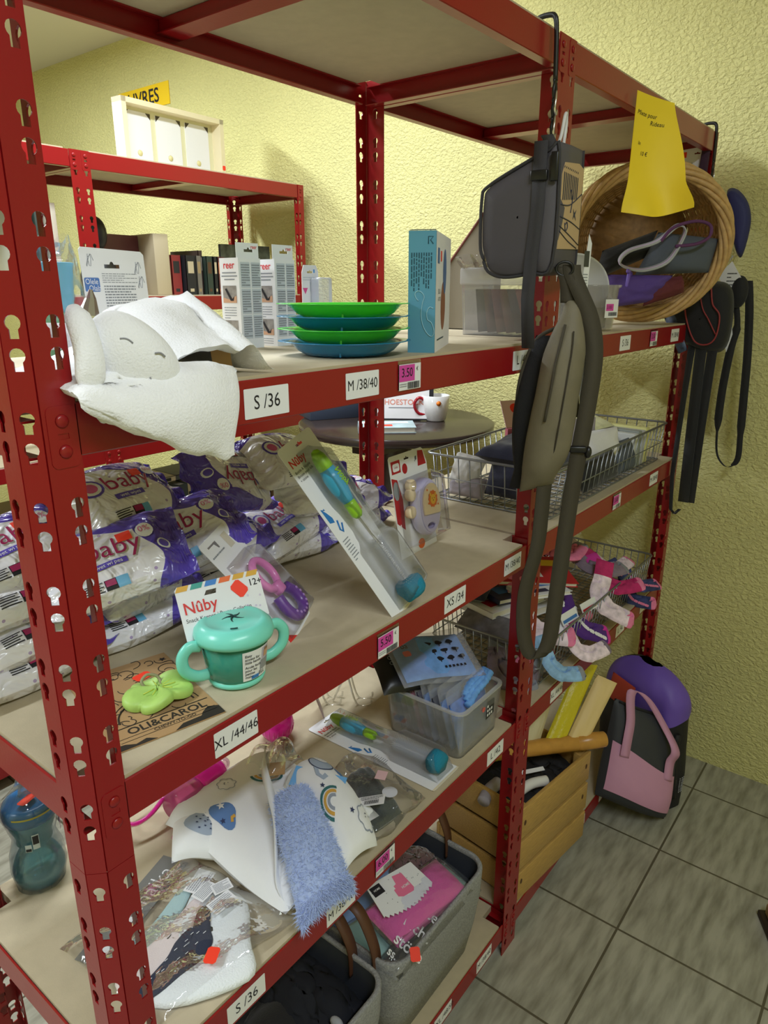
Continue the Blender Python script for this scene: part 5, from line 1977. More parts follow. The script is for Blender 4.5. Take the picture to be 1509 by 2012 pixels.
mb.tube([(w * .52 + .052 * cos(a), .052 + .046 * sin(a), z) for a in [pi * i / 20 for i in range(21)]], .0007, 4, 1)
sticker(mb, TR((.083, .142, z * 1.4), rz=.28), .024, .017, 2)
mb.build('kraft_card', [KRAFT, mat('brown_black_ink', srgb(46, 38, 32), rough=.7), ORANGE], t)
LEAF = mat('pale_green_rubber', srgb(176, 214, 110), rough=.5, var=.12, vscale=35)
mb = MB()
out = []
for i in range(80):
    a = 2 * pi * i / 80
    r = .028 + .0085 * abs(sin(2.5 * a + .4)) ** .6
    out.append((r * 1.22 * cos(a), r * .92 * sin(a)))
n = len(out)
rings = []
for s, zz in ((1.0, .0), (1.03, .003), (1.02, .008), (.95, .0115), (.7, .0125), (.35, .0115), (.05, .0110)):
    rings.append([(p[0] * s, p[1] * s, zz + .0035 * sin(3 * atan2(p[1], p[0]))) for p in out])
vs = [p for r in rings for p in r]
mb.add(vs, [(k * n + i, k * n + (i + 1) % n, (k + 1) * n + (i + 1) % n, (k + 1) * n + i) for k in range(len(rings) - 1) for i in range(n)], 0, True)
for i in range(10):
    a = 2 * pi * i / 10 + .2
    mb.tube([(.006 * cos(a), .005 * sin(a), .0125), (.022 * cos(a), .017 * sin(a), .0130)], .0006, 5, 1)
lf = mb.build('rubber_flower', [LEAF, mat('yellow_green_vein', srgb(206, 218, 80), rough=.5)], t, TR((.080, .078, .0055), rz=.15), label='pale green rubber flower')
mb = MB()
mb.tube(smooth_path([(-.012, .010, .012), (-.014, .014, .020), (-.004, .017, .024), (.006, .013, .020), (.008, .008, .014), (.004, .002, .013)], 5), .0020, 7)
mb.build('cord', mat('grey_green_cord', srgb(150, 148, 110), rough=.8), lf)
# ---------------------------------------------------------------- third shelf, near bay
def tufts(mb, top, n, ln, wd, mi=0, seed=1, ulo=.02, uhi=.98, vlo=.02, vhi=.98, droop=.3):
    """short fleece fibres standing on a soft surface"""
    rnd = random.Random(seed)
    for _ in range(n):
        u, v = rnd.uniform(ulo, uhi), rnd.uniform(vlo, vhi)
        p = Vector(top(u, v))
        e = .01
        a = Vector(top(min(1, u + e), v)) - Vector(top(max(0, u - e), v))
        b = Vector(top(u, min(1, v + e))) - Vector(top(u, max(0, v - e)))
        nn = a.cross(b)
        nn = nn.normalized() if nn.length > 1e-12 else Vector((0, 0, 1))
        if nn.dot(VIEWSIDE) < 0:
            nn = -nn
        d = (nn + Vector((rnd.uniform(-.9, .9), rnd.uniform(-.9, .9), rnd.uniform(-.9, .5) - droop))).normalized() * ln * rnd.uniform(.6, 1.2)
        s = d.cross(Vector((rnd.uniform(-1, 1), rnd.uniform(-1, 1), rnd.uniform(-1, 1)))).normalized() * wd
        mb.add([p - s, p + s, p + d], [(0, 1, 2)], mi, True)


# ---- blue spill cup in shrink film
BOTB = film('translucent_blue_bottle', (.62, .86, .92), .35, .10, .22, srgb(110, 190, 214))
t = thing('sippy_bottle', 'blue hourglass sippy bottle in shrink wrap at the back left of the third shelf', 'bottle', Matrix.Translation((-.924, .398, TC)))
mb = MB()
prof = [(0, .001), (.026, .001), (.033, .006), (.0375, .020)]
for k in range(7):
    zz = .030 + .0062 * k
    r = .0385 - .0011 * k - .00032 * k * k
    prof += [(r, zz), (r - .0013, zz + .0031)]
prof += [(.0265, .080), (.0255, .088), (.0275, .096), (.0330, .110), (.0355, .122), (.0355, .128)]
inner = [(max(0, r - .0016), z) for r, z in prof[::-1]]
mb.lathe(prof + inner[:-1] + [(0, .003)], 40, 0, None, 1, 1, True, False)
mb.build('bottle_body', BOTB, t, label='ribbed clear blue body')
mb = MB()
mb.lathe([(.0355, .124), (.0390, .126), (.0400, .134), (.0390, .144), (.0375, .150), (.0300, .1535), (.0240, .1520), (.0120, .1560), (0, .1565)], 36)
mb.build('cap', mat('ocean_blue_plastic', srgb(26, 112, 170), rough=.25), t, label='blue screw cap')
mb = MB()
mb.lathe([(.0130, .154), (.0115, .164), (.0088, .176), (.0078, .186), (.0050, .190), (0, .191)], 24, 0, Matrix.Translation((.004, .010, 0)))
mb.build('spout', film('clear_silicone', (.93, .95, .97), .5, .2, .22, (.86, .9, .94)), t, label='clear spout')
mb = MB()
mb.lathe([(.036, .002), (.041, .03), (.039, .060), (.031, .088), (.0385, .118), (.0430, .135), (.0420, .150), (.0320, .160), (.0170, .176), (.0120, .192), (.006, .197), (0, .198)], 30)
mb.bend(lambda x, y, z: (x + .0020 * nz(x * 70, y * 70, z * 45), y + .0020 * nz(y * 70, z * 45, x * 70 + 3), z))
mb.build('shrink_wrap', film('shrink_film', (.95, .96, .98), .36, .07, .03, bump=.5, bscale=40), t, label='clear shrink wrap')
mb = MB()
sticker(mb, TR((-.006, -.012, .161), rx=-.12, rz=.35) @ Matrix.Diagonal((1.05, 1.05, 1, 1)), .026, .016, 0)
mb.build('price_sticker', ORANGE, t, label='orange price sticker')
mb = MB()


def on_bot(a, z, r):
    return (r * cos(a), r * sin(a), z)


for (a0, a1, z0, z1, mi) in ((-2.05, -1.78, .086, .112, 0), (-2.03, -1.80, .095, .110, 1), (-2.35, -2.10, .083, .096, 0), (-2.33, -2.12, .084, .089, 1)):
    mb.add([on_bot(lerp(a0, a1, i / 4), z, .0368 + .0003 * mi) for i in range(5) for z in (z0, z1)], [(i * 2, i * 2 + 2, i * 2 + 3, i * 2 + 1) for i in range(4)], mi, True)
for (z0, z1, mi) in ((.1445, .1475, 2),):
    mb.add([on_bot(lerp(-2.6, -.9, i / 12), z, .0432) for i in range(13) for z in (z0, z1)], [(i * 2, i * 2 + 2, i * 2 + 3, i * 2 + 1) for i in range(12)], mi, True)
mb.add([on_bot(lerp(-.65, -.05, i / 8), z, .0385 + .002 * (z > .11)) for i in range(9) for z in (.086, .118, .140)], [(i * 3 + j, i * 3 + 3 + j, i * 3 + 4 + j, i * 3 + 1 + j) for i in range(8) for j in (0, 1)], 3, True)
mb.build('printed_marks', [mat('pale_grey_print', srgb(196, 206, 214), rough=.5), INK, mat('olive_print', srgb(170, 160, 60), rough=.5), mat('mauve_print', srgb(170, 130, 176), rough=.5)], t)

# ---- pink sippy cup lying on its side
PINKC = mat('translucent_hot_pink', srgb(250, 40, 190), rough=.15, trans=.45, spec=.5)
ax = Vector((.155, .035, .0)).normalized()
t = thing('sippy_cup', 'hot pink two handled sippy cup lying on its side behind the wrapped blanket', 'cup',
          frame((-.722, .322, TC + .037), ax) @ Matrix.Rotation(pi / 2, 4, 'Y'))
mb = MB()
mb.lathe([(0, 0), (.026, .001), (.032, .008), (.033, .030), (.0285, .050), (.0280, .056)], 36)
mb.build('cup_body', mat('translucent_rose', srgb(250, 120, 200), rough=.15, trans=.55), t, label='paler pink ribbed base')
mb = MB()
mb.lathe([(.0285, .056), (.0330, .062), (.0365, .080), (.0360, .098), (.0310, .114), (.0220, .124), (.0120, .128), (0, .129)], 36)
mb.build('bulb', PINKC, t, label='hot pink bulb')
mb = MB()
mb.lathe([(.011, .126), (.0125, .134), (.0125, .142), (.009, .148), (0, .150)], 20)
mb.build('spout', film('pink_clear_silicone', (1, .86, .95), .45, .12, .1, (1, .8, .92)), t, label='clear pink spout')
for s in (-1, 1):
    mb = MB()
    if s < 0:
        mb.tube(smooth_path([(-.028, .012, .040), (-.024, .05, .030), (-.010, .078, .004), (.004, .082, -.030), (.008, .064, -.052), (.006, .040, -.050), (.0, .028, -.026), (-.014, .024, .004)], 6), .0042, 8, 0, None)
    else:
        mb.tube(smooth_path([(.020, -.020, .045), (.014, -.034, .020), (.022, -.036, -.012), (.027, -.024, -.030), (.024, -.014, .002)], 6), .0042, 8)
    mb.build('handle', PINKC, t, label='hot pink handle')

t = thing('sippy_cup', 'round hot pink cup standing at the back of the third shelf', 'cup', Matrix.Translation((-.428, .372, TC)))
mb = MB()
mb.lathe([(0, .001), (.018, .001), (.026, .006), (.034, .020), (.0365, .036), (.034, .052), (.028, .064)], 40)
for k in range(24):
    a = 2 * pi * k / 24
    mb.tube([(.0262 * cos(a), .0262 * sin(a), .007), (.0345 * cos(a + .08), .0345 * sin(a + .08), .021), (.0368 * cos(a + .15), .0368 * sin(a + .15), .036)], .0006, 5)
mb.build('cup_body', PINKC, t)
mb = MB()
mb.lathe([(.029, .062), (.031, .064), (.031, .072), (.020, .080), (.010, .094), (0, .096)], 32)
mb.build('cap', PINKC, t)

# ---- wrapped baby blanket
FLEECE = mat('baby_blue_fleece', srgb(178, 196, 240), rough=.95, sheen=.7, bump=.5, bscale=260)
JERSEY = mat('white_jersey', srgb(240, 241, 246), rough=.85, sheen=.2, bump=.12, bscale=700)
SATIN = mat('white_satin', srgb(228, 230, 238), rough=.25, sheen=.4)
BO = Vector((-.62, .12, TC))
t = thing('baby_blanket', 'white printed baby blanket with pale blue fleece lining bundled at the shelf front', 'blanket', Matrix.Translation(BO))
DECM = [mat('dusty_blue_print', srgb(96, 132, 190), rough=.8), mat('elephant_grey_print', srgb(168, 182, 204), rough=.8), mat('navy_outline_print', srgb(52, 62, 102), rough=.8),
        mat('pine_green_print', srgb(56, 112, 116), rough=.8), mat('ochre_yellow_print', srgb(214, 164, 74), rough=.8), WHITE, mat('line_grey_print', srgb(150, 158, 176), rough=.8)]


def loc(p):
    return Vector(p) - BO


class Deco:
    def __init__(self, top):
        self.mb, self.top = MB(), top

    def pt(self, u, v, lift):
        u, v = min(.985, max(.015, u)), min(.985, max(.015, v))
        p = Vector(self.top(u, v))
        e = .006
        n = (Vector(self.top(min(1, u + e), v)) - Vector(self.top(u - e, v))).cross(Vector(self.top(u, min(1, v + e))) - Vector(self.top(u, v - e)))
        n = n.normalized()
        return p + (n if n.dot(VIEWSIDE) > 0 else -n) * lift

    def blob(self, pts, mi, lift=.0012, c=None):
        c = c or (sum(p[0] for p in pts) / len(pts), sum(p[1] for p in pts) / len(pts))
        n = len(pts)
        vs = [self.pt(*c, lift)]
        for s in (.35, .7, 1.0):
            vs += [self.pt(c[0] + (p[0] - c[0]) * s, c[1] + (p[1] - c[1]) * s, lift) for p in pts]
        fs = [(0, 1 + i, 1 + (i + 1) % n) for i in range(n)]
        for k in range(2):
            fs += [(1 + k * n + i, 1 + (k + 1) * n + i, 1 + (k + 1) * n + (i + 1) % n, 1 + k * n + (i + 1) % n) for i in range(n)]
        self.mb.add(vs, fs, mi, True)

    def line(self, pts, w, mi, lift=.0014):
        k = len(pts)
        vs = []
        for i, p in enumerate(pts):
            a, b = pts[max(0, i - 1)], pts[min(k - 1, i + 1)]
            dx, dy = b[0] - a[0], b[1] - a[1]
            l = sqrt(dx * dx + dy * dy) or 1
            nx, ny = -dy / l * w, dx / l * w
            vs += [self.pt(p[0] + nx, p[1] + ny, lift), self.pt(p[0] - nx, p[1] - ny, lift)]
        self.mb.add(vs, [(2 * i, 2 * i + 1, 2 * i + 3, 2 * i + 2) for i in range(k - 1)], mi, True)

    def star(self, u, v, r, mi, asp=1.0, lift=.002):
        self.blob([(u + r * (1 if i % 2 == 0 else .42) * cos(pi / 2 + i * pi / 5), v + asp * r * (1 if i % 2 == 0 else .42) * sin(pi / 2 + i * pi / 5)) for i in range(10)], mi, lift)

    def rainbow(self, u, v, r, a0=0.0, asp=1.0):
        for k, mi in enumerate((3, 4, 6)):
            rr = r * (1 - .28 * k)
            self.line([(u + rr * cos(a0 + pi * 1.05 * i / 14), v + asp * rr * sin(a0 + pi * 1.05 * i / 14)) for i in range(15)], r * .085, mi)

    def cloudface(self, u, v, r, mi=6):
        pts = [(u + r * (1 + .22 * abs(sin(3.5 * a))) * cos(a), v + r * .7 * (1 + .22 * abs(sin(3.5 * a))) * sin(a)) for a in [2 * pi * i / 36 for i in range(37)]]
        self.line(pts, r * .04, mi)
        self.star(u - r * .3, v, r * .09, 2)
        self.star(u + r * .3, v, r * .09, 2)
        self.line([(u - r * .12 + r * .24 * i / 6, v - r * .18 - r * .06 * sin(pi * i / 6)) for i in range(7)], r * .03, 2)


# white rear mass
mb = MB()


def mass(u, v):
    x, y = lerp(-.752, -.505, u), lerp(.305, .035, v)
    y += .030 * sin(u * pi) * (1 - v) - .02 * (1 - u) * v
    z = .046 + .012 * sin(u * 6 + 1) * sin(v * 5) + .006 * sin(9 * u + 7 * v)
    return loc((x, y, TC + z * .72 + .002))


topm = pad(mb, mass, .066, 34, 34, 0, None, .42, noisef=lambda u, v: .006 * fbm(u * 3, v * 3, 4) + .004 * sin((u + v * .6) * 16))
bl = mb.build('folded_blanket', JERSEY, t)
d = Deco(topm)
d.blob([(.20 + .085 * cos(a) * (1 + .15 * cos(3 * a)), .36 + .105 * sin(a) * (1 + .15 * cos(3 * a))) for a in [2 * pi * i / 24 for i in range(24)]], 0)
d.star(.22, .30, .034, 5)
d.star(.15, .38, .022, 2)
d.line([(.19, .44), (.21, .42), (.24, .43)], .012, 4, .002)
d.cloudface(.45, .18, .075)
d.rainbow(.70, .30, .09, .4)
d.mb.build('printed_motifs', DECM, bl, label='printed cloud and stars')
# left roll with elephant print
mb = MB()


def lroll(u, v):
    p = Vector((lerp(-.768, -.660, u), lerp(.262, .165, u), TC + .030))
    q = Vector((-.045, -.055, 0))
    s = (v - .5)
    return loc(p + q * s * 1.2 + Vector((0, 0, .012 * sin(pi * v) + .006 * sin(u * 8))))


topl = pad(mb, lroll, .050, 26, 20, 0, None, .45, noisef=lambda u, v: .004 * fbm(u * 4, v * 4, 9))
rl = mb.build('blanket_fold', JERSEY, t)
d = Deco(topl)
for (u, v, r) in ((.35, .5, .16), (.72, .62, .14)):
    d.blob([(u + r * 1.1 * cos(a) * (1 + .1 * cos(2 * a)), v + r * 1.5 * sin(a)) for a in [2 * pi * i / 20 for i in range(20)]], 1)
    d.line([(u + r * .9, v), (u + r * 1.4, v + r * .9), (u + r * 1.1, v + r * 1.6)], .03, 1)
    for k in range(16):
        d.star(u + r * .8 * cos(k * 2.4) * sqrt(k / 16), v + r * 1.1 * sin(k * 2.4) * sqrt(k / 16), .014, 2, 1.4)
d.mb.build('printed_motifs', DECM, rl, label='printed elephants')
# right lobe
mb = MB()


def rlobe(u, v):
    a = Vector((-.585, .190, TC + .060)); b = Vector((-.490, .205, TC + .045))
    c = Vector((-.560, -.004, TC + .026)); e = Vector((-.675, -.010, TC + .028))
    p = (a * (1 - u) + b * u) * (1 - v) + (e * (1 - u) + c * u) * v
    return loc(p + Vector((.010 * sin(v * pi), 0, .020 * sin(pi * u) + .012 * sin(pi * v))))


topr = pad(mb, rlobe, .052, 30, 36, 0, None, .42, noisef=lambda u, v: .004 * fbm(u * 3, v * 4, 2) + .004 * exp(-((u - .30 - .12 * v) / .06) ** 2))
rb = mb.build('blanket_fold', JERSEY, t)
d = Deco(topr)
d.blob([(.68 + .17 * cos(a), .20 + .13 * sin(a)) for a in [2 * pi * i / 26 for i in range(26)]], 1)
d.line([(.68 + .17 * cos(a), .20 + .13 * sin(a)) for a in [2 * pi * i / 26 for i in range(27)]], .006, 2)
d.line([(.52, .24), (.47, .32), (.49, .38), (.56, .37)], .024, 1)
d.blob([(.74 + .09 * cos(a), .15 + .075 * sin(a)) for a in [2 * pi * i / 20 for i in range(20)]], 5, .0022)
for k in range(22):
    d.star(.74 + .075 * cos(k * 2.4) * sqrt(k / 22), .15 + .06 * sin(k * 2.4) * sqrt(k / 22), .007, 1, 1, .003)
d.blob([(.80, .30), (.90, .34), (.93, .44), (.86, .46), (.78, .38)], 0)
d.star(.42, .44, .035, 2, .8)
d.star(.60, .74, .035, 2, .8)
d.rainbow(.44, .62, .16, 2.2, .85)
d.cloudface(.80, .82, .13)
d.mb.build('printed_motifs', DECM, rb, label='printed elephant, rainbow and stars')
# pale blue fleece in the middle, over the front edge
mb = MB()


def fl(u, v):
    a = Vector((-.655, .150, TC + .090)); b = Vector((-.585, .135, TC + .092))
    c = Vector((-.660, -.040, TC + .030)); e = Vector((-.757, -.022, TC + .022))
    p = (a * (1 - u) + b * u) * (1 - v) + (e * (1 - u) + c * u) * v
    return loc(p + Vector((0, 0, .014 * sin(pi * u) + .012 * sin(pi * v))))


topf = pad(mb, fl, .034, 26, 34, 0, None, .45, noisef=lambda u, v: .004 * fbm(u * 4, v * 6, 8))
tufts(mb, topf, 3800, .008, .0007, 0, 3)
tufts(mb, topf, 1500, .013, .0008, 0, 4, vlo=.88, vhi=.995, droop=1.0)
mb.build('fleece_lining', FLEECE, t, label='pale blue fleece lining')
mb = MB()
mb.strap(smooth_path([loc((-.560, .260, TC + .094)), loc((-.605, .215, TC + .108)), loc((-.640, .165, TC + .112)), loc((-.668, .120, TC + .098)), loc((-.700, .085, TC + .070)), loc((-.722, .060, TC + .050)), loc((-.728, .030, TC + .034))], 6), .040, (.75, .62, .12), .003)
mb.build('satin_ribbon', SATIN, t, label='shiny white satin ribbon')
mb = MB()
pad(mb, lambda u, v: loc((lerp(-.600, -.520, u) + .01 * sin(v * 5), lerp(.270, .190, v), TC + .080 + .022 * sin(pi * u) + .008 * sin(9 * v + 6 * u))), .02, 18, 14, 0)
mb.build('clear_wrap', film('crinkled_film', (1, 1, 1)), t, label='crumpled clear wrap')
mb = MB()
MC = frame(loc((-.596, .163, TC + .087)), (.040, -.084, -.010), (-.25, -.12, 1))
mb.box(0, .094, 0, .040, 0, .0012, 0, MC)
mb.flat([(.014, .020), (.036, .020), (.038, .034), (.016, .036), (.010, .026)], (), 0, 1, MC, .0016)
mb.text('Kidsco', .0085, 2, MC, .0140, .0280, .002, 'LEFT', .8)
for (cx, cy, r, mi, z) in ((.062, .022, .013, 3, .0016), (.062, .021, .0098, 4, .002), (.052, .033, .004, 3, .0018), (.071, .033, .004, 3, .0018), (.081, .012, .0095, 1, .0024)):
    mb.flat([(cx + r * (1 + (.1 if (mi == 3 and i % 2) else 0)) * cos(2 * pi * i / 20), cy + r * (1 + (.1 if (mi == 3 and i % 2) else 0)) * sin(2 * pi * i / 20)) for i in range(20)], (), 0, mi, MC, z)
for i in range(5):
    mb.flat(circle(.081 + .0058 * cos(i * 1.257), .012 + .0058 * sin(i * 1.257), .0024, 6), (), 0, 2, MC, .0028)
for sx in (-1, 1):
    mb.flat(circle(.062 + sx * .0042, .022, .0012, 8), (), 0, 2, MC, .0026)
mb.flat(circle(.062, .0175, .0018, 8), (), 0, 2, MC, .0026)
mb.build('header_label', [mat('sky_label', srgb(110, 170, 226), rough=.45), WHITE, INK, mat('mane_brown', srgb(134, 84, 44), rough=.5), mat('lion_tan', srgb(214, 158, 90), rough=.5)], t, label='blue header label with cartoon lion and football')
mb = MB()
MC2 = frame(loc((-.590, .178, TC + .098)), (.03, .028, 0), (-.2, -.1, 1))
mb.box(0, .034, 0, .034, 0, .0014)
mb.build('kraft_tag', KRAFT, t, MC2, label='folded brown card tag')

# ---- bib pack in a clear bag
t = thing('bib_pack', 'clear flat bag of mint, pink and navy baby bibs beside the front post', 'bib', Matrix.Translation((-.85, .11, TC)))
BP = Vector((-.85, .11, TC))
lb = lambda x, y, z: Vector((x, y, TC + z)) - BP
mb = MB()
qq = [(-.985, .225), (-.762, .243), (-.722, .028), (-.838, -.012), (-.975, .05)]


def bagc(u, v):
    x = lerp(lerp(-.978, -.955, v), lerp(-.756, -.775, v), u) + .022 * u * v * 2
    y = lerp(.242, lerp(.040, .010, u), v)
    return lb(x, y, .010 + .003 * sin(u * 14 + v * 5) + .003 * sin(v * 17 - u * 4))


topb = pad(mb, bagc, .022, 34, 34, 0, None, .35, noisef=lambda u, v: .0022 * fbm(u * 7, v * 7, 5))
mb.build('clear_bag', film('bag_film', (.985, .985, .99), .30, .06, .02, bump=.6, bscale=55), t, label='clear plastic bag')
mb = MB()
hx = Vector((.185, .062, 0)).normalized()
MH = frame(lb(-.956, .168, .004), hx)
mb.box(0, .204, 0, .048, 0, .0012, 0, MH)
mb.text('maika', .036, 1, MH, .098, .022, .0018, 'LEFT', 1.02, -.01)
mb.flat(circle(.022, .024, .014, 24), (), 0, 1, MH, .0017)
mb.text('0-', .015, 2, MH, .022, .024, .0021, 'CENTER')
mb.rect(.040, .085, .012, .020, 1, MH, .0017)
for k in range(3):
    mb.flat(circle(.070 + .010 * k, .008 - .003 * (k % 2), .006, 10), (), 0, 3, MH, .0020)
mb.build('header_card', [mat('slate_header', srgb(122, 122, 120), rough=.5), WHITE, INK, mat('peach_print', srgb(226, 176, 128), rough=.6)], t, label='grey header card with white lettering')


def bib(name, label, pts, m, z, th=.006, seed=1):
    mb = MB()
    c = (sum(p[0] for p in pts) / len(pts), sum(p[1] for p in pts) / len(pts))
    ps = smooth_path([(p[0], p[1], 0) for p in pts], 5, True)
    n = len(ps)
    rings = []
    for s, h in ((1.0, 0), (1.01, th * .5), (.97, th * .95), (.8, th * 1.1), (.45, th * 1.05), (.05, th)):
        rings.append([lb(c[0] + (p.x - c[0]) * s, c[1] + (p.y - c[1]) * s, z + h + .0015 * fbm(p.x * 40 * s, p.y * 40 * s, seed)) for p in ps])
    mb.add([p for r in rings for p in r], [(k * n + i, k * n + (i + 1) % n, (k + 1) * n + (i + 1) % n, (k + 1) * n + i) for k in range(5) for i in range(n)], 0, True)
    return mb


TERRY = mat('white_terry', srgb(232, 236, 238), rough=.95, sheen=.4, bump=.6, bscale=420)
bib('', '', [(-.944, .066), (-.842, -.004), (-.800, .040), (-.757, .100), (-.772, .166), (-.800, .172), (-.862, .130)], TERRY, .003, .010, 2).build('terry_bib', TERRY, t, label='white terry bib')
bib('', '', [(-.950, .172), (-.880, .170), (-.800, .196), (-.788, .184), (-.850, .150), (-.940, .130)], None, .008, .004, 3).build('mint_bib', mat('mint_cotton', srgb(176, 206, 208), rough=.9, bump=.3, bscale=500), t, label='pale mint bib')
bib('', '', [(-.955, .135), (-.880, .144), (-.800, .160), (-.792, .146), (-.850, .112), (-.948, .096)], None, .010, .004, 4).build('pink_bib', mat('pale_pink_cotton', srgb(228, 214, 212), rough=.9, bump=.3, bscale=500), t, label='pale pink bib')
nb = bib('', '', [(-.952, .092), (-.900, .104), (-.868, .118), (-.845, .120), (-.838, .112), (-.822, .132), (-.806, .136), (-.806, .122), (-.826, .096), (-.838, .076), (-.862, .066), (-.890, .068), (-.940, .072)], None, .012, .004, 5)
for k in range(18):
    p = lb(lerp(-.935, -.825, k / 18), lerp(.085, .105, k / 18) + .010 * sin(k * 2.3), .0175)
    nb.box(p.x - .0025, p.x + .0025, p.y - .0004, p.y + .0004, p.z, p.z + .0004, 1)
nb.build('navy_bib', [mat('navy_cotton', srgb(44, 50, 70), rough=.9, bump=.3, bscale=500), WHITE], t, label='navy bib with white dashes')
for k, (x, y, a, w, h) in enumerate(((-.785, .172, -.55, .046, .030), (-.792, .150, -.75, .036, .024), (-.790, .112, -.95, .040, .026), (-.772, .135, -1.2, .030, .022))):
    mb = MB()
    mb.box(-w / 2, w / 2, -h / 2, h / 2, 0, .0008)
    textlines(mb, -w / 2 + .003, w / 2 - .003, -h / 2 + .002, h / 2 - .002, 7, 1, None, .0011, k, .4)
    mb.build('care_label', [WHITE, GREYINK], t, TR(lb(x, y, .0205 + .001 * k), rz=a + .9))
mb = MB()
sticker(mb, TR(lb(-.858, .052, .0245), rz=.55), .026, .018, 0)
mb.build('price_sticker', ORANGE, t, label='orange price sticker')

# ---- dark green plush in a clear bag
DG = Vector((-.480, .085, TC))
t = thing('plush_pack', 'dark green small plush in a crinkled clear bag right of the blanket', 'soft toy', Matrix.Translation(DG))
mb = MB()
pad(mb, bilin((-.055, -.055, .012), (.022, -.065, .012), (.078, .062, .012), (.030, .075, .012)), .052, 22, 22, 0, None, .5, noisef=lambda u, v: .012 * fbm(u * 3, v * 3, 12))
mb.build('plush_toy', mat('bottle_green_plush', srgb(40, 52, 50), rough=.95, sheen=.5, bump=.6, bscale=300), t)
mb = MB()
pad(mb, lambda u, v: (lerp(-.070, .075, u) + .015 * v, lerp(-.080, .100, v), .022 + .006 * sin(u * 11 + v * 7)), .056, 26, 26, 0, None, .4, noisef=lambda u, v: .005 * fbm(u * 6, v * 6, 3))
mb.build('clear_bag', film('crinkled_film', (1, 1, 1)), t, label='crinkled clear bag')
mb = MB()
MQ = TR((-.028, -.035, .054), rz=-1.0, rx=-.1, ry=-.25)
mb.box(-.024, .024, -.014, .014, 0, .0008, 0, MQ)
bars(mb, -.012, .014, -.010, .0, 1, MQ, .0012)
textlines(mb, -.020, .020, .002, .012, 3, 1, MQ, .0012, 4, .4)
mb.build('care_label', [WHITE, INK], t, label='white bar code label')
mb = MB()
mb.box(-.012, .012, -.010, .010, 0, .0008, 0, TR((.038, -.005, .052), rz=.4))
mb.flat(circle(.018, -.040, .014, 20), (), .001, 1, None, .045)
mb.build('hang_tag', [mat('pale_pink_tag', srgb(226, 186, 192), rough=.6), WHITE], t, label='pale pink and white tags')

# second bottle brush, flat on the board
b0 = Vector((-.322, .0135, TC + .0012))
tp = Vector((-.326, .338, TC + .0012))
yd = (tp - b0).normalized()
xd = yd.cross(Vector((0, 0, 1)))
brush_pack('bottle_brush_pack', 'bottle brush on a long white card lying flat on the third shelf',
           Matrix(((xd.x, yd.x, 0, b0.x), (xd.y, yd.y, 0, b0.y), (xd.z, yd.z, 1, b0.z), (0, 0, 0, 1))))

# ---- clear wire easels at the back
EASEL = film('clear_acrylic', (.95, .95, .93), .5, .06, .12, (.9, .9, .86))
for k, (x, y, lb_) in enumerate(((-.235, .315, 'clear acrylic display stand nearer the pouch bin'), (-.275, .372, 'clear acrylic display stand at the back edge of the third shelf'))):
    mb = MB()
    for s in (0, .05):
        mb.tube(smooth_path([(s * .6, .02, .085), (s * .6 + .003, .0, .005), (s * .6 + .004, -.030, .003), (s * .6 + .004, -.034, .016)], 5), .0024, 6)
    mb.tube([(0, .02, .085), (.03, .02, .085)], .0024, 6)
    mb.tube([(0.015, .02, .085), (.015, .055, .004)], .0024, 6)
    tag(mb.build('display_stand', EASEL, None, TR((x, y, TC), rz=.6)), lb_, 'stand')
mb = MB()
mb.box(-.028, .028, -.0015, .0015, 0, .085, 0, TR(rx=-.3))
tag(mb.build('card_sheet', mat('greyed_pink_card', srgb(190, 168, 168), rough=.6), None, TR((-.300, .360, TC), rz=.9)), 'small greyish pink card on a clear stand at the back of the third shelf', 'card')

# ---- clear bin packed with snap bags
BX0, BX1, BY0, BY1 = -.268, -.094, .0155, .215
t = thing('storage_bin', 'clear plastic bin of packaged bibs at the right end of the third shelf', 'bin', Matrix.Translation((0, 0, TC)))
mb = MB()
open_box(mb, BX0 + .010, BX1 - .010, BY0 + .010, BY1 - .010, 0, .108, .0018, .008, 0, .016)
mb.build('bin_body', CLEARBOX, t)
mb = MB()
o1 = rrect(BX0, BX1, BY0, BY1, .022, 6)
i1 = rrect(BX0 + .008, BX1 - .008, BY0 + .008, BY1 - .008, .016, 6)
mb.flat(o1, [i1], .004, 0, None, .105)
mb.build('rolled_rim', MILKY, t, label='milky rolled rim')
mb = MB()
ML_ = Matrix(((1, 0, 0, -.150), (0, 0, -1, BY0 + .0055), (0, 1, 0, .066), (0, 0, 0, 1)))
mb.flat([(-.016, -.018), (.016, -.014), (.018, .020), (-.012, .022)], (), 0, 0, ML_, .001)
for k in range(7):
    mb.rect(-.012 + .008 * (k % 3), -.007 + .008 * (k % 3), -.012 + .010 * (k // 3), -.006 + .010 * (k // 3), 1, ML_, .0014)
sticker(mb, ML_ @ Matrix.Translation((-.026, .012, .001)), .012, .010, 2)
mb.build('bin_label', [mat('printed_black_label', srgb(40, 40, 44), rough=.5), WHITE, ORANGE], t, label='black and white label')
SKYB = mat('sky_blue_print_cloth', srgb(112, 160, 226), rough=.7, var=.18, vscale=45)
ZIPF = film('frosted_zip_film', (.96, .96, .97), .26, .12, .16, (.88, .88, .92))
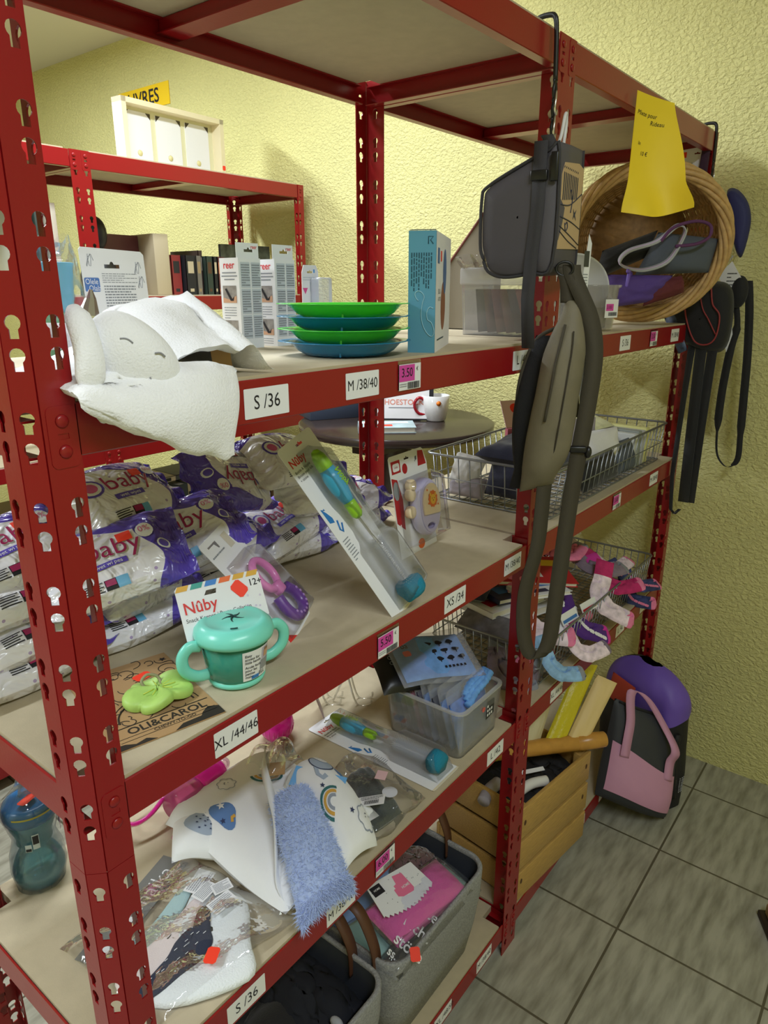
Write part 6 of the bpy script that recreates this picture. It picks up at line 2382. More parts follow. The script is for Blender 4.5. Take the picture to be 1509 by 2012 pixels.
conts = [((.010, .176), BLACKF, 'black snack bag'), ((.012, .160), mat('maroon_cloth', srgb(92, 34, 58), rough=.8), 'maroon packed bib'),
         ((.010, .144), BLACKF, 'black bib'), ((.012, .128), mat('rose_cloth', srgb(190, 92, 130), rough=.8), 'rose pink packed bib'), ((.010, .112), mat('dusk_violet_cloth', srgb(66, 56, 88), rough=.8), 'dark violet bib'),
         ((.012, .094), SKYB, 'sky blue packed bib'), ((.010, .074), mat('dark_indigo_cloth', srgb(44, 46, 74), rough=.8, var=.3, vscale=60), 'dark indigo bib'), ((.012, .052), SKYB, 'sky blue bib nearest the front'), ((.012, .032), mat('denim_blue_cloth', srgb(84, 130, 214), rough=.8, var=.25, vscale=50), 'denim blue rolled bib')]
for k, ((dx, yy), m_, nm) in enumerate(conts):
    t = thing('bib_pack', nm + ' standing in a zip bag in the clear bin', 'bib', Matrix.Translation((0, 0, TC)), 'zip bags in the clear bin')
    tl = .030
    lo, hi = BX0 + .022, BX1 - .022
    q = bilin((lo, yy, .006), (hi, yy, .006), (hi + .004, yy + tl, .112 - .0008 * k), (lo - .002, yy + tl, .116))
    mb = MB()
    pad(mb, lambda u, v: q(u, v * .93), .012, 12, 12, 0, None, .45, noisef=lambda u, v: .003 * fbm(u * 4 + k, v * 4))
    mb.build('folded_bib', m_, t)
    mb = MB()
    q2 = bilin((lo - .003, yy - .001, .004), (hi + .003, yy - .001, .004), (hi + .006, yy + tl + .006, .138 - .003 * (k % 3)), (lo - .004, yy + tl + .008, .134 + .004 * (k % 2)))
    pad(mb, q2, .015, 12, 14, 0, None, .4, noisef=lambda u, v: .002 * fbm(u * 6 + k, v * 6))
    mb.build('zip_bag', ZIPF, t, label='frosted zip bag')
mb = MB()
for k in range(3):
    pts = smooth_path([(BX0 + .060 + .006 * k, .040 + .007 * k, .095 + .006 * k), (BX0 + .095, .042 + .008 * k, .112 + .004 * k), (BX0 + .135, .044 + .007 * k, .118 + .003 * k), (BX0 + .158, .046 + .006 * k, .128)], 8)
    mb.tube(pts, lambda s: .0085 + .0012 * sin(s * 60), 10)
tag(mb.build('gathered_bib', mat('gathered_sky_cloth', srgb(110, 166, 238), rough=.7, var=.2, vscale=70), None, Matrix.Translation((0, 0, TC))), 'bright blue gathered bib rolled at the front of the clear bin', 'bib')
# top pack lying across: black bib and printed pouch
t = thing('bib_pack', 'printed light blue pouch pack lying across the top of the clear bin', 'bib', frame((-.178, .148, TC + .158), (.158, -.088, -.014), (-.16, -.30, .93)))
mb = MB()
pad(mb, lambda u, v: ((u - .5) * .168, (v - .5) * .118, .004 * sin(u * 5)), .016, 22, 18, 0, None, .4, noisef=lambda u, v: .0015 * fbm(u * 5, v * 5, 1))
mb.build('folded_bib', SKYB, t)
mb = MB()
mb.text('bado', .022, 0, None, -.068, .030, .0102, 'LEFT', .85, .015)
for k in range(12):
    cx, cy = -.030 + .026 * (k % 4) + .006 * (k // 4), .028 - .022 * (k // 4)
    mb.flat([(cx + .0085 * cos(a) * (1 + .15 * sin(3 * a + k)), cy + .0052 * sin(a) * (1 + .2 * cos(2 * a + k))) for a in [2 * pi * i / 16 for i in range(16)]], (), 0, 0, None, .0104)
    mb.rect(cx - .001, cx + .001, cy - .010, cy - .004, 0, None, .0104)
for k in range(6):
    mb.rect(.010 + .009 * k, .015 + .009 * k, -.042, -.036, 0, None, .0102)
sticker(mb, TR((-.060, .008, .0108), rz=.1), .018, .015, 1)
mb.build('printed_card', [INK, ORANGE], t, label='black print and orange sticker')
mb = MB()
pad(mb, lambda u, v: ((u - .5) * .190, (v - .5) * .142, .0005 + .003 * sin(u * 8)), .021, 18, 14, 0, None, .35, noisef=lambda u, v: .0015 * fbm(u * 6, v * 6, 7))
mb.build('zip_bag', ZIPF, t, label='frosted zip bag')
t = thing('bib_pack', 'black patterned bib pack folded over the back rim of the clear bin', 'bib', frame((-.205, .175, TC + .132), (.160, -.085, -.020), (-.2, -.3, .9)))
mb = MB()
pad(mb, lambda u, v: ((u - .5) * .185, (v - .5) * .110, .010 * sin(pi * v) - .03 * max(0, .12 - u)), .026, 22, 16, 0, None, .4, noisef=lambda u, v: .003 * fbm(u * 5, v * 5, 4))
for k in range(14):
    cx, cy = -.06 + .02 * (k % 5), .030 - .014 * (k // 5)
    mb.tube([(cx + .005 * cos(a), cy + .004 * sin(a), .025) for a in [2 * pi * i / 12 for i in range(12)]], .0006, 4, 1, None, True)
mb.build('folded_bib', [mat('black_glossy_cloth', srgb(20, 20, 22), rough=.35), GREYINK], t)
# ---------------------------------------------------------------- wire baskets in the far bay
WIRE = mat('galvanised_wire', srgb(150, 154, 162), rough=.35, metal=.8)


def wire_basket(name, label, x0, x1, y0, y1, z0, z1, pitch, taper=.012):
    t = thing(name, label, 'basket', Matrix.Translation((x0, y0, z0)))
    L, W, H = x1 - x0, y1 - y0, z1 - z0
    mb = MB()
    rim = [(p[0], p[1], H) for p in rrect(0, L, 0, W, .018, 5)]
    mb.tube(rim, .0032, 8, 0, None, True)
    mb.build('rim', WIRE, t, label='thicker rim wire')
    mb = MB()
    base = [(p[0], p[1], .003) for p in rrect(taper, L - taper, taper, W - taper, .012, 4)]
    mid = [(p[0], p[1], H * .5) for p in rrect(taper * .5, L - taper * .5, taper * .5, W - taper * .5, .014, 4)]
    mb.tube(base, .0020, 6, 0, None, True)
    mb.tube(mid, .0014, 6, 0, None, True)
    n = int(L / pitch)
    for i in range(1, n):
        x = L * i / n
        mb.tube([(x, 0, H), (x, taper, .003), (x, W - taper, .003), (x, W, H)], .0015, 5)
    m = int(W / pitch)
    for i in range(1, m):
        y = W * i / m
        mb.tube([(0, y, H), (taper, y, .003), (L - taper, y, .003), (L, y, H)], .0015, 5)
    mb.build('wire_mesh', WIRE, t)
    return t


wire_basket('wire_basket', 'upper grey wire basket in the far bay, filled with baby clothes', .085, .860, .018, .355, TB, TB + .112, .030)
wire_basket('wire_basket', 'lower grey wire basket in the far bay, heaped with pink socks', .070, .862, .016, .330, TC, TC + .108, .022)

NAVYC = mat('navy_cotton_knit', srgb(34, 36, 62), rough=.9, sheen=.3, bump=.3, bscale=350)
OFFW = mat('off_white_cloth', srgb(226, 224, 222), rough=.85, bump=.2, bscale=400)
TAUPE = mat('lilac_grey_cloth', srgb(170, 162, 172), rough=.85, bump=.2, bscale=400)
STRIPE = mat('striped_cloth', srgb(60, 66, 84), rough=.85)
nt = STRIPE.node_tree
wv = nt.nodes.new('ShaderNodeTexWave'); wv.inputs['Scale'].default_value = 26
tcs = nt.nodes.new('ShaderNodeTexCoord')
cr = nt.nodes.new('ShaderNodeValToRGB'); cr.color_ramp.interpolation = 'CONSTANT'
cr.color_ramp.elements[0].color = (*srgb(54, 58, 78), 1); cr.color_ramp.elements[1].position = .5; cr.color_ramp.elements[1].color = (*srgb(208, 212, 222), 1)
nt.links.new(tcs.outputs['Object'], wv.inputs['Vector']); nt.links.new(wv.outputs[0], cr.inputs[0]); nt.links.new(cr.outputs[0], P(STRIPE).inputs['Base Color'])
B_ = TB
cloth_item('garment', 'navy garment draped over the left end of the upper wire basket', 'clothes',
           [(.110, .235, B_ + .118), (.135, .050, B_ + .112), (.330, .055, B_ + .098), (.330, .235, B_ + .135)], .062, NAVYC, amp=.018, seed=2, n=26)
cloth_item('garment', 'navy garment hanging inside the near side of the upper wire basket', 'clothes',
           [(.112, .205, B_ + .028), (.112, .045, B_ + .028), (.150, .045, B_ + .110), (.150, .205, B_ + .110)], .045, NAVYC, amp=.010, seed=4)
cloth_item('garment', 'off white garment crumpled at the left corner of the upper wire basket', 'clothes',
           [(.108, .305, B_ + .040), (.108, .235, B_ + .030), (.140, .215, B_ + .105), (.140, .300, B_ + .112)], .034, OFFW, amp=.014, seed=6)
cloth_item('garment', 'lilac grey garment low in the left corner of the upper wire basket', 'clothes',
           [(.105, .300, B_ + .014), (.105, .205, B_ + .014), (.125, .205, B_ + .060), (.125, .305, B_ + .060)], .035, TAUPE, amp=.008, seed=8)
t = thing('pack_box', 'pink and white carton standing up at the back of the upper wire basket', 'box', TR((.270, .235, B_ + .105), rz=-.50))
mb = MB()
mb.box(0, .105, 0, .012, 0, .050, 0, TR(rx=.0))
mb.build('box_body', mat('dusty_pink_card', srgb(206, 112, 136), rough=.5), t)
mb = MB()
M_ = TR((0, .012, .050), rx=.75)
mb.flat([(.002, 0), (.100, 0), (.085, .085), (.020, .085)], (), .002, 0, M_)
mb.flat(circle(.056, .056, .018, 16), (), 0, 1, M_, .0024)
mb.flat([(.03, .02), (.08, .022), (.078, .034), (.034, .032)], (), 0, 2, M_, .0024)
bars(mb, .035, .075, .008, .030, 3, Matrix(((1, 0, 0, 0), (0, 0, -1, -.0006), (0, 1, 0, 0), (0, 0, 0, 1))), 0)
mb.build('flap', [mat('pale_pink_card', srgb(240, 200, 206), rough=.5), ORANGE, WHITE, GREYINK], t, label='pale pink flap with orange print')
cloth_item('sock', 'white and grey baby sock leaning at the right of the upper wire basket', 'sock',
           [(.440, .090, B_ + .045), (.560, .050, B_ + .060), (.580, .070, B_ + .135), (.470, .120, B_ + .130)], .036, OFFW, amp=.010, seed=11)
cloth_item('sock', 'lilac grey baby sock behind the white one in the upper wire basket', 'sock',
           [(.430, .150, B_ + .050), (.550, .130, B_ + .055), (.575, .130, B_ + .155), (.470, .160, B_ + .160)], .036, TAUPE, amp=.010, seed=13)
cloth_item('folded_garment', 'striped folded garment at the back of the upper wire basket', 'clothes',
           [(.560, .310, B_ + .060), (.740, .300, B_ + .060), (.760, .320, B_ + .150), (.570, .325, B_ + .150)], .030, STRIPE, amp=.004, seed=15)
cloth_item('folded_garment', 'dark grey folded garment standing in the front of the upper wire basket', 'clothes',
           [(.300, .040, B_ + .014), (.520, .034, B_ + .014), (.530, .060, B_ + .085), (.310, .065, B_ + .082)], .040, BLACKF, amp=.008, seed=17)
cloth_item('folded_garment', 'slate folded garment standing beside the dark grey one in the upper wire basket', 'clothes',
           [(.530, .040, B_ + .014), (.640, .034, B_ + .014), (.650, .060, B_ + .095), (.540, .065, B_ + .095)], .040, SLATE, amp=.006, seed=18)
for k, (x, c, nm) in enumerate(((.660, srgb(206, 208, 206), 'pale grey'), (.690, srgb(150, 156, 150), 'sage grey'), (.722, srgb(190, 190, 196), 'silver grey'), (.752, srgb(226, 222, 150), 'pale yellow'))):
    mb = MB()
    mb.box(0, .024, 0, .11, 0, .098 + .004 * (k % 2), 0, None, .003)
    if k == 1:
        mb.flat(circle(.05, .06, .012, 14), (), .0008, 1, Matrix(((0, 0, -1, 0), (1, 0, 0, 0), (0, 1, 0, 0), (0, 0, 0, 1))))
    tag(mb.build('carded_item', [mat('carded_%d' % k, c, .5), ORANGE], None, TR((x, .045, TB + .005), rz=-.08)), nm + ' carded item filed at the right end of the upper wire basket', 'pack')
cloth_item('folded_garment', 'pale yellow card pack lying on top at the right of the upper wire basket', 'pack',
           [(.590, .150, B_ + .110), (.700, .120, B_ + .115), (.730, .200, B_ + .135), (.620, .230, B_ + .130)], .018, mat('yellow_white_card', srgb(232, 232, 190), rough=.5, var=.15, vscale=30), amp=.002, seed=19)

# ---- socks and books in the lower wire basket
C0_ = TC
PINKS = [mat('candy_pink_knit', srgb(232, 128, 168), rough=.9, bump=.3, bscale=400, var=.1, vscale=60), mat('white_pink_knit', srgb(236, 216, 228), rough=.9, bump=.3, bscale=400, var=.25, vscale=70),
         mat('raspberry_knit', srgb(190, 44, 106), rough=.9, bump=.3, bscale=400, var=.2, vscale=70), mat('violet_knit', srgb(84, 44, 130), rough=.9, bump=.3, bscale=400),
         mat('mauve_grey_knit', srgb(132, 118, 134), rough=.9, bump=.3, bscale=400, var=.2, vscale=50), mat('grey_knit', srgb(140, 142, 150), rough=.9, bump=.3, bscale=400),
         mat('sky_knit', srgb(138, 176, 214), rough=.9, bump=.3, bscale=400, var=.25, vscale=50), mat('white_knit', srgb(234, 232, 236), rough=.9, bump=.3, bscale=400),
         mat('denim_knit', srgb(58, 66, 112), rough=.9, bump=.3, bscale=400, var=.4, vscale=60), mat('magenta_knit', srgb(214, 60, 160), rough=.9, bump=.3, bscale=400)]


def sock_mesh(cuff, foot, toe, seed=0, dots=None):
    """flat folded child's sock: leg, foot bent at the heel, coloured toe"""
    mb = MB()
    path = smooth_path([(0, 0, 0), (.005, -.045, 0), (.006, -.080, 0), (.028, -.104, 0), (.068, -.112, 0), (.094, -.112, 0)], 6)
    k = len(path)
    W = lambda s: .034 if s < .45 else (.037 if s < .62 else .032) * (1 if s < .9 else sqrt(max(.05, 1 - ((s - .9) / .1) ** 2)))

    def mid(u, v):
        i = min(k - 2, int(u * (k - 1)))
        f = u * (k - 1) - i
        p = path[i].lerp(path[i + 1], f)
        tn = (path[i + 1] - path[i]).normalized()
        nn = Vector((-tn.y, tn.x, 0))
        return p + nn * ((v - .5) * 2 * W(u) * .62) + Vector((0, 0, .004 * sin(u * 7 + seed)))
    top = pad(mb, mid, .014, 30, 12, lambda u, v: (0 if u < .16 else 2 if u > .86 else 1), None, .4, noisef=lambda u, v: .0015 * fbm(u * 6 + seed, v * 5))
    if dots is not None:
        for i in range(26):
            u, v = .20 + .62 * ((i * .618) % 1), .12 + .76 * ((i * .382 + .1) % 1)
            p = Vector(top(u, v))
            mb.flat(circle(p.x, p.y, .0042, 10), (), 0, 3, None, p.z + .0012)
    return mb.mesh('sock', [PINKS[cuff], PINKS[foot], PINKS[toe], PINKS[dots] if dots is not None else PINKS[7]])


SM = [sock_mesh(0, 1, 0, 1), sock_mesh(2, 1, 0, 2), sock_mesh(3, 3, 9, 3, 7), sock_mesh(5, 4, 5, 4), sock_mesh(6, 6, 5, 5), sock_mesh(0, 0, 5, 6), sock_mesh(9, 2, 0, 7), sock_mesh(7, 1, 4, 8), sock_mesh(8, 8, 0, 9, 0)]


def sock(k, c, xd, nd, label, s=1.0):
    o = bpy.data.objects.new('sock', SM[k])
    COL.objects.link(o)
    o.matrix_world = frame(c, xd, nd) @ Matrix.Diagonal((s, s, s, 1))
    return tag(o, label, 'sock', 'children\'s socks in the lower wire basket')


up = (-.35, -.35, .87)
for args in (
    (1, (.545, .055, C0_ + .175), (.45, -.75, -.35), (-.55, -.45, .70), 'pink and white sock hanging over the front rim of the lower wire basket', 1.25),
    (2, (.365, .110, C0_ + .165), (.75, -.35, -.2), (-.45, -.55, .70), 'violet dotted sock in the middle of the lower wire basket', 1.35),
    (0, (.270, .190, C0_ + .190), (.55, -.70, -.1), (-.45, -.35, .82), 'pale pink sock upright behind the hanging bag strap', 1.5),
    (3, (.560, .190, C0_ + .190), (.9, -.25, .1), (-.40, -.35, .85), 'pink sock with grey heel at the back of the lower wire basket', 1.3),
    (5, (.455, .250, C0_ + .200), (.8, .2, .1), (-.35, -.25, .9), 'candy pink sock at the very back of the lower wire basket', 1.2),
    (7, (.560, .280, C0_ + .235), (.9, .1, -.2), (-.5, -.35, .8), 'white sock topmost at the back of the lower wire basket', 1.0),
    (6, (.590, .120, C0_ + .165), (.7, -.5, .1), (-.4, -.4, .8), 'magenta and raspberry sock right of the violet dotted one', 1.15),
    (8, (.720, .100, C0_ + .115), (.9, -.3, 0), (-.4, -.4, .8), 'denim blue sock at the right end of the lower wire basket', 1.1),
    (8, (.760, .070, C0_ + .085), (.3, -.9, .1), (-.5, -.6, .6), 'second denim blue sock under the right rim of the lower wire basket', 1.0),
    (6, (.330, .040, C0_ + .080), (.2, -.1, -.95), (-.3, -.9, .2), 'raspberry sock pressed against the front wires', 1.0),
    (0, (.420, .036, C0_ + .075), (.3, -.1, -.95), (-.3, -.9, .2), 'pink sock pressed against the front wires right of the raspberry one', 1.0),
    (5, (.105, .060, C0_ + .060), (.35, -.6, -.7), (-.75, -.6, .2), 'candy pink sock bunched in the near corner of the lower wire basket', 1.1),
    (3, (.150, .036, C0_ + .055), (.5, -.2, -.85), (-.3, -.9, .3), 'mauve and grey sock low in the near corner of the lower wire basket', 1.1),
    (4, (.135, .055, C0_ + .110), (.8, -.5, .0), (-.5, -.5, .7), 'sky blue sock at the near front corner rim of the lower wire basket', .95),
    (3, (.110, .150, C0_ + .105), (.5, -.8, -.1), (-.7, -.2, .7), 'mauve sock over the near side rim of the lower wire basket', 1.15),
    (7, (.240, .050, C0_ + .105), (.9, -.2, .1), (-.4, -.6, .7), 'white and mauve sock lying under the bag strap loop', 1.0),
    (1, (.660, .170, C0_ + .150), (.9, .0, .1), (-.4, -.4, .8), 'raspberry cuffed sock toward the back right of the lower wire basket', 1.1),
):
    sock(*args)


def book(name, label, M, w, d, h, cover, edge=None, strip=None, group=None, cat='book'):
    """closed book lying flat: x width, y depth, z thickness"""
    t = thing(name, label, cat, M, group)
    mb = MB()
    mb.box(0, w, 0, d, 0, .0016)
    mb.box(0, w, 0, d, h - .0016, h)
    mb.box(0, .0016, 0, d, 0, h)
    if strip:
        mb.rect(w * .08, w * .9, d * .62, d * .85, 1, None, h + .0003)
        mb.rect(w * .12, w * .6, d * .2, d * .45, 2, None, h + .0003)
    mb.build('cover', [cover] + (strip or []), t)
    mb = MB()
    mb.box(.0016, w - .004, .003, d - .003, .0016, h - .0016)
    mb.build('page_block', mat('page_edges', srgb(232, 226, 212), rough=.9, bump=.4, bscale=900, stretch=(1, 1, 40)) if edge is None else edge, t)
    return t


YEL = mat('yellow_cover', srgb(250, 208, 40), rough=.4)
REDC = mat('red_cover', srgb(190, 34, 44), rough=.4)
NAVYB = mat('navy_cover', srgb(34, 40, 76), rough=.4, var=.5, vscale=40)
BLUEC = mat('blue_cover', srgb(60, 120, 196), rough=.4)
book('picture_book', 'white edged picture book lying lowest at the near left of the lower wire basket', TR((.120, .150, C0_ + .105), rz=-.28, ry=.03), .20, .15, .020, mat('pale_multicolour_cover', srgb(226, 226, 230), rough=.4, var=.1, vscale=25), None, [YEL, BLUEC])
book('picture_book', 'yellow and white picture book second from the bottom in the lower wire basket', TR((.110, .165, C0_ + .128), rz=-.25, ry=.02), .20, .15, .016, WHITE, None, [YEL, REDC])
book('picture_book', 'dark blue picture book with yellow corner on the pile in the lower wire basket', TR((.150, .170, C0_ + .150), rz=-.35, ry=.06, rx=.05), .19, .15, .014, NAVYB, None, [YEL, BLUEC])
book('picture_book', 'red and yellow picture book leaning against the pink sock in the lower wire basket', TR((.205, .205, C0_ + .178), rz=-.75, ry=.10, rx=.12), .22, .15, .012, REDC, None, [YEL, WHITE])
book('picture_book', 'thin blue and white picture book slipped beside the middle post in the lower wire basket', TR((.180, .115, C0_ + .168), rz=-.45, ry=.08), .15, .08, .010, WHITE, None, [BLUEC, NAVYB])
cloth_item('knit_cap', 'navy rolled knit piece behind the picture books', 'clothes', [(.130, .300, C0_ + .150), (.130, .200, C0_ + .160), (.220, .220, C0_ + .195), (.220, .310, C0_ + .185)], .040, NAVYC, amp=.006, seed=21)
cloth_item('garment', 'grey garment with pale blue dots over the near side of the lower wire basket', 'clothes', [(.085, .260, C0_ + .090), (.085, .080, C0_ + .090), (.150, .090, C0_ + .120), (.150, .260, C0_ + .120)], .040,
           mat('grey_dot_cloth', srgb(118, 116, 128), rough=.9, var=.3, vscale=45), amp=.006, seed=23)
for k, (x, y, z, rz, c) in enumerate(((.230, .030, .104, -.1, BLUEC), (.335, .022, .098, -.12, REDC))):
    mb = MB()
    mb.box(0, .075, 0, .0012, 0, .028)
    mb.rect(.004, .070, .004, .012, 1, Matrix(((1, 0, 0, 0), (0, 0, -1, -.0006), (0, 1, 0, 0), (0, 0, 0, 1))))
    tag(mb.build('sock_band', [WHITE, c], None, TR((x, y, C0_ + z), rz=rz, rx=-.5)), ('white and blue' if k == 0 else 'white and red') + ' paper sock band on the front rim of the lower wire basket', 'label')
mb = MB()
ob = smooth_path([(.03 * cos(a), .014 * sin(a), 0) for a in [2 * pi * i / 12 for i in range(12)]], 2, True)
t = thing('hair_clip_pack', 'black and white hanging clip standing at the back right of the lower wire basket', 'clip', frame((.735, .245, C0_ + .225), (.30, -.30, .95), (-.8, -.5, .1)))
mb.flat(rrect(-.036, .040, -.019, .019, .014, 5), [rrect(-.022, .026, -.008, .008, .006, 4)], .008, 0)
mb.flat(rrect(-.022, .026, -.008, .008, .006, 4), (), .003, 1, None, .002)
mb.build('clip_head', [BLK, mat('smoke_grey', srgb(110, 108, 112), rough=.3)], t, label='black clip head')
mb = MB()
mb.box(-.120, -.034, -.012, .012, 0, .007, 0, None, .002)
mb.build('white_arm', WHP, t, label='white arm')
mb = MB()
mb.box(-.018, .018, -.015, .015, 0, .0012, 0, None)
mb.rect(-.012, .012, -.012, .010, 1, None, .0016)
tag(mb.build('card_tab', [WHITE, mat('olive_gold_print', srgb(176, 150, 40), rough=.5)], None, frame((.640, .190, C0_ + .212), (.8, -.5, .1), (-.5, -.6, .6))), 'white card tab with gold square in the lower wire basket', 'tag')
# ---------------------------------------------------------------- bottom shelf and floor
FELT = mat('grey_woven_felt', srgb(150, 150, 152), rough=.95, bump=.7, bscale=420, var=.25, vscale=260)
LINING = mat('dark_slate_lining', srgb(58, 62, 72), rough=.9, bump=.2, bscale=300)
LEATHER = mat('brown_leather_strap', srgb(92, 58, 40), rough=.5)


def felt_basket(label, x0, x1, y0, y1, h, handles):
    t = thing('felt_basket', label, 'basket', Matrix.Translation((0, 0, TD)))
    mb = MB()
    th = .006

    def ring(off, z, dy=0):
        return [(p[0], p[1] + dy, z + .004 * sin(p[0] * 23 + z * 9)) for p in rrect(x0 - off, x1 + off, y0 - off, y1 + off, .045 + max(0, off), 7)]
    specs = [(-.022, 0), (-.010, h * .35), (-.002, h * .7), (.0, h), (-.002, h + .005), (-th - .002, h + .004), (-th, h - .01)]
    rings = [ring(o, z) for o, z in specs]
    n = len(rings[0])
    vs = [p for r in rings for p in r]
    fs = [(k * n + i, k * n + (i + 1) % n, (k + 1) * n + (i + 1) % n, (k + 1) * n + i) for k in range(len(specs) - 1) for i in range(n)]
    fs.append(list(range(n))[::-1])
    mb.add(vs, fs, 0, True)
    mb.build('felt_body', FELT, t)
    mb = MB()
    specs2 = [(-th, h - .004), (-th - .004, h * .6), (-th - .018, .012)]
    rings = [ring(o, z) for o, z in specs2]
    vs = [p for r in rings for p in r]
    fs = [(k * n + i, k * n + (i + 1) % n, (k + 1) * n + (i + 1) % n, (k + 1) * n + i) for k in range(2) for i in range(n)]
    fs.append([2 * n + i for i in range(n)])
    mb.add(vs, fs, 0, True)
    mb.build('lining', LINING, t, label='dark slate lining')
    for (hx, ya, yb, zt) in handles:
        mb = MB()
        mb.strap(smooth_path([(hx, ya, h - .045), (hx, ya + .005, h + .02), (hx, lerp(ya, yb, .25), h + .02 + zt * .85), (hx, lerp(ya, yb, .5), h + .02 + zt), (hx, lerp(ya, yb, .75), h + .02 + zt * .85), (hx, yb - .005, h + .02), (hx, yb, h - .045)], 6), .024, (1, 0, 0), .003)
        mb.build('handle', LEATHER, t, label='brown leather handle')
    return t


HG = .232
felt_basket('grey felt basket with clear packed socks, nearer the middle post on the bottom shelf', -.488, -.132, .010, .330, HG, [(-.482, .06, .22, .075), (-.134, .12, .28, .075)])
felt_basket('grey felt basket of black clothes under the front size label on the bottom shelf', -.860, -.502, .010, .330, HG, [(-.506, .10, .26, .06)])

D_ = TD


def heap(name, label, cat, x0, x1, y0, y1, z, m, seed, amp=.02, group=None):
    mb = MB()
    cx, cy = (x0 + x1) / 2, (y0 + y1) / 2
    pad(mb, lambda u, v: (lerp(x0, x1, u) - cx, lerp(y0, y1, v) - cy, .02 * sin(pi * u) * sin(pi * v) + amp * fbm(u * 3 + seed, v * 3, seed)), .05, 28, 28, 0, None, .4, noisef=lambda u, v: .004 * fbm(u * 9, v * 9, seed))
    return tag(mb.build(name, m, None, Matrix.Translation((cx, cy, z))), label, cat, group)


heap('garment', 'black clothes heaped in the grey felt basket under the front size label', 'clothes', -.838, -.528, .030, .310, D_ + .155, BLACKF, 3)
heap('garment', 'dark blue black garment at the right of the nearer felt basket', 'clothes', -.66, -.53, .04, .28, D_ + .170, mat('blue_black_cloth', srgb(20, 22, 32), rough=.85), 8, .015)
mb = MB()
mb.ball(.011, (0, 0, 0), 0, None, (.8, 1.3, .8), 14, 10)
tag(mb.build('pompom', GREYF, None, Matrix.Translation((-.610, .052, D_ + .205))), 'small grey pompom on the black clothes in the near felt basket', 'pompom')
mb = MB()
mb.tube([(-.025, 0, 0), (-.008, .002, .002), (.012, 0, 0), (.004, .010, .006), (.012, .022, .010)], .0013, 6)
tag(mb.build('gold_thread', mat('gold_cord', srgb(176, 160, 84), rough=.4), None, Matrix.Translation((-.660, .022, D_ + .206))), 'thin gold cord on the black clothes in the near felt basket', 'cord')

# things in the right hand basket
def soft_pack(name, label, cat, q, th, m, wrap=True, seed=1, extra=None):
    c = sum((Vector(p) for p in q), Vector()) / 4
    t = thing(name, label, cat, Matrix.Translation(c))
    f = bilin(*[Vector(p) - c for p in q])
    mb = MB()
    top = pad(mb, f, th, 22, 22, 0, None, .42, noisef=lambda u, v: .004 * fbm(u * 4 + seed, v * 4, seed))
    mb.build('folded_cloth', m, t)
    if wrap:
        mb = MB()
        c2 = [Vector(p) - c for p in q]
        q2 = [p * 1.07 for p in c2]
        pad(mb, bilin(*q2), th * 1.18 + .004, 26, 26, 0, None, .4, noisef=lambda u, v: .0035 * fbm(u * 8 + seed, v * 8, seed + 4))
        mb.build('clear_bag', film('crinkled_film', (1, 1, 1)), t, label='crinkled clear bag')
    return t, top


MINTC = mat('pale_mint_fleece', srgb(166, 208, 196), rough=.9, bump=.3, bscale=300)
soft_pack('garment_pack', 'light blue folded garment in clear film at the back of the right felt basket', 'clothes',
          [(-.455, .300, D_ + .190), (-.455, .150, D_ + .180), (-.170, .090, D_ + .175), (-.180, .290, D_ + .200)], .05, mat('powder_blue_cloth', srgb(150, 190, 236), rough=.7), True, 2)
soft_pack('garment_pack', 'mint fleece in clear film across the middle of the right felt basket', 'clothes',
          [(-.470, .180, D_ + .200), (-.470, .040, D_ + .180), (-.165, .020, D_ + .165), (-.160, .120, D_ + .185)], .05, MINTC, True, 5)
t, top = soft_pack('sock_pack', 'pink fluffy socks with white dotted card in the right felt basket', 'socks',
                   [(-.425, .140, D_ + .245), (-.435, .040, D_ + .225), (-.215, .012, D_ + .212), (-.205, .110, D_ + .236)], .05, mat('hot_pink_fluff', srgb(226, 92, 172), rough=.95, sheen=.6, bump=.6, bscale=260), True, 7)
mb = MB()
MQ = frame((-.105, .006, .034), (.178, -.028, -.012), (-.1, -.25, .95))
o = [(0, .006)]
for k in range(26):
    o.append((.004 + .135 * k / 26, (.002 if k % 2 else .008) - .012 * sin(pi * k / 26)))
o += [(.143, .008), (.135, .070), (.01, .078)]
mb.flat(o, (), .001, 0, MQ)
z = .0016
mb.rect(.012, .040, .048, .070, 1, MQ, z)
mb.text('HOME', .006, 0, MQ, .026, .060, z * 1.3, 'CENTER', 1, .01)
mb.rect(.042, .062, .040, .066, 0, MQ, z * 1.2)
mb.flat([(.056, .024), (.066, .018), (.094, .016), (.100, .022), (.098, .062), (.074, .066), (.070, .048), (.058, .046)], (), 0, 2, MQ, z)
mb.text('HOME', .0085, 0, MQ, .086, .034, z * 1.4, 'CENTER', .9, .01)
rnd = random.Random(3)
for k in range(24):
    px, py = rnd.uniform(.01, .13), rnd.uniform(.014, .068)
    mb.flat(circle(px, py, .0011, 6), (), 0, 3, MQ, z * .8)
mb.build('printed_card', [WHITE, INK, mat('coral_pink_print', srgb(236, 120, 160), rough=.5), GREYINK], t, label='white card with pink mug print')
heap('garment', 'brown fluffy knit behind the pink socks in the right felt basket', 'clothes', -.285, -.185, .115, .185, D_ + .205, mat('mauve_brown_fluff', srgb(110, 84, 84), rough=.95, sheen=.4, bump=.5, bscale=260), 14, .008)
c = Vector((-.395, .018, D_ + .198))
t = thing('sock_pack', 'black socks with white German lettering in clear film in the right felt basket', 'socks', Matrix.Translation(c))
mb = MB()
f2 = bilin((-.085, .038, .018), (-.075, -.004, .004), (.150, -.004, -.004), (.150, .030, .008))
pad(mb, f2, .04, 22, 22, 0, None, .4, noisef=lambda u, v: .003 * fbm(u * 4, v * 4, 2))
mb.build('folded_socks', BLACKF, t)
mb = MB()
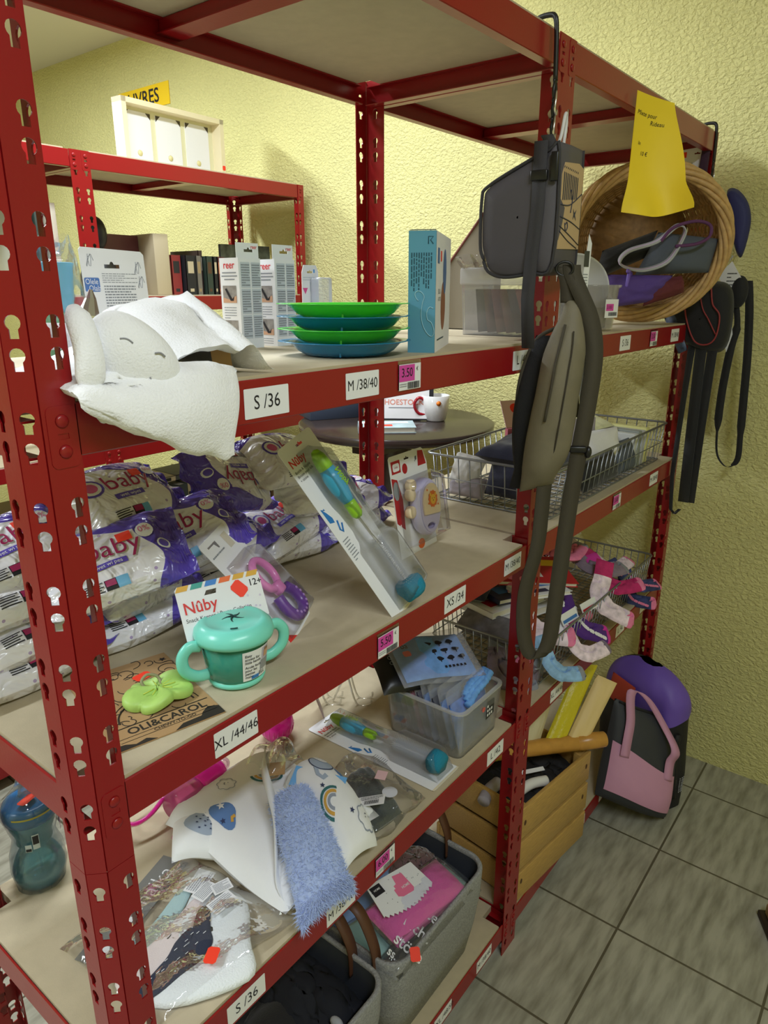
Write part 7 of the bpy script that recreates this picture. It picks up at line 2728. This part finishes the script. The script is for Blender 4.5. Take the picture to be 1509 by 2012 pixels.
MS = frame((-.060, .030, .040), (.012, -.052, -.030), (-.05, -.45, .89))
for s, ox, sz in (('ss..', -.004, .024), ('störe', .026, .034), ('nicht', .068, .034), ('Bitte', .112, .034)):
    mb.text(s, sz, 0, MS, -.004, ox, .002, 'LEFT', .9, .015)
mb.build('lettering', WHITE, t, label='white lettering')
mb = MB()
sticker(mb, frame((-.035, -.012, .036), (.03, -.03, 0), (-.2, -.4, .9)), .020, .026, 0)
mb.build('price_sticker', ORANGE, t, label='orange price sticker')
mb = MB()
pad(mb, bilin((-.095, .045, .022), (-.085, -.008, .010), (.155, -.010, .002), (.160, .036, .012)), .055, 24, 24, 0, None, .38, noisef=lambda u, v: .004 * fbm(u * 8, v * 8, 6))
mb.build('clear_bag', film('crinkled_film', (1, 1, 1)), t, label='crinkled clear bag')

# ---- wooden crate
PINE = mat('varnished_pine', srgb(186, 148, 84), rough=.4, var=.14, vscale=30, stretch=(1.2, 9, 9), bump=.08, bscale=60)
MCR = frame((.0045, .003, TD), (.324, -.040, 0))
t = thing('wooden_crate', 'slatted pine crate of black clothes on the bottom shelf of the far bay', 'crate', MCR)
CL, CWd, CH = .326, .265, .283


def slat(mb, a, b, z0, z1, th, inward):
    d = (Vector(b) - Vector(a)); L = d.length; d.normalize()
    M = Matrix(((d.x, inward[0], 0, a[0]), (d.y, inward[1], 0, a[1]), (0, 0, 1, 0), (0, 0, 0, 1)))
    mb.box(0, L, 0, th, z0, z1, 0, M, .0022)


for k, (z0, z1) in enumerate(((.004, .088), (.100, .182), (.194, .283))):
    for a, b, inn in (((0, 0), (CL, 0), (0, 1)), ((0, CWd), (CL, CWd), (0, -1)), ((0, .012), (0, CWd - .012), (1, 0)), ((CL, .012), (CL, CWd - .012), (-1, 0))):
        mb = MB()
        slat(mb, a, b, z0, z1, .011, inn)
        mb.build('slat', PINE, t)
for x in (.012, CL - .034):
    for y in (.012, CWd - .034):
        mb = MB()
        mb.box(x, x + .022, y, y + .022, .002, CH - .004, 0, None, .0015)
        mb.build('corner_batten', PINE, t)
mb = MB()
mb.box(.012, CL - .012, .012, CWd - .012, .0, .006)
mb.build('base_board', PINE, t)
mb = MB()
for (x, z) in ((.018, .238), (.018, .060), (.30, .150), (.305, .245)):
    mb.flat(circle(x, z, .005, 10, .008), (), 0, 0, Matrix(((1, 0, 0, 0), (0, 0, -1, -.0004), (0, 1, 0, 0), (0, 0, 0, 1))))
mb.build('wood_knots', mat('dark_knot', srgb(84, 54, 30), rough=.5), t, label='dark knots')
LACE = mat('black_lace_cloth', srgb(28, 26, 28), rough=.8, bump=.8, bscale=160)
for k, (x0, x1, y0, y1, z, sd) in enumerate(((.018, .20, .02, .25, .215, 2), (.14, .305, .02, .25, .220, 9))):
    mb = MB()
    cx, cy = (x0 + x1) / 2, (y0 + y1) / 2
    pad(mb, lambda u, v: (lerp(x0, x1, u) - cx, lerp(y0, y1, v) - cy, .018 * fbm(u * 3 + sd, v * 3, sd)), .06, 26, 26, 0, None, .4, noisef=lambda u, v: .006 * fbm(u * 9, v * 9, sd))
    tag(mb.build('garment', LACE, None, MCR @ Matrix.Translation((cx, cy, z))), ('black ruffled garment heaped in the near half of the pine crate', 'black ruffled garment heaped in the far half of the pine crate')[k], 'clothes')
for k, (p, rz, m_, nm) in enumerate((((.030, .11, .262), .2, TAUPE, 'lilac grey rolled cloth'), ((.120, .040, .268), -.3, OFFW, 'white lace edged cloth'))):
    mb = MB()
    mb.tube(smooth_path([(-.05, 0, 0), (-.01, .004, .004), (.035, 0, 0)], 6), lambda s: .016 - .003 * k, 14)
    tag(mb.build('rolled_cloth', m_, None, MCR @ TR(p, rz=rz)), nm + ' on the black clothes in the pine crate', 'clothes')
mb = MB()
mb.box(-.035, .035, -.006, .006, 0, .001, 0, TR(rx=.3))
tag(mb.build('paper_slip', WHITE, None, MCR @ TR((.155, .075, .272), rz=-.5)), 'white paper slip on the black clothes in the pine crate', 'paper')
mb = MB()
mb.box(-.022, .022, 0, .001, 0, .07, 0, TR(rx=-.3))
tag(mb.build('white_card', mat('pale_grey_card', srgb(206, 208, 212), rough=.6), None, MCR @ TR((.030, .165, .235), rz=.3)), 'pale card standing at the back of the near half of the pine crate', 'card')

WOODR = mat('honey_varnished_wood', srgb(196, 142, 66), rough=.3, var=.1, vscale=40)
a, b = Vector((.095, .165, .420)), Vector((.362, -.058, .4135))
d = (b - a)
mb = MB()
L = d.length
mb.lathe([(0, 0), (.0205, .001), (.0215, .01), (.0215, L - .085), (.0195, L - .0835), (.0195, L - .0815), (.0218, L - .080), (.0218, L - .03), (.0205, L - .002), (.019, L), (0, L)], 28)
Mrod = frame(a, d) @ Matrix.Rotation(pi / 2, 4, 'Y')
tag(mb.build('wooden_rod', WOODR, None, Mrod), 'thick honey coloured turned wooden rod lying across the pine crate', 'rod')

# packed cloths and a bottle standing in the crate
YFILM = film('yellow_film', (.95, .88, .35), .3, .1, .35, srgb(214, 190, 30), bump=.5, bscale=60)


def standing(name, label, cat, q, th, m, seed):
    return cloth_item(name, label, cat, q, th, m, amp=.006, seed=seed)


standing('bubble_sleeve', 'yellow plastic sleeve standing at the back of the pine crate', 'pack', [(.205, .060, .400), (.255, .020, .400), (.430, .005, .586), (.385, .045, .596)], .020, mat('yellow_netting', srgb(206, 190, 40), rough=.35, bump=.7, bscale=160), 3)
standing('folded_sheet', 'beige folded sheet in clear film leaning beside the yellow sleeve', 'pack', [(.255, .020, .400), (.310, -.020, .400), (.440, -.050, .545), (.405, -.005, .572)], .030, mat('beige_sheet', srgb(226, 198, 140), rough=.6), 4)
standing('folded_sheet', 'clear pleated sheet standing left of the yellow sleeve in the crate', 'pack', [(.170, .095, .400), (.215, .070, .400), (.330, .070, .590), (.280, .095, .600)], .016, mat('pale_straw_film', srgb(206, 194, 160), rough=.3, spec=.6), 6)
mb = MB()
mb.lathe([(0, 0), (.024, .002), (.026, .01), (.026, .10), (.022, .13), (.012, .150), (.011, .17), (0, .171)], 24)
tag(mb.build('bottle', mat('amber_honey', srgb(206, 142, 40), rough=.2, trans=.2), None, TR((.172, .130, .395), ry=.15)), 'amber bottle standing behind the wooden rod in the crate', 'bottle')
standing('net_sponge', 'yellow green netted bundle at the left of the amber bottle', 'sponge', [(.095, .150, .40), (.125, .130, .40), (.135, .130, .475), (.105, .150, .480)], .028, mat('lime_net', srgb(176, 176, 60), rough=.7, bump=.8, bscale=130), 8)

# ---- pink and black tote bag slumped at the end of the bottom shelf
DARKN = mat('charcoal_bag_fabric', srgb(52, 54, 62), rough=.6, bump=.1, bscale=500)
PINKN = mat('dusty_pink_fabric', srgb(206, 150, 186), rough=.55, bump=.08, bscale=500)
BLq, BRq, TRq, TLq = Vector((.480, -.012, .112)), Vector((.640, -.180, .006)), Vector((.735, -.170, .300)), Vector((.585, -.008, .392))
CT = (BLq + BRq + TRq + TLq) / 4
t = thing('tote_bag', 'charcoal tote bag with dusty pink panel and handles slumped by the end of the rack', 'bag', Matrix.Translation(CT))
q = [p - CT for p in (BLq, BRq, TRq, TLq)]
fq = bilin(*q)
mb = MB()


def bagmid(u, v):
    p = fq(u, v)
    return p + Vector((.86, .45, 0)) * (-.018 * sin(pi * u) * (1 - v) + .012 * sin(u * 5 + v * 3) * .5 + .03)


topt = pad(mb, bagmid, lambda u, v: lerp(.115, .045, v), 30, 30, 0, None, .45, noisef=lambda u, v: .006 * fbm(u * 3, v * 3, 2))
mb.build('bag_body', DARKN, t)


def surf(u, v, lift):
    p = Vector(topt(u, v))
    return p + Vector((-.86, -.45, .2)).normalized() * lift


mb = MB()
mb.grid(lambda u, v: surf(lerp(.05, .985, u), lerp(.10 + .02 * sin(u * 4), .60 - .14 * u + .02 * sin(u * 6), v), .0035), 26, 16)
mb.build('pink_panel', PINKN, t, label='dusty pink lower panel')
for (u0, u1, du) in ((.22, .80, 0),):
    mb = MB()
    A0, A1 = surf(u0, .50, .006), surf(u0, .86, .010)
    B0, B1 = surf(u1, .42, .006), surf(u1, .78, .014)
    up_ = Vector((.02, .03, .10))
    pts = smooth_path([A0, surf(u0, .70, .008), A1, A1.lerp(B1, .12) + up_ * .9, A1.lerp(B1, .5) + up_ * .95, A1.lerp(B1, .88) + up_ * .35, B1 + Vector((-.02, -.02, -.01)), surf(u1, .60, .016), B0], 6)
    mb.strap(pts, .030, (TRq - TLq).normalized(), .0025)
    mb.build('handle', PINKN, t, label='dusty pink handle')
mb = MB()
mb.tube([surf(.06 + .9 * k / 14, .985, .002) for k in range(15)], .003, 6)
mb.build('top_seam', mat('black_binding', srgb(26, 26, 30), rough=.7), t)

# ---- purple and black backpack behind it
t = thing('backpack', 'black backpack with violet top panel standing in the corner behind the tote bag', 'bag', TR((.800, -.035, .0), rz=-.42))
mb = MB()


def bp(u, v):
    a = 2 * pi * u
    z = .445 * v
    w = lerp(.155, .140, v) * (1 if v < .78 else sqrt(max(0, 1 - ((v - .78) / .23) ** 2)))
    d = lerp(.085, .062, v) * (1 if v < .78 else sqrt(max(0, 1 - ((v - .78) / .23) ** 2)))
    c, s = cos(a), sin(a)
    sgn = lambda x: (1 if x > 0 else -1) * abs(x) ** .7
    return (d * sgn(s) + .012 * fbm(a, v * 3, 2), w * sgn(c), .002 + z + .10 * (1 - sstep(0, .1, v)) * 0)


mb.grid(bp, 44, 30, 0, True, None, closeu=True)
mb.lathe([(0, .002), (.08, .002)], 24)
mb.build('bag_body', mat('black_nylon', srgb(26, 26, 34), rough=.55, bump=.1, bscale=500), t)
VIO = mat('violet_nylon', srgb(112, 84, 190), rough=.5, bump=.1, bscale=400)
mb = MB()


def vio(u, v):
    uu, vv = lerp(.43, .93, u), lerp(.62 + .22 * abs(u - .5), 1.0, v)
    p = Vector(bp(uu, min(.999, vv)))
    c = Vector((0, 0, .30))
    return p + (p - c).normalized() * .004


mb.grid(vio, 26, 14)
mb.build('top_panel', VIO, t, label='violet top panel')
mb = MB()
mb.tube([Vector(bp(.52 + .0 * k, lerp(.10, .60, k / 10))) * 1.02 for k in range(11)], .010, 10)
mb.build('side_piping', mat('black_binding', srgb(26, 26, 30)), t)
mb = MB()
for k in range(40):
    u, v = .47 + .012 * (k % 4), .12 + .012 * (k // 4)
    p = Vector(bp(u, v)) * 1.02
    mb.ball(.0018, (p.x, p.y, p.z), 0, None, (1, 1, 1), 6, 4)
mb.build('mesh_dots', mat('silver_dots', srgb(170, 170, 176), rough=.4), t, label='dotted mesh side pocket')
mb = MB()
pad(mb, bilin((-.082, .09, .30), (-.090, -.02, .30), (-.080, -.02, .385), (-.074, .08, .39)), .012, 12, 12, 0)
mb.build('orange_tab', mat('rust_orange_cloth', srgb(190, 70, 50), rough=.7), t, label='rust orange strip')

# ---- blue wipe pack hung at the front left, bottom of the picture
t = thing('cloth_pack', 'blue packet of cleaning cloths hanging on a grey hook at the near left', 'pack', None)
t.matrix_world = frame((-1.000, .020, .545), (.15, -.10, -.065), (-.5, -.45, .74))
mb = MB()
topw = pad(mb, lambda u, v: ((u - .40) * .23, (v - 1.0) * .17 + .018 * abs(2 * u - 1), .006 * sin(u * 9)), .030, 30, 22, 0, None, .4, noisef=lambda u, v: .005 * fbm(u * 4, v * 4, 3))
mb.build('film_pack', mat('royal_blue_film', srgb(28, 70, 190), rough=.2, spec=.6, coat=.5, var=.25, vscale=18), t)
mb = MB()
for off, mi in ((.03, 0), (.0, 1)):
    vs, fs = text_mesh('Wash...', .034, 'CENTER', off)
    out = []
    for p in vs:
        u, v = .40 + (p[0] + .010) / .23, 1.0 + (p[1] - .078) / .17
        T_ = Vector(topw(min(.98, max(.02, u)), min(.98, max(.02, v))))
        out.append((T_.x, T_.y, T_.z + .001 + .0006 * mi))
    mb.add(out, fs, mi, False)
pts = []
for k in range(20):
    u, v = lerp(.25, .95, k / 19), .62 + .16 * sin(pi * k / 19)
    T_ = Vector(topw(u, v))
    pts.append((T_.x, T_.y, T_.z + .0012))
mb.tube(pts, .0022, 5, 0)
mb.build('print', [WHITE, mat('coral_red_print', srgb(226, 84, 84), rough=.4)], t, label='white and red lettering')
mb = MB()
mb.tube(smooth_path([(-1.000, .012, .66), (-1.004, -.010, .66), (-1.008, -.022, .64), (-1.006, -.022, .59), (-1.0, -.016, .555), (-.994, -.004, .545), (-.990, .004, .553)], 6), .0055, 8)
tag(mb.build('display_hook', mat('grey_plastic_hook', srgb(96, 104, 116), rough=.4), None), 'grey plastic hook on the front post above the blue cloth packet', 'hook')
# ---------------------------------------------------------------- beyond the rack
# book sign on the end wall
t = thing('wall_sign', 'yellow sign with black capitals on the end wall above the back rack', 'sign', Matrix(((0, 0, -1, XW - .0005), (-1, 0, 0, 2.71), (0, 1, 0, 2.463), (0, 0, 0, 1))))
mb = MB()
mb.box(-.205, .205, -.048, .048, 0, .003)
mb.text('LIVRES', .086, 1, None, .0, -.002, .0036, 'CENTER', 1.02, .014)
mb.build('sign_panel', [mat('sign_yellow', srgb(246, 206, 30), rough=.5), INK], t)

# photo frame on top of the back rack
CREAMW = mat('cream_painted_wood', srgb(236, 224, 190), rough=.5)
t = thing('picture_frame', 'cream wooden box frame with three white panels on top of the back rack', 'frame', TR((.360, 1.945, ZT + .004), rz=.05))
FW, FH = .485, .255
mb = MB()
for (x0, x1, z0, z1) in ((0, FW, 0, .018), (0, FW, FH - .018, FH), (0, .020, 0, FH), (FW - .020, FW, 0, FH)):
    mb.box(x0, x1, -.055, 0, z0, z1, 0)
mb.build('outer_frame', CREAMW, t)
mb = MB()
mb.box(.018, FW - .018, -.006, 0, .016, FH - .016)
mb.build('back_panel', mat('pale_green_cream', srgb(226, 222, 184), rough=.6), t)
for k in range(3):
    x = .038 + .142 * k
    mb = MB()
    pw, ph = .118, .205
    mb.box(x, x + pw, -.010, -.006, .020, .020 + ph, 0)
    for sx in (0, 1):
        c = .022
        xx = x if sx == 0 else x + pw
        s = 1 if sx == 0 else -1
        mb.flat([(xx, .020 + ph), (xx, .020 + ph - c), (xx + s * c, .020 + ph)] if sx else [(xx, .020 + ph), (xx + s * c, .020 + ph), (xx, .020 + ph - c)], (), 0, 1, Matrix(((1, 0, 0, 0), (0, 0, -1, -.0104), (0, 1, 0, 0), (0, 0, 0, 1))))
    mb.lathe([(.011, 0), (.009, .003), (0, .004)], 20, 2, Matrix(((1, 0, 0, x + pw * .5), (0, 0, -1, -.0100), (0, 1, 0, .085), (0, 0, 0, 1))))
    mb.build('white_panel', [WHITE, mat('sepia_corner', srgb(70, 62, 50), rough=.6), mat('pale_gold_boss', srgb(224, 214, 160), rough=.4)], t, label='white panel with dark corners')
mb = MB()
sticker(mb, Matrix(((1, 0, 0, FW - .01), (0, 0, -1, -.0556), (0, 1, 0, .075), (0, 0, 0, 1))), .016, .018, 0)
mb.build('price_sticker', ORANGE, t)

# books on the back rack
BY = 1.59
COVERS = [srgb(*c) for c in ((62, 46, 44), (120, 92, 62), (186, 172, 142), (78, 64, 58), (206, 196, 176), (40, 38, 40), (96, 52, 54), (150, 128, 92), (58, 66, 74), (214, 206, 190), (84, 58, 40), (132, 44, 44), (46, 60, 52), (170, 150, 110), (30, 30, 36), (110, 104, 96), (196, 120, 80), (72, 74, 80))]
CM = [mat('book_cover_%d' % i, c, rough=.5) for i, c in enumerate(COVERS)]
PAGES = mat('page_edges', (1, 1, 1))
_bk = {}


def standing_book(x, y, z, w, d, h, ci, lean=0.0, label=None, group=None, rz=0.0):
    """upright book; spine toward -y, w thickness along x"""
    t = thing('book', label, 'book', TR((x, y, z), ry=lean, rz=rz), group)
    key = (round(w, 3), round(d, 2), round(h, 2), ci)
    if key not in _bk:
        a = MB()
        a.box(0, w, 0, .002, 0, h)
        a.box(0, .002, 0, d, 0, h)
        a.box(w - .002, w, 0, d, 0, h)
        a.rect(w * .2, w * .8, h * .55, h * .85, 1, Matrix(((1, 0, 0, 0), (0, 0, -1, -.0004), (0, 1, 0, 0), (0, 0, 0, 1))))
        a.rect(w * .3, w * .7, h * .08, h * .16, 1, Matrix(((1, 0, 0, 0), (0, 0, -1, -.0004), (0, 1, 0, 0), (0, 0, 0, 1))))
        b = MB()
        b.box(.002, w - .002, .002, d - .004, .003, h - .004)
        _bk[key] = (a.mesh('cover', [CM[ci % len(CM)], CM[(ci * 5 + 4) % len(CM)]]), b.mesh('page_block', [PAGES]))
    for nm, me in zip(('cover', 'page_block'), _bk[key]):
        o = bpy.data.objects.new(nm, me)
        COL.objects.link(o)
        o.parent = t
    return t


NAMES = ['dark brown', 'tan', 'stone beige', 'umber', 'ivory', 'black', 'maroon', 'straw', 'slate', 'cream', 'chestnut', 'brick red', 'dark green', 'sand', 'charcoal', 'grey', 'terracotta', 'steel grey']
rnd = random.Random(21)


def book_row(x0, x1, z, hmin, hmax, shelf_words, seed, depth=.17, yoff=.10, hfun=None):
    r = random.Random(seed)
    x, k = x0, 0
    while x < x1:
        w = r.choice((.018, .024, .030, .036, .044))
        h = r.uniform(hmin, hmax) if hfun is None else hfun(x, r)
        h = round(h / .02) * .02
        ci = r.randrange(len(COVERS))
        standing_book(x, BY + yoff + r.choice((0, .01, .02)), z, w, depth, h, ci, 0, NAMES[ci] + ' book standing in the row on ' + shelf_words, 'books on ' + shelf_words)
        x += w + r.uniform(.001, .006)
        k += 1


ZBA = 1.555 + .0039
# tall items on the upper book shelf
for (x, w, d, h, m_, lb, y) in ((-.30, .030, .20, .30, CM[9], 'tall ivory book at the left of the upper book shelf', BY + .09),
                                (-.19, .055, .20, .285, mat('mint_white_card', srgb(216, 222, 214), rough=.5), 'pale tall box file on the upper book shelf', BY + .08),
                                (-.125, .022, .19, .270, CM[12], 'dark green tall book beside the pale box file', BY + .08),
                                (-.09, .034, .19, .275, CM[4], 'tall cream book beside the dark green one', BY + .08)):
    tag(MB().box(0, w, 0, d, 0, h, 0, None, .002).build('book', m_, None, Matrix.Translation((x, y, ZBA))), lb, 'book')
mb = MB()
mb.ball(.045, (0, 0, .20), 0, None, (.8, .9, 1.25))
mb.lathe([(.07, 0), (.065, .06), (.05, .11), (.022, .15), (.02, .18)], 24)
tag(mb.build('bust', mat('black_resin', srgb(26, 26, 28), rough=.4), None, Matrix.Translation((.125, BY + .17, ZBA))), 'black carved head figure on the upper book shelf by the post', 'figure')
t = thing('book', 'large maroon hardback facing out on the upper book shelf', 'book', TR((.165, BY + .20, ZBA), rz=.1))
mb = MB()
mb.box(0, .155, 0, .030, 0, .205)
mb.rect(.015, .06, .03, .14, 1, Matrix(((1, 0, 0, 0), (0, 0, -1, -.001), (0, 1, 0, 0), (0, 0, 0, 1))))
mb.build('cover', [CM[6], CM[10]], t)
tag(MB().box(0, .060, 0, .16, 0, .21, 0, None, .002).build('book', CM[2], None, TR((.318, BY + .12, ZBA), rz=-.05)), 'grey beige thick book right of the maroon hardback', 'book')
book_row(.385, .62, ZBA, .12, .17, 'the upper book shelf', 5, hfun=lambda x, r: r.uniform(.13, .17))
mb = MB()
mb.box(0, .25, 0, .012, 0, .19)
mb.rect(.0, .25, .0, .19, 1, Matrix(((1, 0, 0, 0), (0, 0, -1, -.0006), (0, 1, 0, 0), (0, 0, 0, 1))))
FOL = mat('dark_foliage_print', srgb(56, 60, 50), rough=.4, var=.95, vscale=24)
tag(mb.build('picture_book', [CM[14], FOL], None, TR((.640, BY + .145, ZBA), rz=-.05)), 'large dark foliage picture book facing out on the upper book shelf', 'book')
mb = MB()
mb.box(0, .12, 0, .012, 0, .175)
tag(mb.build('picture_book', FOL, None, TR((.845, BY + .20, ZBA), rz=.08)), 'green landscape picture book behind the foliage one', 'book')
book_row(-.70, .86, .58 + .0039, .24, .34, 'the middle book shelf', 11, hfun=lambda x, r: r.uniform(.18, .30))
for k in range(10):
    r = random.Random(50 + k)
    ci = r.randrange(len(COVERS))
    t = standing_book(-.50 + .135 * k, BY + .10, .58 + .0039 + .30 + .002, .022, .16, .13, ci, pi / 2, NAMES[ci] + ' book lying flat on top of the middle book row', 'flat books on the middle row')
book_row(-.70, .55, .0926 + .0039, .2, .3, 'the bottom book shelf', 15, yoff=.03, hfun=lambda x, r: r.uniform(.20, .26))
for k, (x, c) in enumerate(((-.47, srgb(24, 60, 78)), (-.425, srgb(120, 196, 130)), (-.385, srgb(60, 150, 150)))):
    tag(MB().box(0, .036, 0, .17, 0, .255, 0, None, .001).build('book', mat('bright_book_%d' % k, c, .5), None, Matrix.Translation((x, BY + .012, .0926 + .0039))),
        ('dark teal', 'green striped', 'turquoise')[k] + ' book at the front of the bottom book shelf', 'book')
for k, (x, w, h, m_, lb) in enumerate(((.10, .05, .10, CM[16], 'terracotta box on the lower book shelf by the post'), (.20, .14, .11, mat('mottled_blue_white', srgb(160, 176, 190), rough=.5, var=.5, vscale=70), 'mottled blue white box on the lower book shelf'), (.345, .035, .12, CM[11], 'brick red book beside the mottled box'), (.385, .12, .12, WHITE, 'white carton beside the brick red book'))):
    tag(MB().box(0, w, 0, .15, 0, h, 0, None, .002).build('box', m_, None, Matrix.Translation((x, BY + .08, 1.06 + .0039))), lb, 'box')

# round bar table
TZ = 1.140
DKW = mat('dark_wenge_wood', srgb(58, 48, 46), rough=.22, spec=.5, var=.1, vscale=20)
t = thing('bar_table', 'dark round bar table by the end wall behind the rack', 'table', Matrix.Translation((.655, .875, 0)))
mb = MB()
mb.lathe([(0, TZ - .030), (.325, TZ - .030), (.337, TZ - .024), (.340, TZ - .004), (.334, TZ), (0, TZ)], 72)
mb.build('table_top', DKW, t)
mb = MB()
mb.lathe([(.055, .02), (.055, TZ - .03)], 28, 0, None, 1, 1, True, False)
mb.box(-.18, .18, -.05, .05, TZ - .09, TZ - .03)
mb.build('column', DKW, t)
mb = MB()
mb.lathe([(0, 0), (.24, 0), (.24, .015), (.06, .03), (0, .03)], 48)
mb.build('foot', DKW, t)
BINM = mat('black_binder', srgb(28, 30, 38), rough=.4)
t = thing('display_sheet', 'white printed sheet in a black display holder on the round table', 'sign', TR((.615, .935, TZ + .002), rx=-.22, rz=-.98))
mb = MB()
mb.box(-.010, .200, 0, .004, 0, .165)
mb.build('holder', BINM, t)
mb = MB()
MF = Matrix(((1, 0, 0, 0), (0, 0, -1, -.001), (0, 1, 0, 0), (0, 0, 0, 1)))
mb.flat(rrect(.0, .185, .006, .155, .006, 3), (), 0, 0, MF)
mb.text('SHOESTOCK', .026, 1, MF, .092, .062, .0006, 'CENTER', 1.0, .01)
mb.text('COMPTOIR DE VRAC', .012, 2, MF, .092, .108, .0006, 'CENTER')
mb.rect(.030, .150, .146, .151, 3, MF, .0006)
mb.rect(.045, .140, .042, .045, 2, MF, .0006)
mb.build('printed_sheet', [WHITE, mat('salmon_print', srgb(226, 140, 120), rough=.5), GREYINK, mat('pale_pink_print', srgb(232, 200, 200), rough=.5)], t, label='white sheet with salmon lettering')
book('magazine', 'thick pale blue illustrated magazine lying at the front of the round table', TR((.395, .830, TZ + .0005), rz=-.85), .185, .125, .018, mat('pale_blue_map_cover', srgb(186, 214, 226), rough=.35, var=.2, vscale=25), None, [WHITE, ORANGE], None, 'magazine')
tag(MB().box(0, .20, 0, .14, 0, .055, 0, None, .002).build('box', mat('navy_slate_box', srgb(56, 66, 86), rough=.5), None, TR((.47, 1.11, TZ), rz=-.5)), 'slate blue box at the back left of the round table', 'box')
tag(MB().box(0, .20, 0, .13, 0, .022, 0, None, .002).build('box', mat('photo_print_box', srgb(170, 150, 150), rough=.4, var=.6, vscale=30), None, TR((.47, 1.115, TZ + .0555), rz=-.5)), 'patterned flat box on the slate blue box on the round table', 'box')
t = thing('mug', 'white mug with red handle and orange sticker on the round table', 'mug', TR((.745, .770, TZ), rz=2.35))
mb = MB()
mb.lathe([(0, .001), (.030, .001), (.034, .004), (.043, .040), (.0475, .088), (.0455, .089), (.041, .042), (.030, .008), (0, .007)], 48, 0, None, 1, 1, True, False)
mb.build('cup_body', mat('white_ceramic', srgb(236, 236, 238), rough=.12), t)
mb = MB()
mb.tube(smooth_path([(.042, 0, .074), (.060, 0, .080), (.074, 0, .066), (.074, 0, .045), (.060, 0, .026), (.038, 0, .022)], 6), .0055, 10)
mb.build('handle', mat('red_ceramic', srgb(168, 28, 44), rough=.15), t, label='red handle')
mb = MB()
mb.lathe([(0, .0002), (.0085, 0)], 18, 0, frame((.0, .0475, .066), (1, 0, 0), (0, 1, .12)))
mb.build('round_sticker', mat('orange_dot', srgb(255, 140, 40), rough=.5), t, label='round orange sticker')
t = thing('penguin_plush', 'grey and white plush penguin sitting behind the mug', 'soft toy', TR((.775, .905, TZ), rz=-2.6))
GP = mat('grey_plush', srgb(116, 124, 134), rough=.95, sheen=.4, bump=.6, bscale=220)
WPL = mat('white_plush', (1, 1, 1))
mb = MB()
mb.ball(.058, (0, 0, .052), 0, None, (1, .9, .95))
mb.build('body', GP, t)
mb = MB()
mb.ball(.038, (.010, 0, .128), 0, None, (1, 1.0, .95))
mb.build('head', WPL, t, label='white head')
mb = MB()
for s in (-1, 1):
    mb2 = MB()
    mb2.ball(.014, (.036, s * .018, .136), 0, None, (.6, .9, 1.2), 14, 10)
    mb2.build('eye_patch', BLK, t, label='black eye patch')
mb = MB()
mb.tube([(.036 * cos(a), .036 * sin(a), .098) for a in [2 * pi * i / 24 for i in range(24)]], .006, 8, 0, None, True)
mb.build('scarf', mat('red_scarf', srgb(150, 34, 44), rough=.9), t, label='dark red scarf')
mb = MB()
for s in (-1, 1):
    m3 = MB()
    m3.ball(.022, (.05, s * .03, .012), 0, None, (1.2, .8, .55), 14, 8)
    m3.build('foot', GP, t)
# small corner seen at the right border
t = thing('wooden_block', 'pale wooden block on dark base at the right border of the floor', 'block', TR((.395, -.560, 0), rz=.5))
mb = MB()
mb.box(-.045, .10, -.08, .045, 0, .016, 0, None, .004)
mb.build('dark_base', mat('dark_brown_base', srgb(48, 36, 26), rough=.6), t)
mb = MB()
mb.box(-.030, .09, -.07, .032, .016, .05, 0, None, .006)
mb.build('pale_top', mat('pale_wood', srgb(170, 140, 100), rough=.6, var=.2, vscale=60), t)
